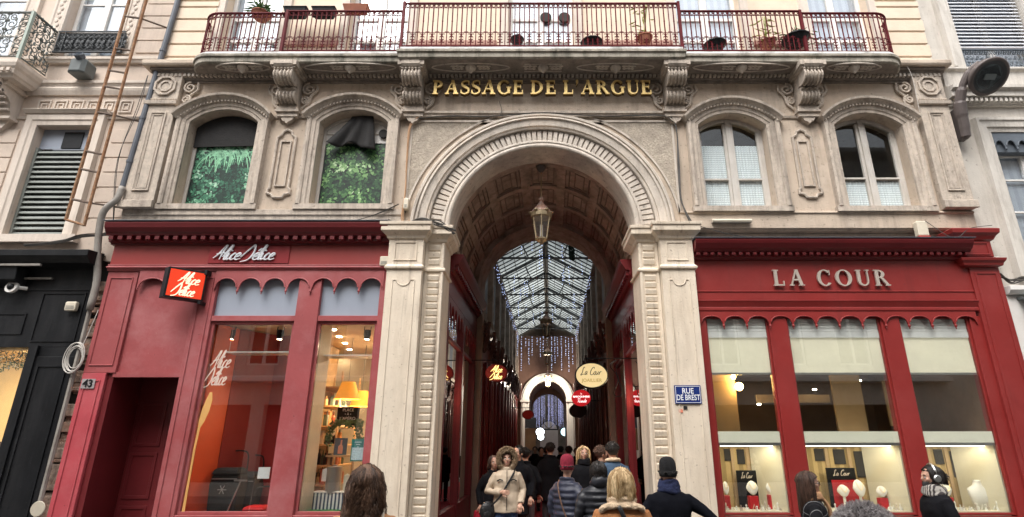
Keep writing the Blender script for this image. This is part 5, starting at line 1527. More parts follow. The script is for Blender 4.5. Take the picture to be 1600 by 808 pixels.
# wall grooves read as thin shadow joints: raised blocks
for zlo, zhi, spans in ((5.2, 7.3, (0, 1)), (9.0, 16.5, (0,))):
    for j in spans:
        m = MB(); z = zlo; k = 0
        while z < zhi - .2:
            a, b = ((-7.98 + (.0 if k % 2 else .12), -7.28), (-10.9, -9.62))[j]
            m.box(a, b, YN - .022, YN, z, z + .285); z += .30; k += 1
        m.build('stone_blocks', M['pinkwall'], L, bevel=.008)
for x0, x1 in ((-9.30, -8.25), (-12.2, -11.1)):
    m = MB().sweep([(x1, 5.16), (x1, 7.36), (x0, 7.36), (x0, 5.16)], [(0, YN), (0, 9.0), (.08, 8.99), (.10, 8.97), (.20, 8.965), (.22, YN)], flip=-1)
    m.profx([(YN, 7.585), (8.95, 7.585), (8.92, 7.62), (8.90, 7.64), (8.90, 7.655), (YN, 7.658)], x0 - .26, x1 + .26)
    m.box(x0 - .3, x1 + .3, 8.93, YN, 5.02, 5.159)
    m.build('window_surround', M['pinktrim'], L)
    m = MB()
    for i in range(17): 
        z = 5.22 + i * .101
        m.prism([(9.20, z), (9.12, z + .0), (9.15, z + .055), (9.21, z + .06)], None, 'x', x0 + .05, x1 - .03)
    m.box(x0, x0 + .05, 9.12, 9.22, 5.16, 6.95); m.box(x1 - .03, x1, 9.12, 9.22, 5.16, 6.95)
    w = m.build('louvred_window', M['louvre'], L)
    MB().box(x0, x1, 9.18, 9.2, 6.95, 7.36).build('head_panel', M['bluegrey'], w)
    MB().box(x0 + .42, x0 + .78, 9.16, 9.178, 6.96, 7.30).build('dark_pane', M['black'], w)
    MB().box(x0, x1, 9.3, 9.32, 5.16, 7.0).build('backing', M['dark'], w)
def casement(x0, x1, z0, z1, parent, y=9.2, bars=(.5,)):
    m = MB(); frame_rect(m, x0, x1, z0, z1, .07, y, y + .07)
    xc = (x0 + x1) / 2; m.box(xc - .06, xc + .06, y - .01, y + .065, z0 + .05, z1 - .05)
    for f in bars: m.box(x0 + .06, x1 - .06, y + .005, y + .05, z0 + (z1 - z0) * f - .018, z0 + (z1 - z0) * f + .018)
    w = m.build('window', M['white'], parent, bevel=.004)
    MB().box(x0 + .05, x1 - .05, y + .03, y + .034, z0 + .05, z1 - .05).build('pane', M['skyglass'], w)
    MB().box(x0, x1, y + .085, y + .095, z0, z1).build('curtain', M['curtain'], w)
    return w
casement(-9.42, -8.22, 8.95, 11.6, L, bars=(.26, .52, .78)); casement(-12.1, -10.3, 8.7, 11.6, L, bars=(.3, .6))
m = MB()
for x0, x1, z0 in ((-9.42, -8.22, 8.95), (-12.1, -10.3, 8.7)):
    m.sweep([(x1, z0), (x1, 11.6), (x0, 11.6), (x0, z0)], [(0, YN), (0, 8.99), (.05, 8.98), (.06, 9.0), (.22, 9.0), (.24, 8.98), (.28, 8.98), (.29, YN)], flip=-1)
    for s_ in (x0 - .14, x1 + .14):
        for k in range(12): m.ell((s_ + (.02 if k % 2 else -.02), 8.992, z0 + .2 + k * .1), (.035, .014, .05), 8, 5)
m.build('window_surround', M['pinktrim'], L)
# balcony with ornate railing
xe, yf = -9.47, 8.42
m = MB().stack([(-13, yf), (xe + .03, yf), (xe + .03, YN), (-13, YN)], [(8.06, -.10), (8.10, -.08), (8.12, -.05), (8.20, -.03), (8.24, 0), (8.30, .02), (8.34, .02), (8.36, 0), (8.40, 0)])
x = -13
while x < xe - .06: m.box(x, x + .06, yf + .0, yf + .06, 8.14, 8.2); x += .11
bl = m.build('balcony', M['pinktrim'], L)
m = MB()
def scroll(m, o, d, a, b, r, w=.009, sgn=1):
    pts = []
    for i in range(20):
        t = i / 19; an = b + sgn * t * 8.0; rr = r * (1 - .75 * t)
        pts.append((o[0] + d[0] * rr * math.cos(an), o[1] + d[1] * rr * math.cos(an), o[2] + a * rr * math.sin(an)))
    m.tube(pts, w, 4)
def ornate(p0, p1, z0, z1, n):
    d = Vector((p1[0] - p0[0], p1[1] - p0[1], 0)); Lh = d.length; d.normalize()
    m.tube([(p0[0], p0[1], z1), (p1[0], p1[1], z1)], .024, 6); m.tube([(p0[0], p0[1], z0), (p1[0], p1[1], z0)], .016, 6)
    for i in range(n):
        s = Lh * (i + .5) / n; o = (p0[0] + d.x * s, p0[1] + d.y * s); hw = Lh / n / 2
        for j, (z, r) in enumerate(((z0 + .13, .10), (z0 + .33, .085), (z0 + .53, .09), (z0 + .73, .10), (z1 - .10, .07))):
            for s_ in (-1, 1):
                scroll(m, (o[0] + d.x * s_ * hw * .5, o[1] + d.y * s_ * hw * .5, z), d, 1, PI / 2 * (1 if j % 2 else -1), min(r, hw * .62), .010, s_)
                m.ell((o[0] + d.x * s_ * hw * .9, o[1] + d.y * s_ * hw * .9, z + .08), (.022, .022, .035), 6, 4)
                c_ = Vector((o[0] + d.x * s_ * hw * .25, o[1] + d.y * s_ * hw * .25, z + .1))
                m.ell(c_, (.03, .012, .045), 6, 4)
        pts = [(o[0] + d.x * hw * .95 * math.sin(t * 2 * PI * 1.5), o[1] + d.y * hw * .95 * math.sin(t * 2 * PI * 1.5), z0 + (z1 - z0) * t) for t in [k / 24 for k in range(25)]]
        m.tube(pts, .009, 4)
        for e in (-.98, .98): m.tube([(o[0] + d.x * hw * e, o[1] + d.y * hw * e, z0), (o[0] + d.x * hw * e, o[1] + d.y * hw * e, z1)], .008, 4)
ornate((-13, yf + .03), (xe - .01, yf + .03), 8.46, 9.45, 8)
ornate((xe, yf + .04), (xe, YN - .03), 8.46, 9.45, 2)
m.build('wrought_railing', M['iron'], bl)
m = MB(); m.box(xe - .025, xe + .025, yf + .005, yf + .055, 8.4, 9.47); m.build('corner_post', mat('pale green post', (.36, .42, .37), .5), bl)
# big carved console under the balcony
for xc in (-9.95, -12.4):
    m = MB(); m.profx([(YN, 8.06), (8.52, 8.06), (8.50, 7.98), (8.58, 7.92), (8.62, 7.85), (8.75, 7.80), (8.84, 7.72), (8.86, 7.6), (8.92, 7.5), (YN, 7.45)], xc - .2, xc + .2)
    m.box(xc - .26, xc + .26, 8.6, YN, 7.98, 8.06); m.box(xc - .24, xc + .24, 8.86, YN, 7.42, 7.47)
    for k in range(5): m.tube([(xc - .2, 8.56 + .07 * k, 7.95 - .09 * k), (xc + .2, 8.56 + .07 * k, 7.95 - .09 * k)], .03, 6)
    m.plate([(xc - .16, 7.42), (xc + .16, 7.42), (xc + .07, 7.28), (xc, 7.2), (xc - .07, 7.28)], None, 8.95, YN)
    m.build('console', M['pinktrim'], L)
# window guard
m = MB(); m.tube([(-9.38, 8.93, 9.42), (-8.06, 8.93, 9.42)], .018, 6); m.tube([(-9.38, 8.93, 8.94), (-8.06, 8.93, 8.94)], .022, 6)
for i in range(13):
    x = -9.33 + i * .104
    for z, s_ in ((9.07, 1), (9.29, -1)): scroll(m, (x, 8.93, z), (1, 0), 1, PI / 2 * s_, .075, .012, s_ if i % 2 else -s_)
    m.ell((x + .05, 8.93, 9.18), (.03, .012, .05), 6, 4)
for x in (-9.36, -9.24, -8.2, -8.08): m.tube([(x, 8.93, 8.94), (x, 8.93, 9.42)], .012, 5)
m.box(-9.38, -8.06, 8.955, 8.965, 8.95, 9.41)
m.build('window_guard', M['guardiron'], L)

# black shop below it
K = thing('black_shopfront', 'matt black shopfront with a warm lit window and awning box beside the drain pipe', 'shopfront', (-9.5, 8.9, GZ))
m = MB(); m.box(-16, -7.40, 8.95, 9.3, 3.2, 4.70); m.box(-8.03, -7.40, 8.951, 9.3, 3.05, 3.2); m.box(-8.03, -7.40, 8.93, 9.3, GZ, 3.05)
m.profx([(8.95, 4.52), (8.70, 4.56), (8.60, 4.66), (8.60, 4.76), (8.95, 4.80)], -16, -7.36)
m.box(-16, -7.42, 8.90, 9.3, 4.78, 4.80)
m.build('fascia', M['black'], K, bevel=.006)
m = MB().profx([(8.95, 4.2), (8.72, 4.28), (8.70, 4.5), (8.95, 4.52)], -16, -8.55); m.build('awning_box', M['black'], K, bevel=.01)
m = MB().box(-16, -8.15, 8.66, 8.70, 4.50, 4.535); m.box(-8.62, -8.1, 8.88, 8.92, 4.33, 4.36); m.build('awning_rail', M['palepipe'], K)
m = MB(); sunk(m, -9.4, -8.40, 3.42, 3.75, 8.948); sunk(m, -8.2, -7.5, 3.30, 4.1, 8.948); sunk(m, -7.95, -7.5, .4, 2.9, 8.928, .03); m.box(-16, -7.42, 8.935, 8.95, 4.15, 4.18); m.box(-8.16, -8.02, 8.90, 9.1, GZ, 3.22); m.build('window_frame', M['black'], K)
MB().box(-16, -8.16, 9.05, 9.056, .3, 3.2).build('pane', M['shopglass'], K)
m = MB(); m.box(-16, -7.6, 11, 11.1, GZ, 4.2); m.box(-8.05, -8.0, 9.1, 11, GZ, 3.25); m.build('shop_wall', mat('honey wall', (.62, .46, .24), .7, .1, 2, 0, emit=(1, .7, .35, .18)), K)  # wall itself glows, warm light put into its material
MB().box(-16, -8.0, 9.1, 11, 3.22, 3.26).build('shop_ceiling', mat('honey ceiling', (.6, .45, .25), .8), K)
MB().box(-16, -8.1, 9.1, 9.8, .3, 1.75).build('display_plinth', mat('speckled brown', (.13, .07, .05), .9, .6, 60, .3, 90), K)
l = bpy.data.lights.new('shop_lamp_light', 'AREA'); l.energy = 55; l.size = .8; l.color = (1, .75, .42)
lo = bpy.data.objects.new('shop_lamp_light', l); COL.objects.link(lo); lo.location = (-9.0, 10.0, 3.15)
MB().lathe([(.09, 0), (.1, .02)], (-8.75, 9.7, 3.19), 14).build('ceiling_lamp', warm, K)
# Christmas garland in that window
m = MB(); m.cur = 0
for i in range(420):
    x = random.uniform(-9.6, -8.2); z = random.uniform(2.92, 3.2) - .12 * abs(math.sin(x * 3)) * random.random(); y = random.uniform(9.12, 9.26)
    a = random.uniform(0, 6.3); d = Vector((math.cos(a), random.uniform(-.4, .4), math.sin(a))) * .06
    m.cur = i % 5 == 0
    m.tube([(x, y, z), (x + d.x, y + d.y, z + d.z)], [.009, .002], 4)
tag(m.build('christmas_garland', [mat('fir green', (.03, .09, .05), .7), mat('tinsel', (.6, .66, .72), .3, metal=.6)]), 'green and silver Christmas garland along the top of the black shop window', 'garland')

# ================================================================== neighbour on the right (grey)
G_ = thing('neighbour_building', 'grey limestone building with slatted blind and scalloped lambrequin beside the street lamp', 'building', (11, 9.05, GZ))
MB().plate([(7.73, GZ), (16, GZ), (16, 17), (7.73, 17)], [[(8.47, 4.4), (9.75, 4.4), (9.75, 7.21), (8.47, 7.21)], [(8.37, 8.62), (9.9, 8.62), (9.9, 11.4), (8.37, 11.4)], [(8.3, GZ + .02), (15, GZ + .02), (15, 4.0), (8.3, 4.0)], [(11.2, 4.4), (12.5, 4.4), (12.5, 7.21), (11.2, 7.21)]], YN, 9.45).build('wall', M['greywall'], G_)
MB().profx([(8.8, 17), (15, 17), (15, 17.3), (11, 19.5), (8.8, 17.3)], 7.95, 16).build('roof', M['slate'], G_)
m = MB()
m.profx([(YN, 7.77), (9.0, 7.77), (8.99, 7.80), (8.97, 7.81), (8.97, 7.90), (8.87, 7.91), (8.87, 8.02), (8.80, 8.05), (8.80, 8.11), (YN, 8.17)], 7.83, 16)
x = 7.9
while x < 15: m.box(x, x + .05, 8.90, 8.975, 7.815, 7.90); x += .092
m.profx([(YN, 8.2), (9.0, 8.2), (8.99, 8.52), (8.93, 8.56), (8.93, 8.60), (YN, 8.61)], 7.86, 16)
m.build('cornice', M['greytrim'], G_)
for x0, x1, z0, z1 in ((8.47, 9.75, 4.4, 7.21), (11.2, 12.5, 4.4, 7.21), (8.37, 9.9, 8.62, 11.4)):
    m = MB().sweep([(x1, z0), (x1, z1), (x0, z1), (x0, z0)], [(0, YN), (0, 9.0), (.07, 8.99), (.09, 8.96), (.2, 8.955), (.22, 8.93), (.27, 8.93), (.29, YN)], flip=-1)
    m.build('window_surround', M['greytrim'], G_)
for x0 in (8.47, 11.2):
    w = casement(x0, x0 + 1.28, 4.4, 6.86, G_, bars=(.52, .78))
    m = MB().box(x0, x0 + 1.28, 9.06, 9.2, 6.82, 7.21)
    scallop_plate(m, x0, x0 + 1.28, 6, 6.88, 7.04, 7.21, 9.02, 9.04)
    m.build('lambrequin', M['slate'], w)
w = casement(8.37, 9.9, 8.62, 11.4, G_)
m = MB()
for i in range(19):
    z = 9.2 + i * .085
    m.prism([(9.12, z), (9.17, z + .075), (9.175, z + .07), (9.13, z - .005)], None, 'x', 8.4, 9.88)
m.build('slatted_blind', M['shutter'], w)
m = MB().tube([(8.32, 9.08, 9.13), (9.95, 9.08, 9.13)], .02, 6); m.build('blind_rod', mat('wood rod', (.3, .17, .1), .6), w)
m = MB(); frame_rect(m, 8.37, 9.9, 8.64, 9.10, .03, 9.02, 9.05)
for i in range(16):
    x = 8.42 + i * .093
    for z0_ in (8.98,): m.tube([(x, 9.035, 8.96), (x + .045, 9.035, 9.05), (x + .09, 9.035, 8.96)], .008, 4); m.tube([(x, 9.035, 9.05), (x + .045, 9.035, 8.96), (x + .09, 9.035, 9.05)], .008, 4)
    m.tube([(x, 9.035, 8.66), (x, 9.035, 8.96)], .010, 4)
    for z in (8.74, 8.87): scroll(m, (x + .045, 9.035, z), (1, 0), 1, PI / 2, .05, .008, 1 if i % 2 else -1)
m.build('window_guard', M['slate'], w)
# its shop level
m = MB(); m.box(7.80, 8.28, 8.92, YN, GZ, 4.05); m.profx([(YN, 4.05), (8.85, 4.07), (8.80, 4.13), (8.80, 4.2), (YN, 4.22)], 7.84, 16)
m.build('shop_pillar', M['white'], G_, bevel=.006)
MB().box(8.3, 15, 9.2, 9.21, GZ, 4.0).build('shop_pane', M['shopglass'], G_); MB().box(8.3, 15, 10.4, 10.5, GZ, 4.2).build('shop_wall', tanw, G_); MB().box(7.8, 16, 9.46, 10.5, 4.02, 4.1).build('shop_ceiling', tanw, G_); MB().box(8.2, 8.29, 9.46, 10.5, GZ, 4.02).build('shop_wall', tanw, G_)
MB().profx([(8.92, 3.98), (8.3, 3.9), (8.3, 3.94), (8.92, 4.03)], 8.0, 14).build('awning', M['grey'], G_)

# ================================================================== opposite side of the street (seen only in the glass)
O_ = thing('opposite_building', 'pale building across the street, mirrored in the shop windows', 'building', (0, -4, GZ))
wins = [[(x, z), (x + 1.3, z), (x + 1.3, z + 2.3), (x, z + 2.3)] for x in [-14 + 2.6 * i for i in range(11)] for z in (4.6, 8.2, 11.4)]
shops = [[(x, .3), (x + 3.6, .3), (x + 3.6, 3.1), (x, 3.1)] for x in (-14.5, -10.4, -6.3, -2.2, 1.9, 6.0, 10.1)]
MB().plate([(-30, GZ), (30, GZ), (30, 14.4), (-30, 14.4)], wins + shops, -4.3, -4.0).build('wall', M['greywall'], O_)
MB().box(-30, 30, -4.7, -4.6, GZ, 14.4).build('window_backing', M['dark'], O_)
MB().profx([(-4.0, 3.9), (-3.6, 3.95), (-3.6, 4.1), (-4.0, 4.2)], -16, 16).build('shop_cornice', M['white'], O_)
MB().profx([(-4.0, 13.9), (-3.5, 14.1), (-3.5, 14.3), (-4.0, 14.45)], -30, 30).build('cornice', M['greytrim'], O_)
m = MB()
for q in wins:
    (a, z0), (b, _), (_, z1), _ = q; frame_rect(m, a, b, z0, z1, .08, -4.2, -4.1); m.box((a + b) / 2 - .05, (a + b) / 2 + .05, -4.2, -4.1, z0, z1)
m.build('window_frames', M['white'], O_)

# ================================================================== things on the facades
def P3(px, py, Y): 
    a, b = P(px, py, Y); return Vector((a, Y, b))
# rusty ladder frame
t = thing('ladder', 'rusty iron ladder frame standing off the pinkish wall beside the drain pipe', 'ladder', (-7.8, 8.7, 5.2))
m = MB(); m.tube([(-7.97, 8.70, 5.32), (-7.97, 8.70, 12)], .029, 6); m.tube([(-7.60, 8.66, 5.20), (-7.60, 8.66, 12)], .027, 6); m.tube([(-7.97, 8.7, 5.33), (-7.60, 8.66, 5.21)], .02, 6)
m.build('rail', M['rust'], t)
for z, w in ((5.62, 1), (6.2, 0), (6.55, 0), (7.35, 1), (7.9, 0), (8.25, 0), (8.75, 0), (9.5, 1), (10.2, 0)):
    m = MB(); m.tube([(-7.97, 8.7, z + .09), (-7.60, 8.66, z)], .021, 6)
    if w: m.tube([(-7.60, 8.66, z), (-7.30, 8.98, z + .05)], .018, 6)
    m.build('rung', M['rungs'], t)
# drain pipe
t = thing('drain_pipe', 'blue grey zinc drain pipe between the pinkish wall and the arched building', 'drain pipe', (-7.3, 8.85, 3.8))
m = MB().tube([(-7.16, 8.88, 14), (-7.16, 8.88, 10), (-7.30, 8.88, 5.95)], .048, 10)
for z in (8.9, 7.4, 6.5): m.tube([(-7.16 - .14 * (10 - z) / 4, 8.88, z), (-7.16 - .14 * (10 - z) / 4, 8.88, z + .05)], .058, 10)
m.build('upper_pipe', M['zinc'], t, smooth=False)
m = MB().tube(smooth_path([(-7.26, 8.83, 6.0), (-7.28, 8.80, 5.75), (-7.40, 8.76, 5.55), (-7.44, 8.78, 5.3), (-7.40, 8.83, 4.8), (-7.31, 8.86, 4.3), (-7.30, 8.86, 3.8)], 4), .053, 10); m.build('lower_pipe', M['palepipe'], t, smooth=True)
m = MB().tube([(-7.33, 8.9, 3.85), (-7.33, 8.9, 2.9), (-7.33, 8.9, 0)], .035, 6); m.build('cast_shoe', M['palepipe'], t)
# crumbling wall strip between the shopfronts
m = MB()
for i in range(60):
    z = random.uniform(GZ + .1, 4.2); m.box(-7.395 + random.uniform(-.01, .02), -7.2 + random.uniform(-.02, .0), 9.02 + random.uniform(-.05, .03), 9.2, z, z + random.uniform(.05, .2))
tag(m.build('rubble_strip', mat('rubble stone', (.26, .2, .16), .95, .5, 12, .8, 30, stain=(.5, .2, .1), stain_scale=5, stain_amt=.6), bevel=.01), 'rough strip of bare masonry between the black and the pink shopfronts', 'wall strip')
# siren box on the pinkish wall
t = thing('siren_box', 'grey green siren box with round horn on the pinkish wall under the window guard', 'siren', (-8.62, 8.9, 8.35))
x0, x1 = -8.80, -8.48
MB().stack([(x0, 8.76), (x0 + .06, 8.70), (x1 - .06, 8.70), (x1, 8.76), (x1, 9.0), (x0, 9.0)], [(8.33, -.02), (8.36, 0), (8.60, 0), (8.66, -.05)]).build('housing', M['grey'], t, bevel=.012)
q = MB().lathe([(.08, 0), (.085, .08), (.07, .10), (.05, .06)], (0, 0, 0), 18).xf(Matrix.Translation((-8.60, 8.74, 8.64)) @ Matrix.Rotation(R(55), 4, 'X')); q.build('horn', M['slate'], t)
# wall mounted street lamp
t = thing('street_lamp', 'brown grey wall mounted street lamp with a big tilted round head', 'street lamp', (7.85, 8.95, 7.0))
m = MB().tube(smooth_path([(7.86, 8.88, 6.98), (7.84, 8.82, 7.25), (7.80, 8.75, 7.55), (7.80, 8.68, 7.75), (7.84, 8.56, 8.0), (7.93, 8.46, 8.18), (8.05, 8.40, 8.27)], 5), [.03] + [.085] * 3 + [.09] * 4 + [.10] * 5 + [.085] * 5 + [.06] * 6 + [.05] * 7, 10)
m.box(7.79, 7.91, 8.88, 9.0, 7.0, 7.62); m.build('bracket_arm', M['lampbrown'], t, smooth=False)
ML = Matrix.Translation((8.17, 8.42, 8.0)) @ Matrix.Rotation(R(-43), 4, 'X')
MB().lathe([(.10, .20), (.22, .17), (.31, .08), (.335, .0), (.345, -.03), (.33, -.05), (.285, -.055), (.28, -.03)], (0, 0, 0), 32).xf(ML).build('lamp_head', M['lampbrown'], t, smooth=True)
MB().lathe([(.283, -.052), (.15, -.075), (.02, -.082)], (0, 0, 0), 28).xf(ML).build('lens', glass_mat('lamp lens', (.85, .9, .92), 1.0, .06), t)
q = MB().lathe([(.22, -.03), (.05, .04)], (0, 0, 0), 20); q.box(-.10, .10, -.05, .05, -.055, -.02); q.xf(ML).build('reflector', M['steel'], t)
# street name plaque
(x0, z1), (x1, z0) = P(1053, 602, 8.72), P(1097, 631, 8.72)
t = thing('street_plaque', 'blue enamel street plaque reading RUE DE BREST on the cream pillar', 'street sign', ((x0 + x1) / 2, 8.72, z0))
MB().box(x0, x1, 8.715, 8.738, z0, z1).build('plate', M['plaque'], t, bevel=.004)
m = MB(); g = .018
lo = [(x0 + g, z0 + g), (x1 - g, z0 + g), (x1 - g, z1 - g), (x0 + g, z1 - g)]
m.sweep(lo, [(-.003, 8.7148), (-.003, 8.7128), (.003, 8.7128), (.003, 8.7148)], closed=True)
q = text_mb('RUE', .118, (x0 + x1) / 2, z1 - .090, 8.7125, .003, squeeze=.85, bold=.0015); m.add(q.v, q.f)
q = text_mb('DE BREST', .118, (x0 + x1) / 2, z0 + .090, 8.7125, .003, squeeze=.72, bold=.0015); m.add(q.v, q.f)
m.build('lettering', M['enamelwhite'], t)
for px, py, c, lab in ((1071, 637, (.02, .02, .02), 'tiny black sticker on the cream pillar under the street plaque'), (1064, 642, (.75, .25, .16), 'tiny orange sticker on the cream pillar under the street plaque')):
    x, z = P(px, py, 8.73); tag(MB().box(x - .03, x + .03, 8.730, 8.737, z - .025, z + .025).build('sticker', mat('sticker', c, .5)), lab, 'sticker')
# house number
(x0, z1), (x1, z0) = P(129, 592, 8.87), P(146, 607, 8.87)
t = thing('house_number_plate', 'grey plate with the number 43 on the pink red pilaster', 'number plate', ((x0 + x1) / 2, 8.87, z0))
MB().box(x0, x1, 8.868, 8.882, z0, z1).build('plate', mat('grey plate', (.30, .27, .27), .5), t)
text_mb('43', .16, (x0 + x1) / 2, (z0 + z1) / 2, 8.864, .006, bold=.003).build('lettering', M['black'], t)
# small alarm boxes
def wallbox(name, pxa, pya, pxb, pyb, yf, yb, m_, label, cat='alarm box', lip=None):
    (x0, z1), (x1, z0) = P(pxa, pya, yf), P(pxb, pyb, yf)
    t = thing(name, label, cat, ((x0 + x1) / 2, yb, z0))
    MB().stack([(x0, yf), (x1, yf), (x1, yb), (x0, yb)], [(z0, -.006), (z0 + .02, 0), (z1 - .02, 0), (z1, -.01)]).build('housing', m_, t, bevel=.006)
    if lip: MB().box(x0 - .004, x1 + .004, yf - .004, yb, z0 - .03, z0 - .001).build('lamp_strip', lip, t)
    else:
        xm = (x0 + x1) / 2; m2 = MB()
        for k in range(3): m2.box(x0 + .02, x1 - .02, yf - .003, yf, z0 + .03 + .02 * k, z0 + .037 + .02 * k)
        m2.build('vent_slots', M['grey'], t)
wallbox('alarm_box', 1431, 345, 1453, 368, 8.86, 8.96, M['plastic'], 'cream alarm box with a red foot above the deep red cornice', lip=mat('red lens', (.4, .05, .04), .4))
wallbox('alarm_box', 594, 400, 606, 415, 8.80, 8.87, M['plastic'], 'little cream sensor box at the end of the brush script fascia')
wallbox('alarm_box', 103, 471, 116, 485, 8.86, 8.93, M['plastic'], 'little cream sensor box on the black shopfront')
wallbox('junction_box', 1553, 400, 1566, 414, 8.9, 9.0, M['greytrim'], 'small grey junction box beside the top of the red pilaster', 'junction box')
wallbox('junction_box', 631, 309, 637, 326, 8.88, 8.98, M['plastic'], 'small cream junction box on the cables left of the arch', 'junction box')
# security camera
x, z = P(17, 448, 8.8)
t = thing('security_camera', 'white round security camera on the black shopfront', 'camera', (x, 8.8, z))
MB().lathe([(.10, -.02), (.105, .0), (.10, .03), (.06, .06)], (0, 0, 0), 20).xf(Matrix.Translation((x, 8.82, z)) @ Matrix.Rotation(R(80), 4, 'X') @ Matrix.Rotation(R(180), 4, 'Y')).build('body', M['white'], t)
MB().ell((x, 8.80, z), (.055, .05, .055)).build('lens', M['black'], t)
MB().tube([(x + .07, 8.85, z), (x + .16, 8.93, z)], .03, 8).build('mount', M['white'], t)
# coil of pale cable on the wall edge
m = MB()
x, z = P(118, 560, 8.86)
for k in range(7):
    r = .13 + .008 * k; c = (x + random.uniform(-.02, .02), 8.86 - .006 * k, z + random.uniform(-.03, .03))
    m.tube([(c[0] + r * math.cos(a) * .85, c[1], c[2] + r * math.sin(a) * 1.35) for a in [2 * PI * i / 20 for i in range(20)]], .007, 5, closed=True)
m.tube(smooth_path([(x + .05, 8.86, z + .15), (x + .1, 8.86, z + .4), (x + .16, 8.87, 3.8)], 4), .007, 5)
tag(m.build('cable_coil', M['palecable']), 'coil of pale cable hung at the edge of the black shopfront', 'cable coil')
# bundles of cables
def cable(pts, r, m_, label, n=1, jit=.02, name='cable_bundle'):
    m = MB()
    for k in range(n):
        j = lambda: random.uniform(-jit, jit)
        m.tube(smooth_path([(p[0] + j(), p[1] + j() * .4, p[2] + j()) for p in pts], 5), r, 5)
    return tag(m.build(name, m_), label, 'cables')
cable([P3(654, 182, 8.9), P3(640, 200, 8.93), P3(636, 250, 8.93), P3(634, 300, 8.93), P3(628, 340, 8.92), P3(634, 352, 8.88), P3(640, 345, 8.9)], .010, M['copper'], 'orange brown cables running down the wall left of the arch to a hanging loop', 3, .018)
cable([P3(644, 186, 8.91), P3(700, 181, 8.88), P3(760, 182, 8.88), P3(850, 176, 8.88), P3(940, 181, 8.88), P3(1030, 180, 8.88), P3(1052, 190, 8.9)], .009, M['cable'], 'thin dark cables strung along the ledge over the arch', 3, .012)
cable([P3(1048, 182, 8.9), P3(1056, 200, 8.92), P3(1060, 260, 8.92), P3(1064, 310, 8.92), P3(1078, 345, 8.9), P3(1092, 362, 8.86)], .010, M['cable'], 'dark cables running down the wall right of the arch', 4, .02)
cable([P3(606, 345, 8.86), P3(630, 352, 8.8), P3(660, 344, 8.78), P3(685, 349, 8.78), P3(708, 362, 8.8)], .012, M['cable'], 'tangled dark cables heaped on the capital of the pillar beside the script shop', 8, .05)
cable([P3(40, 383, 8.88), P3(90, 378, 8.86), P3(130, 368, 8.85), P3(165, 366, 8.8), P3(175, 352, 8.78)], .010, M['cable'], 'tangle of black cables along the top of the black shopfront', 6, .03)
cable([P3(520, 353, 8.8), P3(570, 340, 8.9), P3(600, 330, 8.9), P3(625, 318, 8.9)], .007, M['cable'], 'thin cables slanting up from the faded red cornice', 2, .02)
cable([P3(1560, 430, 8.9), P3(1580, 440, 8.9), P3(1600, 436, 8.9), P3(1640, 438, 8.9)], .011, M['cable'], 'tangle of cables beside the tall red pilaster', 5, .04)
cable([P3(1090, 352, 8.9), P3(1150, 368, 8.85), P3(1200, 372, 8.8)], .006, M['cable'], 'single thin cable dipping onto the deep red cornice', 2, .012)
cable([P3(1412, 95, 8.75), P3(1425, 120, 8.8), P3(1437, 175, 8.85)], .006, M['palecable'], 'pale wire hanging down across the octagon block by the lamp', 1, .0)
cable([P3(1445, 345, 8.85), P3(1490, 372, 8.7), P3(1515, 357, 8.7), P3(1550, 352, 8.7)], .006, M['cable'], 'thin cable looping onto the cap of the red pilaster', 1, .0)
cable([P3(178, 346, 8.86), P3(185, 250, 8.86), P3(215, 170, 8.86), P3(232, 118, 8.86)], .006, M['cable'], 'thin cable climbing beside the outer stone pilaster', 2, .02)
cable([P3(780, 158, 8.86), P3(784, 172, 8.86), P3(781, 182, 8.86)], .006, M['cable'], 'short dark wire dangling below the gilt letters', 1, 0)
(x0, z1), (x1, z0) = P(1112, 338, 8.9), P(1174, 345, 8.9)
t = thing('lamp_tube', 'small weathered strip light under the window next to the arch', 'strip light', ((x0 + x1) / 2, 8.95, z0)); MB().tube([(x0, 8.9, z0), (x1, 8.9, z0)], .035, 8).build('tube', M['plastic'], t); MB().box(x0, x1, 8.92, 8.96, z0 - .02, z0 + .04).build('backplate', M['oldcarved'], t)
# round sign low at the left edge
x, z = P(59, 795, 6.5)
t = thing('round_sign', 'small round pale sign on a thin white post in front of the black shop', 'sign', (x, 6.5, GZ))
MB().lathe([(.075, -.006), (.078, 0), (.075, .006)], (0, 0, 0), 24).xf(Matrix.Translation((x, 6.5, z)) @ Matrix.Rotation(R(90), 4, 'X')).build('disc', M['plastic'], t)
MB().tube([(x - .06, 6.52, GZ), (x - .02, 6.52, z)], .015, 6).build('pole', M['white'], t)

# pots and plants on the balcony
terra = mat('terracotta', (.32, .12, .07), .8, .2, 6, .2); greenm = mat('potted leaf', (.06, .13, .03), .55, .5, 7, 0); yel = mat('thin yellow green leaf', (.30, .36, .08), .55, .4, 7, 0)
def pot(px, py, Y, r, h_, mt, label, plant=None, ph=.3, n=60):
    x, z = P(px, py, Y)
    t = thing('plant_pot', label, 'plant pot', (x, Y, z))
    MB().lathe([(r * .7, 0), (r, h_ * .85), (r * 1.08, h_ * .86), (r * 1.08, h_), (r * .95, h_)], (x, Y, z), 14).build('pot', mt, t)
    if plant:
        m = MB()
        for i in range(n):
            a = random.uniform(0, 6.3); rr = random.uniform(0, r * 1.7); c = Vector((x + rr * math.cos(a), Y + rr * math.sin(a) * .6, z + h_ + random.uniform(-.05, ph)))
            d = Vector((math.cos(a), .3 * math.sin(a), random.uniform(-.6, .5))).normalized() * random.uniform(.05, .11)
            m.tube([c - d, c, c + d], [.002, .018, .002], 4)
        for k in range(3): m.tube([(x, Y, z + h_), (x + random.uniform(-.1, .1), Y, z + h_ + ph)], .006, 4)
        m.build('plant', plant, t)
    return t
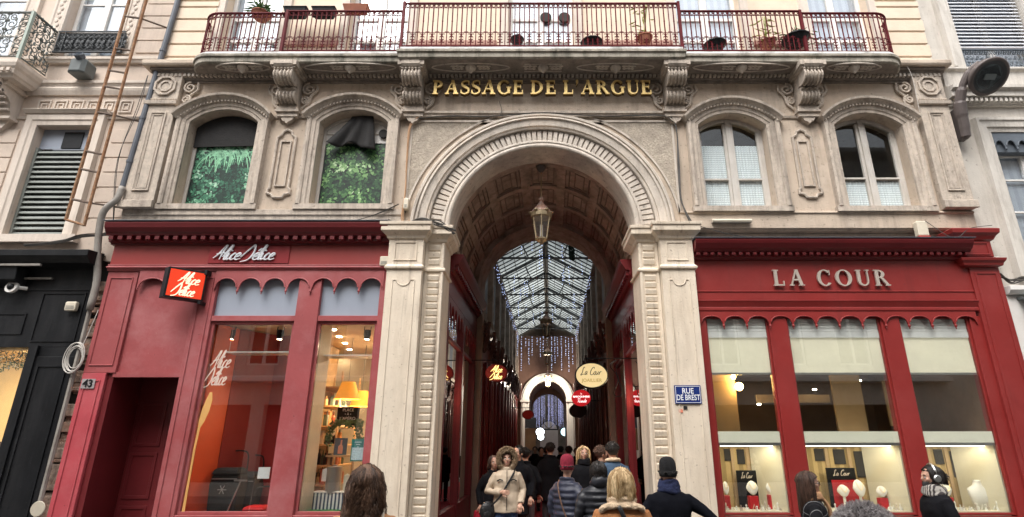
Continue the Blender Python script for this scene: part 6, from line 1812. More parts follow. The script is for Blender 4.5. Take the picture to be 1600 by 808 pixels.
pot(407, 30, 8.72, .17, .12, terra, 'bushy green plant hung inside the short end railing by the rusty ladder', greenm, .22, 130)
for px, lab in ((462, 'black plastic planter hung on the railing, nearest the bushy green plant'), (506, 'black plastic planter with bulging liner hung on the railing')):
    x, z = P(px, 24, 8.70); t = thing('planter_box', lab, 'planter', (x, 8.7, z)); MB().stack([(x - .22, 8.62), (x + .22, 8.62), (x + .22, 8.80), (x - .22, 8.80)], [(z - .05, -.04), (z + .12, 0), (z + .13, .015), (z + .15, .015)]).build('trough', M['black'], t, bevel=.01)
    m = MB()
    for k in range(4): m.ell((x - .16 + .107 * k, 8.64, z - .05), (.06, .05, .05), 8, 6)
    m.build('liner', M['blackcloth'], t)
x, z = P(556, 20, 8.7); t = thing('planter_box', 'terracotta red planter box hung on the railing', 'planter', (x, 8.7, z)); MB().stack([(x - .24, 8.62), (x + .24, 8.62), (x + .24, 8.78), (x - .24, 8.78)], [(z - .03, -.04), (z + .12, 0), (z + .15, .01)]).build('trough', terra, t, bevel=.01); MB().box(x - .22, x + .22, 8.64, 8.76, z + .13, z + .145).build('soil', M['slab'], t)
pot(808, 72, 8.6, .12, .16, M['black'], 'dark pot on the balcony floor below the double vents, beside the first corbelled post')
pot(925, 74, 8.62, .20, .10, M['black'], 'wide low dark pot on the balcony floor right of the round vents')
pot(1008, 68, 8.55, .14, .14, terra, 'terracotta pot with thin tall yellow green stems in the central railing', yel, .75, 16)
pot(1118, 78, 8.72, .20, .12, M['black'], 'dark pot behind the railing over the first window right of the arch')
pot(1200, 74, 8.72, .14, .12, terra, 'terracotta pot with sparse yellow shoots over the cartouche', yel, .6, 26)
pot(1245, 70, 8.74, .24, .14, M['black'], 'dark pot of low green plants beside the sparse yellow shoots', greenm, .14, 60)

# ================================================================== the passage
PG = thing('passage_gallery', 'long covered shopping passage behind the arch, under a glass roof', 'building', (.2, 22, GZ))
galw = mat('gallery wall', (.32, .27, .23), .85, .2, 1.2, .2, stain=(.06, .05, .045), stain_scale=2, stain_amt=.7)
gald = mat('gallery dark stone', (.12, .10, .09), .85, .25, 1.5, .2)
CXP = .107
HWP = 1.78
m = MB()
for s_ in (-1, 1):
    a, b = CXP + s_ * HWP, CXP + s_ * (HWP + .4)
    m.box(min(a, b), max(a, b), 13.85, 60, 4.9, 7.55)
    m.box(min(a, b) + s_ * .3, max(a, b) + s_ * .3, 13.8, 60, GZ, 4.9)
m.skew().build('upper_wall', galw, PG)
for s_ in (-1, 1):
    x = CXP + s_ * (HWP - .05)
    for y in [14.6 + 2.4 * i for i in range(8)]:
        m = MB(); m.box(x - .09, x + .09, y - .22, y + .22, 5.0, 7.45); m.box(x - .13, x + .13, y - .27, y + .27, 7.25, 7.45); m.box(x - .12, x + .12, y - .25, y + .25, 5.0, 5.2); m.skew().build('upper_pilaster', galw, PG)
    m = MB(); m.box(x - .10, x + .10, 13.85, 31.9, 7.451, 7.58); m.box(x - .12, x + .12, 13.85, 31.9, 4.85, 4.999); m.skew().build('gallery_ledge', galw, PG)
for s_ in (-1, 1):
    x = CXP + s_ * (HWP - .012)
    for y in [15.8 + 2.4 * i for i in range(7)]: MB().box(x - .01, x + .01, y - .55, y + .55, 5.4, 6.9).skew().build('upper_window', M['slate'], PG)
# end wall of the first gallery with its white arch
ZA = 4.15
ih = .93
def archwall(y, r, zs, name, mt, ztop=8.6, th=.5):
    o = [(CXP - 2.4, GZ), (CXP - r, GZ), (CXP - r, zs)] + [(CXP + r * math.cos(PI - PI * i / 24), zs + r * math.sin(PI * i / 24)) for i in range(1, 24)] + [(CXP + r, zs), (CXP + r, GZ), (CXP + 2.4, GZ), (CXP + 2.4, ztop), (CXP, ztop + .6), (CXP - 2.4, ztop)]
    return MB().plate(o, None, y, y + th).skew().build(name, mt, PG)
brownw = mat('brown painted wall', (.15, .085, .065), .85, .2, 1.5, .1)
archwall(32.0, 1.05, 3.95, 'end_wall', brownw)
m = MB()
pathw = [(CXP + 1.05, GZ), (CXP + 1.05, 3.95)] + [(CXP + 1.05 * math.cos(PI * i / 30), 3.95 + 1.05 * math.sin(PI * i / 30)) for i in range(1, 30)] + [(CXP - 1.05, 3.95), (CXP - 1.05, GZ)]
m.sweep(pathw, [(0, 32.2), (0, 31.9), (.06, 31.86), (.16, 31.86), (.18, 31.82), (.36, 31.80), (.38, 31.85), (.44, 31.85), (.45, 32.0)], flip=-1)
m.box(CXP - 1.55, CXP - 1.02, 31.75, 31.99, 3.85, 3.98); m.box(CXP + 1.02, CXP + 1.55, 31.75, 31.99, 3.85, 3.98)
m.skew().build('white_arch', mat('white arch paint', (.82, .80, .76), .6, .05, 3, .05), PG)
m = MB(); arcslab(m, 1.06, 1.3, 0, PI, 32.5, 36.5, 24, CXP, 3.95); m.box(CXP - 2.4, CXP - 1.06, 32.5, 36.5, GZ, 3.95); m.box(CXP + 1.06, CXP + 2.4, 32.5, 36.5, GZ, 3.95)
m.skew().build('inner_vault', M['vault'], PG)
archwall(36.5, 1.06, 3.6, 'inner_end_wall', brownw)
archwall(58.0, .9, 2.9, 'far_end_wall', galw)
# far end doorway with round fanlight
m = MB().box(CXP - 1.2, CXP + 1.2, 60.5, 60.6, GZ, 4.2).skew(); m.build('far_street_wall', M['white'], PG)
m = MB(); m.tube([(CXP + .85 * math.cos(a), 57.9, 2.9 + .85 * math.sin(a)) for a in [PI * i / 20 for i in range(21)]], .06, 6)
for a in (R(45), R(90), R(135)): m.tube([(CXP, 57.9, 2.9), (CXP + .85 * math.cos(a), 57.9, 2.9 + .85 * math.sin(a))], .03, 5)
m.tube([(CXP - .9, 57.9, 2.9), (CXP + .9, 57.9, 2.9)], .06, 6); m.skew().build('fanlight', M['guardiron'], PG)

# glass roof
GR = thing('glass_roof', 'pitched glass roof on dark iron rafters over the passage', 'glass roof', (.4, 22, 7.4))
zt_, zr_ = 7.55, 8.55
hw = HWP + .05
roofg = translucent_mat('dusty roof glass', (.58, .60, .585))
def roof(y0, y1, n_tie, lanterns=True):
    m = MB(); th = .012
    for s_ in (-1, 1):
        m.prism([(CXP + s_ * hw, zt_), (CXP + s_ * .02, zr_), (CXP + s_ * .02, zr_ + th), (CXP + s_ * hw, zt_ + th)], None, 'y', y0, y1)
    m.prism([(CXP - hw + .06, zt_), (CXP + hw - .06, zt_), (CXP, zr_ - .03)], None, 'y', y1 - .1, y1 - .09)
    m.skew().build('glazing', roofg, GR)
    m = MB()
    n = round((y1 - y0) / .40)
    for i in range(n + 1):
        y = y0 + (y1 - y0) * i / n
        for s_ in (-1, 1): m._bar((CXP + s_ * hw, y, zt_ - .02), (CXP, y, zr_ - .02), .034, .035)
    for s_ in (-1, 1):
        for f in (.2, .4, .6, .8):
            x = CXP + s_ * hw * (1 - f); z = zt_ + (zr_ - zt_) * f
            m._bar((x, y0, z - .035), (x, y1, z - .035), .02, .025)
    m.skew().build('glazing_bar', M['guardiron'], GR)
    m = MB(); m._bar((CXP, y0, zr_ - .03), (CXP, y1, zr_ - .03), .19, .16)
    for s_ in (-1, 1): m._bar((CXP + s_ * hw, y0, zt_), (CXP + s_ * hw, y1, zt_), .12, .14)
    m.skew().build('ridge_beam', M['guardiron'], GR)
    y = y0 + .8; k = 0
    while y < y1 - .2:
        m = MB()
        for s_ in (-1, 1):
            m._bar((CXP + s_ * hw, y, zt_ - .05), (CXP, y, zr_ - .06), .07, .10)
            m._bar((CXP + s_ * .55, y, zt_), (CXP + s_ * .8, y, zt_ + (zr_ - zt_) * .52), .035, .035)
        m._bar((CXP - hw, y, zt_ - .02), (CXP + hw, y, zt_ - .02), .045, .06)
        m.tube([(CXP, y, zt_), (CXP, y, zr_)], .02, 5)
        m.skew().build('truss', M['guardiron'], GR)
        y += 2.4; k += 1
roof(14.2, 31.95, 7)
# raised ridge vents, open to the sky
m = MB()
for y in (17.2, 24.0):
    for s_ in (-1, 1):
        x0 = CXP + s_ * .50; m._bar((x0, y, 8.3), (x0, y, 8.9), .06, .06); m._bar((x0, y + 1.1, 8.3), (x0, y + 1.1, 8.9), .06, .06); m._bar((x0, y, 8.9), (x0, y + 1.1, 8.9), .05, .05)
m.skew().build('ridge_vent', M['guardiron'], GR)
GR2 = GR
zt_, zr_ = 6.6, 7.6
GR = thing('glass_roof', 'second glass roof far down the passage beyond the white arch', 'glass roof', (1.1, 45, 6.6))
roof(37.1, 57.9, 8)

# side shopfronts under the vault
def side_shop(s_, y0, y1, ztop, colr, colc, name, label, glass=True, dark=False, loc=None, back=None):
    """shop turned along the passage wall; s_ -1 left / 1 right, face towards the axis"""
    t = thing('side_shopfront', label, 'shopfront', loc or (CXP + s_ * 1.7, (y0 + y1) / 2, GZ))
    xw = CXP + s_ * 1.74
    def bx(m, d0, d1, a, b, c, d): # d = distance out of the wall plane towards the axis
        xa, xb = xw - s_ * d0, xw - s_ * d1
        m.box(min(xa, xb), max(xa, xb), a, b, c, d)
    def prof(m, pr, a, b):
        m.prism([(xw - s_ * d, z) for d, z in pr], None, 'y', a, b)
    m = MB()
    prof(m, [(-.1, ztop - .34), (.08, ztop - .34), (.09, ztop - .30), (.13, ztop - .28), (.13, ztop - .2), (.20, ztop - .18), (.27, ztop - .07), (.29, ztop - .01), (.29, ztop), (-.1, ztop + .02)], y0, y1)
    y = y0 + .05
    while y < y1 - .1: bx(m, .12, .19, y, y + .08, ztop - .285, ztop - .205); y += .16
    m.skew().build('cornice', colc, t)
    m = MB(); bx(m, -.12, .05, y0, y1, ztop - .75, ztop - .341); m.skew().build('fascia', colr, t)
    m = MB()
    nsc = max(3, round((y1 - y0) / .36)); st = (y1 - y0) / nsc
    for i in range(nsc):
        yc = y0 + st * (i + .5); zt0 = ztop - .751
        pts = [(yc - st / 2, zt0 - .38), (yc - st * .44, zt0 - .36)] + [(yc - st * .44 * math.cos(a), zt0 - .30 + .2 * math.sin(a)) for a in [PI * k / 8 for k in range(9)]] + [(yc + st * .44, zt0 - .36), (yc + st / 2, zt0 - .38), (yc + st / 2, zt0), (yc - st / 2, zt0)]
        xa, xb = xw - s_ * .02, xw - s_ * .045
        m.prism(pts, None, 'x', min(xa, xb), max(xa, xb))
    m.skew().build('valance', colr, t)
    m = MB()
    npst = max(2, round((y1 - y0) / 1.6)); zt0 = ztop - .76
    for i in range(npst + 1):
        y = y0 + (y1 - y0 - .16) * i / npst
        bx(m, -.1, .05, y, y + .16, GZ, zt0)
    bx(m, -.1, .03, y0, y1, GZ, .6); bx(m, -.08, .02, y0, y1, zt0 - .75, zt0 - .68)
    m.skew().build('post', colr, t, bevel=.004)
    m = MB(); bx(m, -.03, -.025, y0, y1, .6, zt0); m.skew().build('pane', M['shopglass'], t)
    m = MB(); bx(m, -.75, -.7, y0, y1, GZ, zt0 + .3); bx(m, -.70, -.05, y0, y1, zt0 + .02, zt0 + .06); bx(m, -.70, -.10, y0, y0 + .03, GZ, zt0); bx(m, -.70, -.10, y1 - .03, y1, GZ, zt0); m.skew().build('back_wall', back or M['room'], t)
    return t
redback = mat('dark red interior', (.30, .03, .022), .6, .3, .8, 0, emit=(1, .12, .05, .05))  # slight red glow put into the wall material
glowback = mat('glowing shop interior', (.40, .28, .18), .7, .5, 1.6, 0, emit=(1, .55, .28, .10))  # wall material glows to brighten the passage in place of shop lamps
side_shop(-1, 9.72, 13.7, 5.05, M['redAd'], M['redAd'], 'x', 'dark red side shopfront inside the arch, wrapping the corner from the script shop', back=redback)
side_shop(1, 9.72, 13.7, 4.95, M['redBd'], M['redBd'], 'x', 'dark red side shopfront inside the arch, wrapping the corner from the jewellery shop', back=brownroom)
# dark brown carved shopfronts further in: one built, the rest copied
dkb = mat('dark brown varnish', (.10, .045, .038), .3, .3, 4, .1, 40, coat=.3)
dkr = mat('dark oxblood varnish', (.20, .028, .030), .3, .3, 4, .1, 40, coat=.3)
for s_, who in ((-1, 'left'), (1, 'right')):
    first = side_shop(s_, 14.1, 18.3, 4.65, dkb if s_ > 0 else dkr, dkb, 'x', 'dark varnished shopfront next along from the red corner shop, on the %s of the passage' % who, loc=(0, 0, 0), back=glowback)
    first['group'] = 'dark shopfronts along the passage'
    for y in (14.15, 15.6, 17.0, 18.2):
        m = MB(); x = CXP + s_ * 1.55
        for k in range(6): m.ell((x + random.uniform(-.05, .05), y, 4.0 + .12 * k), (.06, .07, .07), 8, 5)
        m.tube([(x, y - .1, 3.9), (x - s_ * .08, y, 4.3), (x - s_ * .12, y, 4.7)], .05, 6); m.skew().build('carved_bracket', dkb, first)
    for y in (14.2, 15.65, 17.05): MB().tube([(CXP + s_ * 1.66, y, GZ + .5), (CXP + s_ * 1.66, y, 3.85)], .05, 8).skew().build('column', dkr if s_ < 0 else dkb, first, smooth=True)
    for k, nm in enumerate(('second', 'third', 'farthest')):
        dd = 4.4 * (k + 1)
        dup(first, (.0264 * dd, dd, 0), '%s dark varnished shopfront after the red corner shop, on the %s of the passage' % (nm, who))
# brown stone piers where the vault ends
bst = mat('brown stone', (.27, .20, .15), .8, .2, 2, .2)
for s_ in (-1, 1):
    x = CXP + s_ * 1.68; MB().box(x - .12, x + .12, 13.72, 14.05, GZ, 5.1).skew().build('pier', bst, PG)
    l = bpy.data.lights.new('side_shop_fill', 'POINT'); l.energy = 40; l.color = (1, .72, .45); l.shadow_soft_size = .1  # fill lights added in both side shops to lift the dark passage
    lo = bpy.data.objects.new('side_shop_fill', l); COL.objects.link(lo); lo.location = (CXP + s_ * 2.1, 11.6, 2.6)
    MB().ell((CXP + s_ * 2.1, 11.6, 2.75), (.06, .06, .06)).build('added_shop_lamp', warm, PG)

# lanterns ------------------------------------------------------------------
def lantern(x, y, ztop, zbody, zb, w, label, lit=False):
    t = thing('hanging_lantern', label, 'lantern', (x, y, zb), 'lanterns hanging down the middle of the passage')
    h_ = zbody - zb; r = w / 2
    MB().tube([(x, y, zbody), (x, y, ztop - .1)], .012, 6).build('rod', M['brass'], t)
    MB().lathe([(.02, -.12), (.05, -.10), (.09, -.04), (.10, 0)], (x, y, ztop), 14).build('ceiling_cup', M['lampbrown'], t)
    n = 6
    MB().lathe([(.03, h_), (.055, h_ * .985), (.055, h_ * .93), (.04, h_ * .92), (.05, h_ * .87), (r * .97, h_ * .68), (r * .98, h_ * .66)], (x, y, zb), n * 2).build('lantern_roof', M['copperroof'], t)
    m = MB().lathe([(r * .98, h_ * .655), (r * 1.02, h_ * .64), (r * 1.0, h_ * .56), (r * .90, h_ * .54)], (x, y, zb), n * 2)
    for k in range(n):
        a = 2 * PI * k / n + PI / n
        m._bar((x + r * .88 * math.cos(a), y + r * .88 * math.sin(a), zb + h_ * .55), (x + r * .55 * math.cos(a), y + r * .55 * math.sin(a), zb + h_ * .10), .022, .022)
        a2 = a + PI / n
        m.ell((x + r * 1.0 * math.cos(a2), y + r * 1.0 * math.sin(a2), zb + h_ * .665), (r * .22, r * .22, h_ * .03), 8, 5)
    m.lathe([(.03, 0), (.05, h_ * .03), (r * .58, h_ * .08), (r * .60, h_ * .11), (r * .5, h_ * .115)], (x, y, zb), n * 2)
    m.build('lantern_frame', M['brass'], t)
    m = MB(); vs = []
    for z, rr in ((h_ * .55, r * .86), (h_ * .11, r * .53)):
        for k in range(n): a = 2 * PI * k / n + PI / n; vs.append((x + rr * math.cos(a), y + rr * math.sin(a), zb + z))
    m.add(vs, [(k, (k + 1) % n, (k + 1) % n + n, k + n) for k in range(n)])
    m.build('lantern_glass', M['lampglass'], t)
    MB().tube([(x, y, zb + h_ * .12), (x, y, zb + h_ * .4)], .03, 8).build('burner', M['white'] if not lit else mat('lit mantle', (1, 1, 1), emit=(1, .9, .75, 6)), t)
    if lit:
        l = bpy.data.lights.new('mantle_light', 'POINT'); l.energy = 120; l.color = (1, .88, .72); l.shadow_soft_size = .15
        lo = bpy.data.objects.new('mantle_light', l); COL.objects.link(lo); lo.location = (x, y - .3, zb + h_ * .3)
sk = lambda y: AX + .0264 * (y - 9)
lantern(.12, 9.75, 6.88, 6.22, 5.27, .40, 'big brass lantern with a copper roof hanging in the mouth of the arch')
lantern(sk(18.2), 18.2, 8.4, 5.9, 5.0, .40, 'dark lantern under the glass roof, second from the street')
lantern(sk(25.5), 25.5, 8.4, 5.95, 5.05, .42, 'dark lantern under the glass roof, third from the street')
lantern(sk(31.0), 31.0, 8.4, 5.5, 4.55, .42, 'small lantern hanging just before the white arch', lit=True)
lantern(sk(44), 44, 7.4, 4.6, 3.8, .42, 'tiny far lantern beyond the white arch')

# oval shop signs hung in the passage
def oval_sign(x, y, z, rx, rz, face, rim, label, bracket=0, name='oval_sign'):
    t = thing(name, label, 'sign', (x, y, z))
    q = MB().lathe([(1.0, -.06), (1.04, -.05), (1.04, .05), (1.0, .06)], (0, 0, 0), 40).xf(Matrix.Translation((x, y, z)) @ Matrix.Diagonal((rx, 1, rz, 1)) @ Matrix.Rotation(R(90), 4, 'X'))
    q.build('rim', rim, t)
    q = MB().lathe([(.95, 0), (.95, .012)], (0, 0, 0), 40).xf(Matrix.Translation((x, y - .061, z)) @ Matrix.Diagonal((rx, 1, rz, 1)) @ Matrix.Rotation(R(90), 4, 'X'))
    q.build('sign_face', face, t)
    if bracket:
        m = MB().tube([(x - bracket * rx * .4, y, z + rz + .10), (x + bracket * (rx + .45), y, z + rz + .10)], .012, 6)
        for d in (-.4, .4): m.tube([(x + d * rx, y, z + rz * .9), (x + d * rx, y, z + rz + .10)], .008, 5)
        m.build('bracket', M['black'], t)
    return t
cream = mat('lit cream face', (.75, .62, .34), .5, .05, 3, 0, emit=(1, .76, .36, .2))
x, z = P(924, 587, 11.6)
t = oval_sign(x, 11.6, z, .335, .255, cream, M['black'], 'lit cream oval sign with black script and gilt capitals hung on an iron bracket', 1)
m, w_ = script_text('La Cour', 0, 0, 1, 0, .01)
m, _ = script_text('La Cour', x - .23, z + .01, .155, 11.525, .0065, squeeze=.42 / w_ / .155, flat=.3); m.build('script_words', M['black'], t)
text_mb('JOAILLIER', .095, x, z - .105, 11.525, .004).build('lettering', mat('gilt paint', (.55, .38, .05), .5), t)
m = MB().tube(smooth_path([(x + .55, 11.62, z + .34), (x + .40, 11.62, z + .2), (x + .56, 11.62, z - .05), (x + .45, 11.62, z - .35), (x + .56, 11.62, z - .42), (x + .62, 11.62, z - .3), (x + .52, 11.62, z + .1), (x + .62, 11.62, z + .3)], 6), .009, 5); m.build('hanging_cable', M['black'], t)
dred = mat('dark lit red face', (.11, .012, .012), .5, emit=(.25, .01, .005, .10)); neon = mat('neon script', (1, .8, .4), emit=(1, .72, .22, .9))
x, z = P(776, 583, 13.2)
t = oval_sign(x, 13.2, z, .255, .20, dred, M['redAd'], 'dark red oval sign with glowing yellow script on the dark side wall', -1)
m, w_ = script_text('Alice', 0, 0, 1, 0, .01); m, _ = script_text('Alice', x - .12, z + .01, .15, 13.125, .0075, squeeze=.24 / w_ / .15, flat=.3)
m2, w_ = script_text('Délice', 0, 0, 1, 0, .01); script_text('Délice', x - .13, z - .145, .14, 13.125, .0075, squeeze=.25 / w_ / .14, flat=.3, mb=m); m.build('script_words', neon, t)
redf = mat('lit red face', (.42, .01, .015), .5, emit=(.8, .02, .03, .22)); wl = mat('lit white letters', (.9, .9, .9), emit=(1, .9, .9, .5))
x, z = P(908, 622, 15.5)
t = oval_sign(x, 15.5, z, .25, .205, redf, redf, 'lit red oval sign with white lettering below the cream jeweller sign', 1)
text_mb('la', .07, x, z + .11, 15.425, .004).build('lettering', wl, t); text_mb('MAROQUINERIE', .062, x, z + .03, 15.425, .006, bold=.003).build('lettering', wl, t)
m, w_ = script_text('Tisade', 0, 0, 1, 0, .01); m, _ = script_text('Tisade', x - .12, z - .12, .10, 15.42, .007, squeeze=.25 / w_ / .10, flat=.3); m.build('script_words', wl, t)
x, z = P(903, 642, 16.8); oval_sign(x, 16.8, z, .25, .19, M['black'], M['black'], 'unlit black oval sign hanging just under the red one', 1)
x, z = P(825, 648, 24); oval_sign(x, 24, z, .24, .18, dred, M['redAd'], 'small dull red oval sign near the white arch', -1)
wlit = mat('lit white face', (.95, .97, 1), emit=(.9, .97, 1, 3.0)); tealf = mat('lit teal face', (.5, .8, .85), emit=(.5, .85, .95, 1.6))
for px, py, Y, r, f, lab in ((844, 675, 40, .30, wlit, 'round glowing white sign beyond the white arch, the upper one'), (845, 683, 42, .24, wlit, 'round glowing white sign beyond the white arch, the lower one'), (883, 675, 40, .31, tealf, 'round glowing teal sign beyond the white arch')):
    x, z = P(px, py, Y); oval_sign(x, Y, z, r, r * .9, f, M['black'], lab)
x, z = P(829, 680, 30.8); t = thing('hanging_signboard', 'cream and dark hanging signboard in front of the white arch', 'sign', (x, 30.8, z)); MB().box(x - .30, x + .28, 30.8, 30.85, z - .75, z + .35).build('lower_board', tanw, t); MB().box(x - .30, x + .28, 30.78, 30.86, z + .36, z + .9).build('upper_board', M['slate'], t)

# Christmas icicle lights
led = mat('blue white led', (.7, .8, 1), emit=(.5, .62, 1.0, .8)); ledv = mat('violet led', (.7, .7, 1), emit=(.55, .58, 1.0, .55))
def icicles(name, label, strands, dens, mt, r=.012, skew=True):
    t = thing(name, label, 'string lights', (0, 0, 0))
    w = MB(); b = MB()
    for (x, y, z0, z1) in strands:
        w.tube([(x, y, z0), (x, y, z1)], .004, 4)
        n = max(2, int((z0 - z1) * dens))
        for i in range(n): b.ell((x + random.uniform(-.012, .012), y + random.uniform(-.012, .012), z1 + (z0 - z1) * (i + random.random() * .6) / n), (r, r, r * 1.4), 6, 4)
    for o in (w, b): o.skew()
    w.build('wire', M['cable'], t); b.build('led', mt, t)
icicles('icicle_lights', 'curtain of blue white icicle lights across the far end of the glass roof', [(CXP - 1.6 + .2 * i + random.uniform(-.05, .05), 29.9 + random.uniform(0, 1.2), 7.3, 7.3 - random.choice((.5, 1.1, 1.5, 1.9))) for i in range(17)], 9, led, .016)
icicles('icicle_lights', 'string of blue icicle lights along the eave above the script shop side of the passage', [(CXP - 1.62, 14.6 + .38 * i, 7.45, 7.45 - random.choice((.2, .3, .45))) for i in range(44)], 9, led, .011)
icicles('icicle_lights', 'string of blue icicle lights along the eave above the jeweller side of the passage', [(CXP + 1.58, 18.6 + .6 * i, 7.45, 7.45 - random.choice((.2, .35, .5))) for i in range(21)], 10, led, .011)
icicles('icicle_lights', 'scattered blue lights hanging from the rafters under the glass roof', [(CXP + random.uniform(-1.3, 1.3), 15.2 + .36 * i, 7.62, 7.62 - random.choice((.3, .5, .7))) for i in range(36)], 10, led, .012)
icicles('icicle_lights', 'dense violet curtain of lights filling the inner arch beyond the white arch', [(CXP + random.uniform(-1.0, 1.0), 38.0 + random.uniform(0, .6), 5.2, random.uniform(2.5, 3.4)) for i in range(60)], 14, ledv, .011)
# wreath-like dark garland hung in the ridge vent
x, z = P(893, 385, 17.0)
m = MB()
for i in range(160): m.ell((x + random.uniform(-.09, .09), 17 + random.uniform(-.08, .08), z + random.uniform(-.45, .25)), (.03, .03, .04), 5, 4)
tag(m.build('hanging_garland', mat('dark fir', (.02, .04, .03), .8)), 'dark bushy garland hanging under the glass roof near the first ridge vent', 'garland')
# ================================================================== people
skin = mat('skin', (.52, .30, .215), .5, .08, 20, .05, 80); skin.node_tree.nodes['Principled BSDF'].inputs['Subsurface Weight'].default_value = .05
lipm = mat('lips', (.36, .11, .10), .5, .05, 9, 0); eyem = mat('eye white', (.7, .68, .65), .3, .02, 9, 0); irism = mat('iris', (.03, .02, .015), .3, .02, 9, 0)
def hairmat(n, a, b):
    return [mat(n, tuple(a[i] + (b[i] - a[i]) * f for i in range(3)), .45, .2, 30, 0) for f in (0, .25, .5, .8)]
HM = {'brown': hairmat('brown hair', (.06, .033, .021), (.30, .17, .108)), 'blond': hairmat('blond hair', (.34, .21, .09), (.92, .72, .44)),
      'dark': hairmat('dark hair', (.010, .008, .007), (.03, .022, .018)), 'grey': hairmat('grey hair', (.36, .335, .335), (.80, .76, .76)), 'chestnut': hairmat('chestnut hair', (.035, .02, .014), (.15, .08, .055))}

def remesh(mb, name, m, parent, voxel=.012, it=4, amp=0.0, freq=9, extra=None):
    me = bpy.data.meshes.new('tmp'); me.from_pydata(mb.v, [], mb.f)
    bm = bmesh.new(); bm.from_mesh(me); bmesh.ops.recalc_face_normals(bm, faces=bm.faces); bm.to_mesh(me); bm.free()
    o = bpy.data.objects.new('tmp', me); COL.objects.link(o)
    r = o.modifiers.new('r', 'REMESH'); r.mode = 'VOXEL'; r.voxel_size = voxel
    if it:
        s = o.modifiers.new('s', 'SMOOTH'); s.factor = .5; s.iterations = it
    dg = bpy.context.evaluated_depsgraph_get()
    res = bpy.data.meshes.new_from_object(o.evaluated_get(dg))
    bpy.data.objects.remove(o); bpy.data.meshes.remove(me)
    out = MB(); vs = [v.co.copy() for v in res.vertices]
    if amp:
        ns = [v.normal.copy() for v in res.vertices]
        vs = [v + n * amp * (mnoise.noise(v * freq) + .5 * mnoise.noise(v * freq * 2.3 + Vector((5, 1, 2)))) for v, n in zip(vs, ns)]
    out.add(vs, [tuple(p.vertices) for p in res.polygons])
    bpy.data.meshes.remove(res)
    if extra is not None: out.add(extra.v, extra.f)
    return out.build(name, m, parent, smooth=True, local=True)

def vtorso(m, levels, n=20):
    """levels (z, rx, ry, yoff) closed loft"""
    vs = []; fs = []
    for z, rx, ry, yo in levels:
        for k in range(n):
            a = 2 * PI * k / n; c, s = math.cos(a), math.sin(a)
            vs.append((rx * math.copysign(abs(c) ** .85, c), yo + ry * math.copysign(abs(s) ** .85, s), z))
    for i in range(len(levels) - 1):
        for k in range(n): fs.append((i * n + k, i * n + (k + 1) % n, (i + 1) * n + (k + 1) % n, (i + 1) * n + k))
    fs.append(tuple(range(n - 1, -1, -1))); fs.append(tuple((len(levels) - 1) * n + k for k in range(n)))
    m.add(vs, fs)

def hand(m, w, d, side, s=1.0, curl=.5):
    """palm + five unequal bent fingers from wrist w along direction d"""
    d = Vector(d).normalized(); up = Vector((0, -1, 0))
    a = d.cross(up)
    a = a.normalized() if a.length > .1 else Vector((1, 0, 0))
    b = a.cross(d).normalized()          # back of hand normal
    w = Vector(w)
    m.tube([w, w + d * .03 * s, w + d * .085 * s], [(.026 * s, .02 * s), (.040 * s, .016 * s), (.038 * s, .013 * s)], 10)
    for i, (o, L) in enumerate(((-.030, .062), (-.010, .072), (.011, .067), (.030, .052))):
        p0 = w + d * .078 * s + a * o * s
        p1 = p0 + (d * math.cos(curl * .5) + b * -math.sin(curl * .5)) * L * .5 * s
        p2 = p1 + (d * math.cos(curl * 1.3) + b * -math.sin(curl * 1.3)) * L * .5 * s
        m.tube([p0, p1, p2], [.0088 * s, .008 * s, .006 * s], 6)
    t0 = w + d * .03 * s - a * side * .034 * s
    m.tube([t0, t0 + (d * .7 - a * side * .7) * .035 * s - b * .008, t0 + (d * 1.0 - a * side * .55) * .062 * s - b * .02], [.012 * s, .010 * s, .007 * s], 6)

def strands(m, n, starts, zend, rad=.005, wave=.012, wf=14, segs=11, seed=1):
    """hair locks: starts = (point, outward dir, clump phase); locks follow the skull then hang in shared waves"""
    rnd = random.Random(seed)
    for i in range(n):
        p, out, cl = starts[i % len(starts)]
        out = Vector(out); p = Vector(p) + Vector((rnd.gauss(0, .006), rnd.gauss(0, .006), rnd.gauss(0, .006)))
        L = max(.05, (p.z - zend) + .05) * rnd.uniform(.80, 1.05); m.cur = min(3, max(0, int(rnd.gauss(1.5 + .9 * math.sin(cl * 2.1), .8)))); ph = cl + rnd.gauss(0, .35); pts = []; rs = []
        v = out * .32 + Vector((0, 0, -.05)); q = p.copy()
        for k in range(segs + 1):
            t = k / segs
            pts.append(q + Vector((math.sin(ph + t * wf) * wave * t, math.cos(ph * 1.7 + t * wf) * wave * t, 0)))
            rs.append(max(.0007, rad * (1 - .8 * t ** 2)))
            r_ = Vector((q.x / .092, (q.y - .022) / .107, (q.z - 1.615) / .104)); rl_ = r_.length
            v = v * .5 + Vector((0, 0, -1)) * .5 + out * .05 * (1 - t)
            if rl_ < 1.04 and q.z > 1.57: v = v + r_.normalized() * .10 + Vector((r_.x, r_.y, 0)) * (.38 if r_.z > .55 else .12)
            q = q + v.normalized() * L / segs
            if q.z < 1.655 and q.y < -.035: q.y = -.035 + rnd.uniform(0, .02); q.x = math.copysign(max(abs(q.x), .078), q.x)
            if q.z < 1.60: q.x = max(-.125, min(.125, q.x)); q.y = min(.135, q.y)
        m.tube(pts, rs, 3, caps=False)

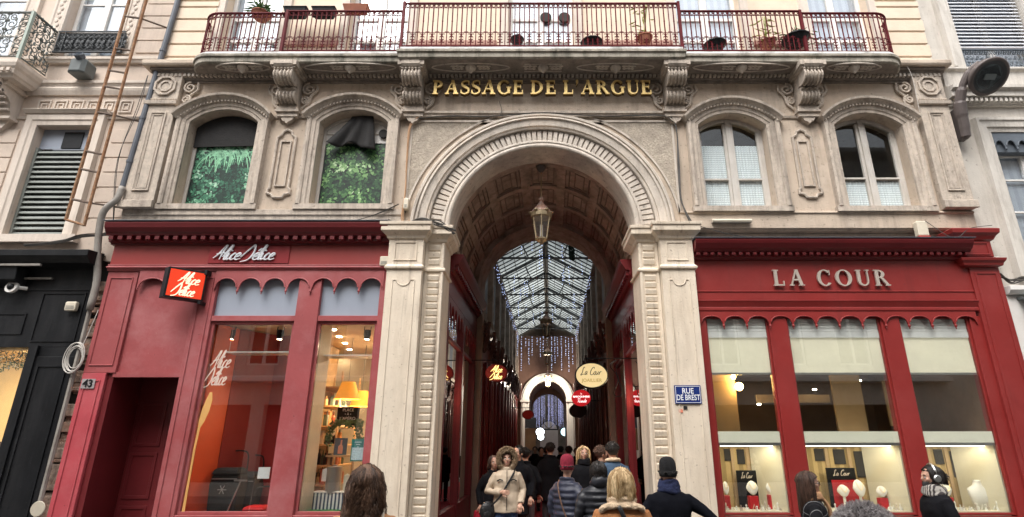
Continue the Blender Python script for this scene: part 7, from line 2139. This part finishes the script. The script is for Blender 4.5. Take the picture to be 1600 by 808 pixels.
def person(label, x, y, h, rz, coat, trousers=None, hem=.80, arms=None, hair=None, hat=None, collar=True, puffy=False, head_turn=0, voxel=.014, amp=.006, width=1.0, face=False, coat_long=1.0, hair_len=.0, group=None, tilt=0, neck_scarf=None, beard=None, top=None, wave=.008, wf=8):
    if top: h = (P(836, top, y)[1] - GZ) / (1.78 if hat else 1.722) * 1.70
    t = thing('person', label, 'person', (x, y, GZ), group, rz)
    s = h / 1.70
    S_ = lambda mb: mb.xf(Matrix.Scale(s, 4))
    w = width
    arms = arms or {}
    J = {}
    for sd in (-1, 1):
        e, wr = arms.get(sd, ((sd * .27, .03, 1.12), (sd * .25, -.07, .88)))
        J[sd] = (Vector((sd * .168 * w, 0, 1.345)), Vector(e), Vector(wr))
    # head frame
    HMx = Matrix.Translation((0, -.015, 1.50)) @ Matrix.Rotation(head_turn, 4, 'Z') @ Matrix.Rotation(tilt, 4, 'X') @ Matrix.Translation((0, .015, -1.50))
    hd = MB()
    hd.ell((0, .012, 1.612), (.076, .096, .092), 18, 12); hd.ell((0, -.022, 1.565), (.060, .066, .082), 16, 10); hd.ell((0, -.055, 1.508), (.032, .030, .026), 10, 8)
    hd.tube([(0, -.085, 1.60), (0, -.100, 1.572), (0, -.096, 1.558)], [.009, .013, .014], 8)
    hd.ell((0, -.078, 1.53), (.024, .012, .010), 10, 6); hd.ell((0, -.078, 1.612), (.05, .014, .010), 10, 6)
    for sd in (-1, 1): hd.ell((sd * .078, .012, 1.575), (.010, .020, .032), 8, 8); hd.ell((sd * .042, -.062, 1.565), (.022, .02, .022), 8, 6)
    hd.xf(HMx)
    bd = MB(); bd.add(hd.v, hd.f)
    bd.tube([(0, .02, 1.36), (0, .012, 1.46), (0, .0, 1.54)], [.07, .054, .052], 12)
    vtorso(bd, [(.84, .145 * w, .10, 0), (.95, .150 * w, .105, 0), (1.08, .125 * w, .09, 0), (1.25, .150 * w, .10, 0), (1.36, .160 * w, .085, .005), (1.42, .10, .06, .01)])
    for sd in (-1, 1):
        bd.tube([(sd * .09, 0, .92), (sd * .095, -.01, .50), (sd * .095, .01, .10)], [.085, .055, .038], 10)
        bd.tube([(sd * .095, .03, .05), (sd * .10, -.06, .04), (sd * .105, -.16, .03)], [.04, .042, .03], 8)
        a, e, wr = J[sd]; bd.tube([a, e, wr], [.05, .04, .027], 10)
    ex = MB()
    for sd in (-1, 1):
        a, e, wr = J[sd]; hand(ex, wr, (wr - e), sd, 1.0, .6)
    S_(bd); S_(ex)
    body = remesh(bd, 'body', skin, t, voxel * .75, 2, extra=ex)
    if face:
        m = MB()
        for sd in (-1, 1): m.ell((sd * .032, -.080, 1.588), (.013, .008, .008), 10, 6)
        S_(m.xf(HMx)).build('eyes', eyem, body, smooth=True, local=True)
        m = MB()
        for sd in (-1, 1): m.ell((sd * .032, -.0865, 1.588), (.006, .004, .006), 8, 6)
        for sd in (-1, 1): m.tube([(sd * .016, -.090, 1.611), (sd * .034, -.088, 1.617), (sd * .052, -.076, 1.610)], [.003, .004, .002], 5)
        S_(m.xf(HMx)).build('irises_and_brows', irism, body, local=True)
        m = MB().ell((0, -.089, 1.531), (.022, .006, .0055), 10, 6); S_(m.xf(HMx)).build('lips', lipm, body, smooth=True, local=True)
    # trousers and shoes
    tm = MB()
    for sd in (-1, 1): tm.tube([(sd * .088, 0, .95), (sd * .095, -.01, .52), (sd * .098, .01, .09)], [.108 * w, .078, .065], 12)
    vtorso(tm, [(.85, .15 * w, .11, 0), (1.0, .15 * w, .105, 0)])
    S_(tm); remesh(tm, 'trousers', trousers or darkcloth, t, voxel, 3, amp * .6)
    m = MB()
    for sd in (-1, 1): m.tube([(sd * .095, .07, .055), (sd * .097, .02, .06), (sd * .102, -.10, .045), (sd * .105, -.19, .035)], [(.04, .05), (.045, .055), (.046, .04), (.03, .03)], 10); m.box(sd * .1 - .048, sd * .1 + .048, -.21, .10, .0, .02)
    S_(m).build('shoes', M['black'], t, smooth=True, local=True)
    # coat
    cm = MB()
    hz = hem
    lv = [(hz, .205 * w * coat_long, .155, 0), (hz + .06, .205 * w * coat_long, .155, 0), (.98, .195 * w, .145, 0), (1.10, .178 * w, .13, 0), (1.25, .198 * w, .142, 0), (1.34, .200 * w, .13, .005), (1.395, .155 * w, .105, .01), (1.43, .105, .085, .01), (1.465, .075, .07, .01)]
    if hz > .9: lv = [l for l in lv if l[0] >= hz]
    vtorso(cm, lv, 24)
    for sd in (-1, 1):
        a, e, wr = J[sd]
        a2 = a + Vector((-.01 * sd, 0, -.005))
        mid = (a + e) / 2; mid2 = (e + wr) / 2
        cm.tube([a2 - Vector((sd * .05, 0, 0)), a2, mid, e, mid2, wr - (wr - e).normalized() * .015], [.05, .070, .066, .060, .052, .047], 12)
    if collar: cm.tube([(.085 * math.cos(q), .012 + .075 * math.sin(q), 1.455 + .012 * math.sin(q)) for q in [2 * PI * i / 16 for i in range(16)]], [(.022, .03)] * 16, 8, closed=True)
    if puffy:
        cm2 = MB(); z = hz + .04
        while z < 1.40:
            r = 1.0
            for i in range(len(lv) - 1):
                if lv[i][0] <= z <= lv[i + 1][0]:
                    f = (z - lv[i][0]) / max(1e-6, lv[i + 1][0] - lv[i][0]); rx = lv[i][1] + (lv[i + 1][1] - lv[i][1]) * f; ry = lv[i][2] + (lv[i + 1][2] - lv[i][2]) * f
            cm.tube([(rx * math.cos(q), ry * math.sin(q), z) for q in [2 * PI * i / 22 for i in range(22)]], [.024] * 22, 8, closed=True)
            z += .075
        for sd in (-1, 1):
            a, e, wr = J[sd]
            for u, v, r0, r1 in ((a, e, .078, .062), (e, wr, .06, .05)):
                nn = int((v - u).length / .07)
                for k in range(1, nn): cm.ell(u.lerp(v, k / nn), (r0 + (r1 - r0) * k / nn + .010,) * 3, 12, 8)
    S_(cm); remesh(cm, 'coat', coat, t, voxel, 3 if not puffy else 1, amp, 8)
    def headpart(mb): return S_(mb.xf(HMx))
    if neck_scarf:
        m = MB()
        for dz, r in ((0, .104), (.032, .100), (.06, .092), (.095, .084))[:4 if hat else 3]: m.tube([(r * math.cos(q), .005 + r * .95 * math.sin(q), 1.425 + dz + .012 * math.sin(2 * q + dz * 40)) for q in [2 * PI * i / 20 for i in range(20)]], [.027] * 20, 8, closed=True)
        S_(m); remesh(m, 'scarf', neck_scarf, t, .010, 2, .004, 20)
    if hat:
        m = MB(); m.lathe([(.084, 1.57), (.091, 1.60), (.093, 1.66), (.090, 1.705), (.080, 1.74), (.062, 1.763), (.035, 1.776), (.005, 1.78)], (0, .012, 0), 22, (1, 1.16)); m.lathe([(.086, 1.572), (.0935, 1.575), (.0965, 1.60), (.0955, 1.63), (.090, 1.635)], (0, .012, 0), 22, (1, 1.16))
        headpart(m); m.build('hat', hat, t, smooth=True, local=True)
    if hair:
        rnd = random.Random(int(abs(x * 100)) + 3)
        m = MB()
        if not hat:
            cap = MB(); cap.ell((0, .022, 1.622), (.088, .103, .098), 18, 12); cap.v = [(a, b if b > -.045 else -.045, c if c > 1.53 else 1.53) for a, b, c in cap.v]; m.cur = 2; m.add(cap.v, cap.f)
        st = []
        nloc = 260 if hair_len > .12 else 200
        for i in range(nloc):
            az = rnd.uniform(0, 2 * PI); el = math.asin(rnd.uniform(.0, 1))
            d = Vector((math.cos(el) * math.cos(az), math.cos(el) * math.sin(az), math.sin(el)))
            p = Vector((d.x * .086, .022 + d.y * .10, 1.615 + d.z * .098))
            if d.y < -.35 and d.z < .80: continue
            if hat and d.z > .1: continue
            st.append((p, d, round(az * 2.6) * 1.9))
        if hair_len > .05:
            near = y < 7
            strands(m, len(st) * (14 if near else 3), st, 1.62 - hair_len, .0030 if near else .0065, wave, wf, seed=int(abs(x * 37)))
            m.cur = 0
            if hair_len > .12:
                zb = 1.64 - hair_len; sh = MB(); vtorso(sh, [(zb, .088, .035, .075), ((zb + 1.56) / 2, .090, .05, .06), (1.56, .086, .07, .045), (1.63, .082, .08, .035)]); m.add(sh.v, sh.f)
        else:
            for p, d, _ in st * 3:
                q = Vector((rnd.uniform(-1, 1), rnd.uniform(-1, 1), rnd.uniform(-1, .4))) * .6
                m.tube([p - d * .004, p + (d * .5 + q).normalized() * .014, p + (d * .35 + q * 1.2).normalized() * .028], [.006, .005, .0015], 4)
        headpart(m); m.build('hair', HM[hair], t, smooth=True, local=True)
    if beard:
        m = MB(); rnd = random.Random(5)
        for i in range(260):
            a = rnd.uniform(-1.5, 1.5); zz = rnd.uniform(1.495, 1.545); p = Vector((.062 * math.sin(a), -.02 - .066 * math.cos(a), zz)); m.tube([p, p + Vector((.01 * math.sin(a), -.012 * math.cos(a), -.016))], [.005, .002], 4)
        headpart(m); m.build('beard', HM[beard], body, local=True)
    return t, s, HMx

darkcloth = mat('dark trousers', (.02, .02, .024), .85, .2, 6, .2, 60)
jeans = mat('blue jeans', (.03, .055, .13), .85, .25, 9, .2, 90); navy = mat('navy coat cloth', (.006, .0066, .010), .95, .2, 9, .25, 120, spec=.1); bl2 = mat('black coat cloth', (.008, .008, .010), .9, .2, 9, .25, 90, spec=.12)
puff = mat('navy quilted nylon', (.022, .025, .045), .5, .15, 9, .1, 60); puffb = mat('black quilted nylon', (.014, .015, .02), .45, .15, 9, .1, 60)
beige = mat('beige parka', (.46, .37, .275), .7, .1, 7, .15, 60); suede = mat('tan suede', (.40, .17, .065), .9, .16, 6, .3, 90); camel = mat('camel wool', (.42, .21, .10), .9, .12, 8, .3, 120)
denim = mat('blue denim jacket', (.035, .065, .11), .85, .2, 8, .2, 100); fleece = mat('cream fleece', (.62, .47, .32), .95, .25, 30, .8, 60); burg = mat('burgundy knit', (.20, .012, .03), .9, .2, 30, .5, 120); blackknit = mat('black knit', (.010, .010, .011), .95, .2, 30, .6, 130)
scarfn = mat('navy scarf', (.014, .02, .06), .95, .2, 20, .5, 100); camscarf = mat('camel scarf', (.42, .23, .12), .95, .2, 20, .5, 100); purple = mat('purple cloth', (.11, .03, .11), .9, .2, 8, .2)
plaid = mat('checked black wool', (.011, .011, .013), .9, .2, 9, .25, 90, spec=.12)
_n = plaid.node_tree; _b = _n.nodes.new('ShaderNodeTexBrick'); _b.offset = 0; _b.inputs['Scale'].default_value = 1; _b.inputs['Brick Width'].default_value = .11; _b.inputs['Row Height'].default_value = .13; _b.inputs['Mortar Size'].default_value = .003
_b.inputs['Color1'].default_value = _b.inputs['Color2'].default_value = (.011, .011, .013, 1); _b.inputs['Mortar'].default_value = (.2, .2, .2, 1)
_c = _n.nodes.new('ShaderNodeTexCoord'); _m = _n.nodes.new('ShaderNodeMapping'); _m.inputs['Rotation'].default_value = (R(90), R(8), R(20))
_n.links.new(_c.outputs['Object'], _m.inputs['Vector']); _n.links.new(_m.outputs[0], _b.inputs['Vector']); _n.links.new(_b.outputs['Color'], _n.nodes['Principled BSDF'].inputs['Base Color']); tart = stripe_mat('checked scarf', (.45, .42, .38), (.06, .05, .05), 14, 0, .9); furm = mat('brown fur trim', (.30, .21, .13), .9, .35, 30, 0)
lea = mat('black leather', (.013, .013, .014), .4, .2, 9, .2, 60); lightblue = mat('pale blue cloth', (.25, .36, .55), .85, .2, 8, .1)
def bag_strap(t, s, pts, m_, r=.012, name='bag_strap'):
    m = MB().tube(smooth_path(pts, 5), [(r, r * .45)] * ((len(pts) - 1) * 5 + 1), 6); m.xf(Matrix.Scale(s, 4)); return m.build(name, m_, t, local=True)
def at(px, Y): return P(px, 720, Y)[0]
HB = 1.70 + .056   # standard figure with hair or hat

# --- brown haired woman, back turned, near the lamp window
t, s, hx = person('woman seen from behind with long wavy brown hair and camel coat', at(577, 4.2), 4.2, 1.70, PI + .12, camel, jeans, .75, hair='brown', hair_len=.245, wave=.026, wf=15, collar=True, voxel=.012, head_turn=-.1, top=724)
bag_strap(t, s, [(-.13, -.10, 1.30), (-.125, 0, 1.43), (-.13, .12, 1.33), (-.16, .17, 1.1), (-.20, .14, .9)], mat('cream strap', (.6, .52, .4), .6), .016)
m = MB(); vtorso(m, [(1.06, .07, .05, .16), (1.25, .06, .03, .15), (1.36, .04, .02, .12)]); m.v = [(a - .085, b - .005, c) for a, b, c in m.v]; m.xf(Matrix.Scale(s, 4)).build('blue_scarf_end', lightblue, t, smooth=True, local=True)
# --- woman in the fur hooded beige parka, facing the street
t, s, hx = person('woman in beige parka with big fur trimmed hood up, black bag on her shoulder', at(792, 9.75), 9.75, 1.66, .08, beige, jeans, .80, arms={-1: ((-.30, .0, 1.10), (-.08, -.19, 1.10)), 1: ((.27, .03, 1.12), (.22, -.10, .92))}, hair='chestnut', hair_len=.16, face=True, voxel=.012, amp=.009, width=1.06, top=703)
m = MB(); rnd = random.Random(3)
ring_ = [Vector((.125 * math.cos(a), -.085 + .05 * abs(math.cos(a)) - .03 * math.sin(a), 1.588 + .150 * math.sin(a))) for a in [R(-75) + R(330) * i / 40 for i in range(41)]]
ring_ = [Vector((.128 * math.sin(a), -.055 - .03 * math.cos(a), 1.592 + .148 * math.cos(a))) for a in [R(-150) + R(300) * i / 44 for i in range(45)]]
for p in ring_:
    c = Vector((0, -.03, 1.592))
    for k in range(40):
        d = Vector((rnd.gauss(0, 1), rnd.gauss(0, 1) - .3, rnd.gauss(0, 1))) + (p - c).normalized() * .7; d.normalize()
        m.tube([p, p + d * .03, p + d * .058 + Vector((0, 0, -.008))], [.007, .005, .001], 4)
m.xf(Matrix.Scale(s, 4)).build('fur_trim', furm, t, local=True)
m = MB(); e = MB(); e.ell((0, .035, 1.60), (.135, .120, .155), 20, 14); e.v = [(a, b if b > -.045 else -.045 + (b + .045) * .1, c) for a, b, c in e.v]
m.add(e.v, e.f); m.xf(Matrix.Scale(s, 4))
inner = [(a, b + .008 if b > -.03 else b, c) for a, b, c in m.v]
hood = MB(); n_ = 18
vs = []; fs = []
for i in range(9):
    th = R(8) + R(100) * i / 8
    for k in range(25):
        a = R(-150) + R(300) * k / 24
        rr = math.sin(th) ** .6
        vs.append((.128 * rr * math.sin(a), -.05 + .15 * math.cos(th) * 1.15 * (1 if math.cos(th) > 0 else .3), 1.592 + .150 * rr * math.cos(a)))
fs = [(i * 25 + k, i * 25 + k + 1, (i + 1) * 25 + k + 1, (i + 1) * 25 + k) for i in range(8) for k in range(24)]
hood.add(vs, fs); hood.xf(Matrix.Scale(s, 4)); ho = hood.build('hood', beige, t, smooth=True, local=True); q = ho.modifiers.new('thick', 'SOLIDIFY'); q.thickness = .015
bag_strap(t, s, [(.14, .02, 1.43), (.10, -.12, 1.36), (0, -.165, 1.20), (-.12, -.19, 1.02), (-.26, -.12, .88)], lea, .014)
m = MB().ell((-.29, -.09, .82), (.13, .07, .15), 16, 10, Matrix.Rotation(.35, 3, 'Z')); m.ell((-.29, -.13, .78), (.08, .04, .08), 12, 8, Matrix.Rotation(.35, 3, 'Z')); m.xf(Matrix.Scale(s, 4)).build('shoulder_bag', lea, t, bevel=.02, local=True)
m = MB()
for sd in (-1, 1): m.tube([(sd * .06, -.158, 1.27), (sd * .11, -.15, 1.285), (sd * .155, -.125, 1.26)], .010, 5)
m.tube([(0, -.165, .84), (0, -.158, 1.1), (0, -.165, 1.28), (0, -.13, 1.42)], .005, 4); m.xf(Matrix.Scale(s, 4)).build('pocket_flaps', M['black'], t, local=True)
# --- woman half hidden behind her
t, s, _ = person('woman in black coat half hidden behind the fur hooded woman, red bag at her side', at(772, 10.5), 10.5, 1.62, .3, bl2, darkcloth, .55, hair='chestnut', hair_len=.10, face=True, voxel=.018, top=711)
m = MB().stack([(-.36, -.08), (-.22, -.10), (-.22, .04), (-.36, .05)], [(.55, -.01), (.58, 0), (.80, -.02)]); m.xf(Matrix.Scale(s, 4)).build('red_bag', mat('red bag', (.40, .012, .03), .5), t, bevel=.02, local=True)
# --- men in black behind the parka
person('man with short dark hair in black coat right behind the fur hood, facing the street', at(809, 11.0), 11.0, 1.79, -.2, bl2, darkcloth, .60, hair='dark', face=True, voxel=.018, head_turn=-.5, top=696)
t, s, _ = person('person in black jacket and grey trousers walking into the passage with a dark bag', at(821, 11.6), 11.6, 1.78, PI - .2, bl2, mat('grey trousers', (.09, .09, .095), .85), .78, hair='dark', voxel=.018, top=699)
m = MB().box(.22, .30, -.12, .14, .50, .82); m.tube(smooth_path([(.26, -.06, .82), (.26, -.04, .94), (.26, .06, .94), (.26, .08, .82)], 4), .008, 5); m.xf(Matrix.Scale(s, 4)).build('carrier_bag', lea, t, bevel=.01, local=True)
# --- the crowd deeper in
for px, Y, h, rz, lab, hr in ((846, 17.5, 1.72, .1, 'distant person in dark clothes walking out along the middle of the red carpet', 'dark'), (860, 13.0, 1.86, PI, 'tall man in black coat, a dark silhouette in the middle of the passage', 'dark'),
                           (853, 20, 1.70, PI, 'distant dark silhouette just beside the tall man in black', 'dark'), (876, 18.5, 1.74, PI + .2, 'distant dark silhouette seen over the burgundy beanie', 'dark'), (836, 22, 1.7, 0, 'very distant dark figure near the white arch, left of the tall man', 'dark'),
                           (889, 16.5, 1.76, PI, 'dark figure between the burgundy beanie and the blonde facing woman', 'dark'), (901, 19, 1.68, .1, 'distant figure just visible over the shoulder of the blonde facing woman', 'brown')):
    person(lab, at(px, Y), Y, h, rz, bl2, darkcloth, .62, hair=hr, hair_len=0, voxel=.022)
# --- burgundy beanie
t, s, _ = person('person in long navy quilted coat and burgundy beanie with a brown crossbody strap', at(886, 8.0), 8.0, 1.62, PI - .7, puff, darkcloth, .45, hat=burg, puffy=True, voxel=.014, head_turn=.25, coat_long=1.02, hair='dark', width=1.06, top=709)
bag_strap(t, s, [(.10, .06, 1.44), (.05, .15, 1.36), (-.03, .18, 1.15), (-.12, .17, .95)], mat('brown strap', (.12, .06, .035), .5), .012)
# --- black quilted jacket, purple skirt
t, s, _ = person('person in hooded black quilted jacket and purple skirt carrying a black shoulder bag', at(934, 7.4), 7.4, 1.58, PI + .1, puffb, purple, .86, hair='dark', puffy=True, voxel=.014, hair_len=.06, width=1.05, top=719)
m = MB(); e = MB().ell((0, .075, 1.47), (.115, .085, .09), 16, 10); m.add(e.v, e.f); m.tube([(.10 * math.cos(q), .03 + .10 * math.sin(q), 1.45) for q in [2 * PI * i / 18 for i in range(18)]], [.03] * 18, 8, closed=True); m.xf(Matrix.Scale(s, 4)); remesh(m, 'hood', puffb, t, .012, 2, .006, 14)
m = MB(); e = MB().ell((0, .01, 1.46), (.08, .085, .05), 14, 8); m.add(e.v, e.f); m.xf(Matrix.Scale(s, 4)).build('purple_scarf', purple, t, smooth=True, local=True)
m = MB().stack([(.20, -.05), (.32, -.05), (.33, .16), (.21, .16)], [(.72, -.02), (.75, 0), (.98, 0), (1.02, -.03)]); m.xf(Matrix.Scale(s, 4)).build('shoulder_bag', lea, t, bevel=.02, local=True)
m = MB(); vtorso(m, [(.30, .24, .2, 0), (.9, .17, .13, 0)]); m.xf(Matrix.Scale(s, 4)).build('skirt', purple, t, smooth=True, local=True)
# --- blonde woman facing
person('woman with wavy blonde hair facing the street in a black coat, deeper in the crowd', at(912, 10.8), 10.8, 1.70, .15, bl2, darkcloth, .55, hair='blond', hair_len=.19, face=True, voxel=.018, neck_scarf=bl2, top=696)
# --- denim jacket man
t, s, _ = person('dark haired man in blue jacket with a cream fleece collar, back turned', at(957, 9.4), 9.4, 1.84, PI + .15, denim, darkcloth, .85, hair='dark', voxel=.014, collar=False, width=1.12, top=690)
m = MB().tube([(.088 * math.cos(q), .012 + .08 * math.sin(q), 1.462 + .016 * math.sin(q)) for q in [2 * PI * i / 18 for i in range(18)]], [(.028, .034)] * 18, 8, closed=True); m.xf(Matrix.Scale(s, 4)); remesh(m, 'fleece_collar', fleece, t, .012, 1, .006, 40)
person('man with short brown hair just beside the blue jacket man, facing him', at(940, 10.2), 10.2, 1.74, PI / 2 + .4, bl2, darkcloth, .6, hair='chestnut', face=True, voxel=.018, top=696)
# --- woman in tan suede jacket, blonde, back turned, close
t, s, _ = person('blonde woman seen from behind in tan suede jacket with cream fleece collar and black strap', at(968, 5.0), 5.0, 1.63, PI - .05, suede, darkcloth, .85, hair='blond', hair_len=.11, collar=False, voxel=.012, amp=.007, width=1.1, head_turn=.1, top=729)
m = MB()
cp = smooth_path([(-.17, .06, 1.385), (-.13, .105, 1.415), (0, .125, 1.425), (.13, .105, 1.415), (.17, .06, 1.385), (.14, -.05, 1.39)], 4)
m.tube(cp, [(.026, .034)] * len(cp), 8); m.tube([(.095 * math.cos(q), .02 + .09 * math.sin(q), 1.455 + .02 * math.sin(q)) for q in [2 * PI * i / 18 for i in range(18)]], [(.03, .036)] * 18, 8, closed=True)
m.xf(Matrix.Scale(s, 4)); remesh(m, 'fleece_collar', fleece, t, .010, 1, .008, 45)
bag_strap(t, s, [(.06, .10, 1.46), (.02, .165, 1.39), (-.06, .175, 1.2), (-.17, .15, 1.0), (-.22, .08, .88)], lea, .018)
m = MB()
for z, a, b in ((1.22, -.14, .14),): m.tube([(a, .146, z), (0, .154, z - .01), (b, .146, z)], .004, 4)
m.tube([(.11, .13, .9), (.115, .14, 1.1), (.10, .145, 1.22)], .004, 4); m.tube([(-.11, .13, .9), (-.115, .14, 1.1), (-.10, .145, 1.22)], .004, 4); m.xf(Matrix.Scale(s, 4)).build('seams', mat('dark seam', (.20, .08, .03), .9), t, local=True)
# --- man in black beanie, arm akimbo
person('man in black beanie, navy scarf and dark coat, seen from behind with one elbow out', at(1042, 6.4), 6.4, 1.72, PI - .08, navy, darkcloth, .55, arms={-1: ((-.44, .02, 1.16), (-.22, -.12, 1.02)), 1: ((.30, .02, 1.14), (.20, -.12, 1.0))}, hat=blackknit, neck_scarf=scarfn, voxel=.012, hair='dark', width=1.14, collar=False, top=713)
# --- woman with glasses in profile
t, s, hx = person('woman with glasses and long chestnut hair in profile, camel scarf over a checked coat', at(1260, 6.3), 6.3, 1.575, PI / 2 - .30, plaid, darkcloth, .55, hair='chestnut', hair_len=.30, face=True, neck_scarf=camscarf, voxel=.012, top=735)
m = MB()
for sd in (-1, 1):
    m.tube([(sd * .034 + .024 * math.cos(q), -.097, 1.586 + .020 * math.sin(q)) for q in [2 * PI * i / 14 for i in range(14)]], .0025, 4, closed=True); m.tube([(sd * .058, -.095, 1.59), (sd * .080, .0, 1.585)], .0025, 4)
m.tube([(-.01, -.098, 1.588), (.01, -.098, 1.588)], .0025, 4); m.xf(hx).xf(Matrix.Scale(s, 4)).build('glasses', M['black'], t, local=True)
m = MB(); p = smooth_path([(.06, -.11, 1.43), (.05, -.165, 1.34), (.06, -.175, 1.2), (.05, -.16, 1.0)], 5); m.tube(p, [(.05, .022)] * len(p), 8); m.xf(Matrix.Scale(s, 4)).build('scarf_end', camscarf, t, smooth=True, local=True)
# --- man with headphones
t, s, hx = person('bearded man with dark hair tied back, silver headphones and checked scarf, in profile', at(1449, 6.4), 6.4, 1.655, -PI / 2 - .1, bl2, darkcloth, .60, hair='dark', hair_len=.06, face=True, neck_scarf=tart, beard='dark', voxel=.012, width=1.05, top=726)
m = MB(); m.tube([(.094 * math.sin(a), .015, 1.615 + .118 * math.cos(a)) for a in [R(-100) + R(200) * i / 16 for i in range(17)]], [(.009, .012)] * 17, 6)
m.xf(hx).xf(Matrix.Scale(s, 4)).build('headphone_band', M['steel'], t, local=True)
for sd in (-1, 1): MB().lathe([(.02, -.02), (.038, -.015), (.04, .01), (.03, .02)], (0, 0, 0), 16).xf(Matrix.Translation((sd * .098, .012, 1.58)) @ Matrix.Rotation(R(90), 4, 'Y')).xf(hx).xf(Matrix.Scale(s, 4)).build('ear_cup', M['steel'], t, local=True)
m = MB(); m.ell((0, .125, 1.60), (.04, .045, .04), 10, 8); rnd = random.Random(9)
for i in range(80):
    d = Vector((rnd.gauss(0, 1), rnd.gauss(0, 1) + .5, rnd.gauss(0, 1))).normalized(); p = Vector((0, .125, 1.60)) + d * .036; m.tube([p, p + d * .03 + Vector((0, 0, -.012))], [.005, .001], 4)
m.xf(hx).xf(Matrix.Scale(s, 4)).build('hair_bun', HM['dark'], t, local=True)
# --- grey haired person right in front of the camera
t, s, hx = person('fluffy grey haired person close to the camera, only the top of the head showing', at(1330, 2.1), 2.1, 1.68, PI, navy, darkcloth, .6, hair='grey', hair_len=0, voxel=.014, top=794)
m = MB(); rnd = random.Random(11)
for i in range(3200):
    az = rnd.uniform(0, 2 * PI); el = math.asin(rnd.uniform(-.1, 1)); d = Vector((math.cos(el) * math.cos(az), math.cos(el) * math.sin(az), math.sin(el)))
    p = Vector((d.x * .086, .022 + d.y * .10, 1.615 + d.z * .098)); c = Vector((rnd.gauss(0, .5), rnd.gauss(0, .5), rnd.gauss(0, .5)))
    m.tube([p, p + (d + c * .5).normalized() * .02, p + (d * .9 + c + Vector((0, 0, -.2))).normalized() * .042], [.003, .0026, .0007], 3)
m.xf(hx).xf(Matrix.Scale(s, 4)).build('loose_hair', HM['grey'], t, local=True)
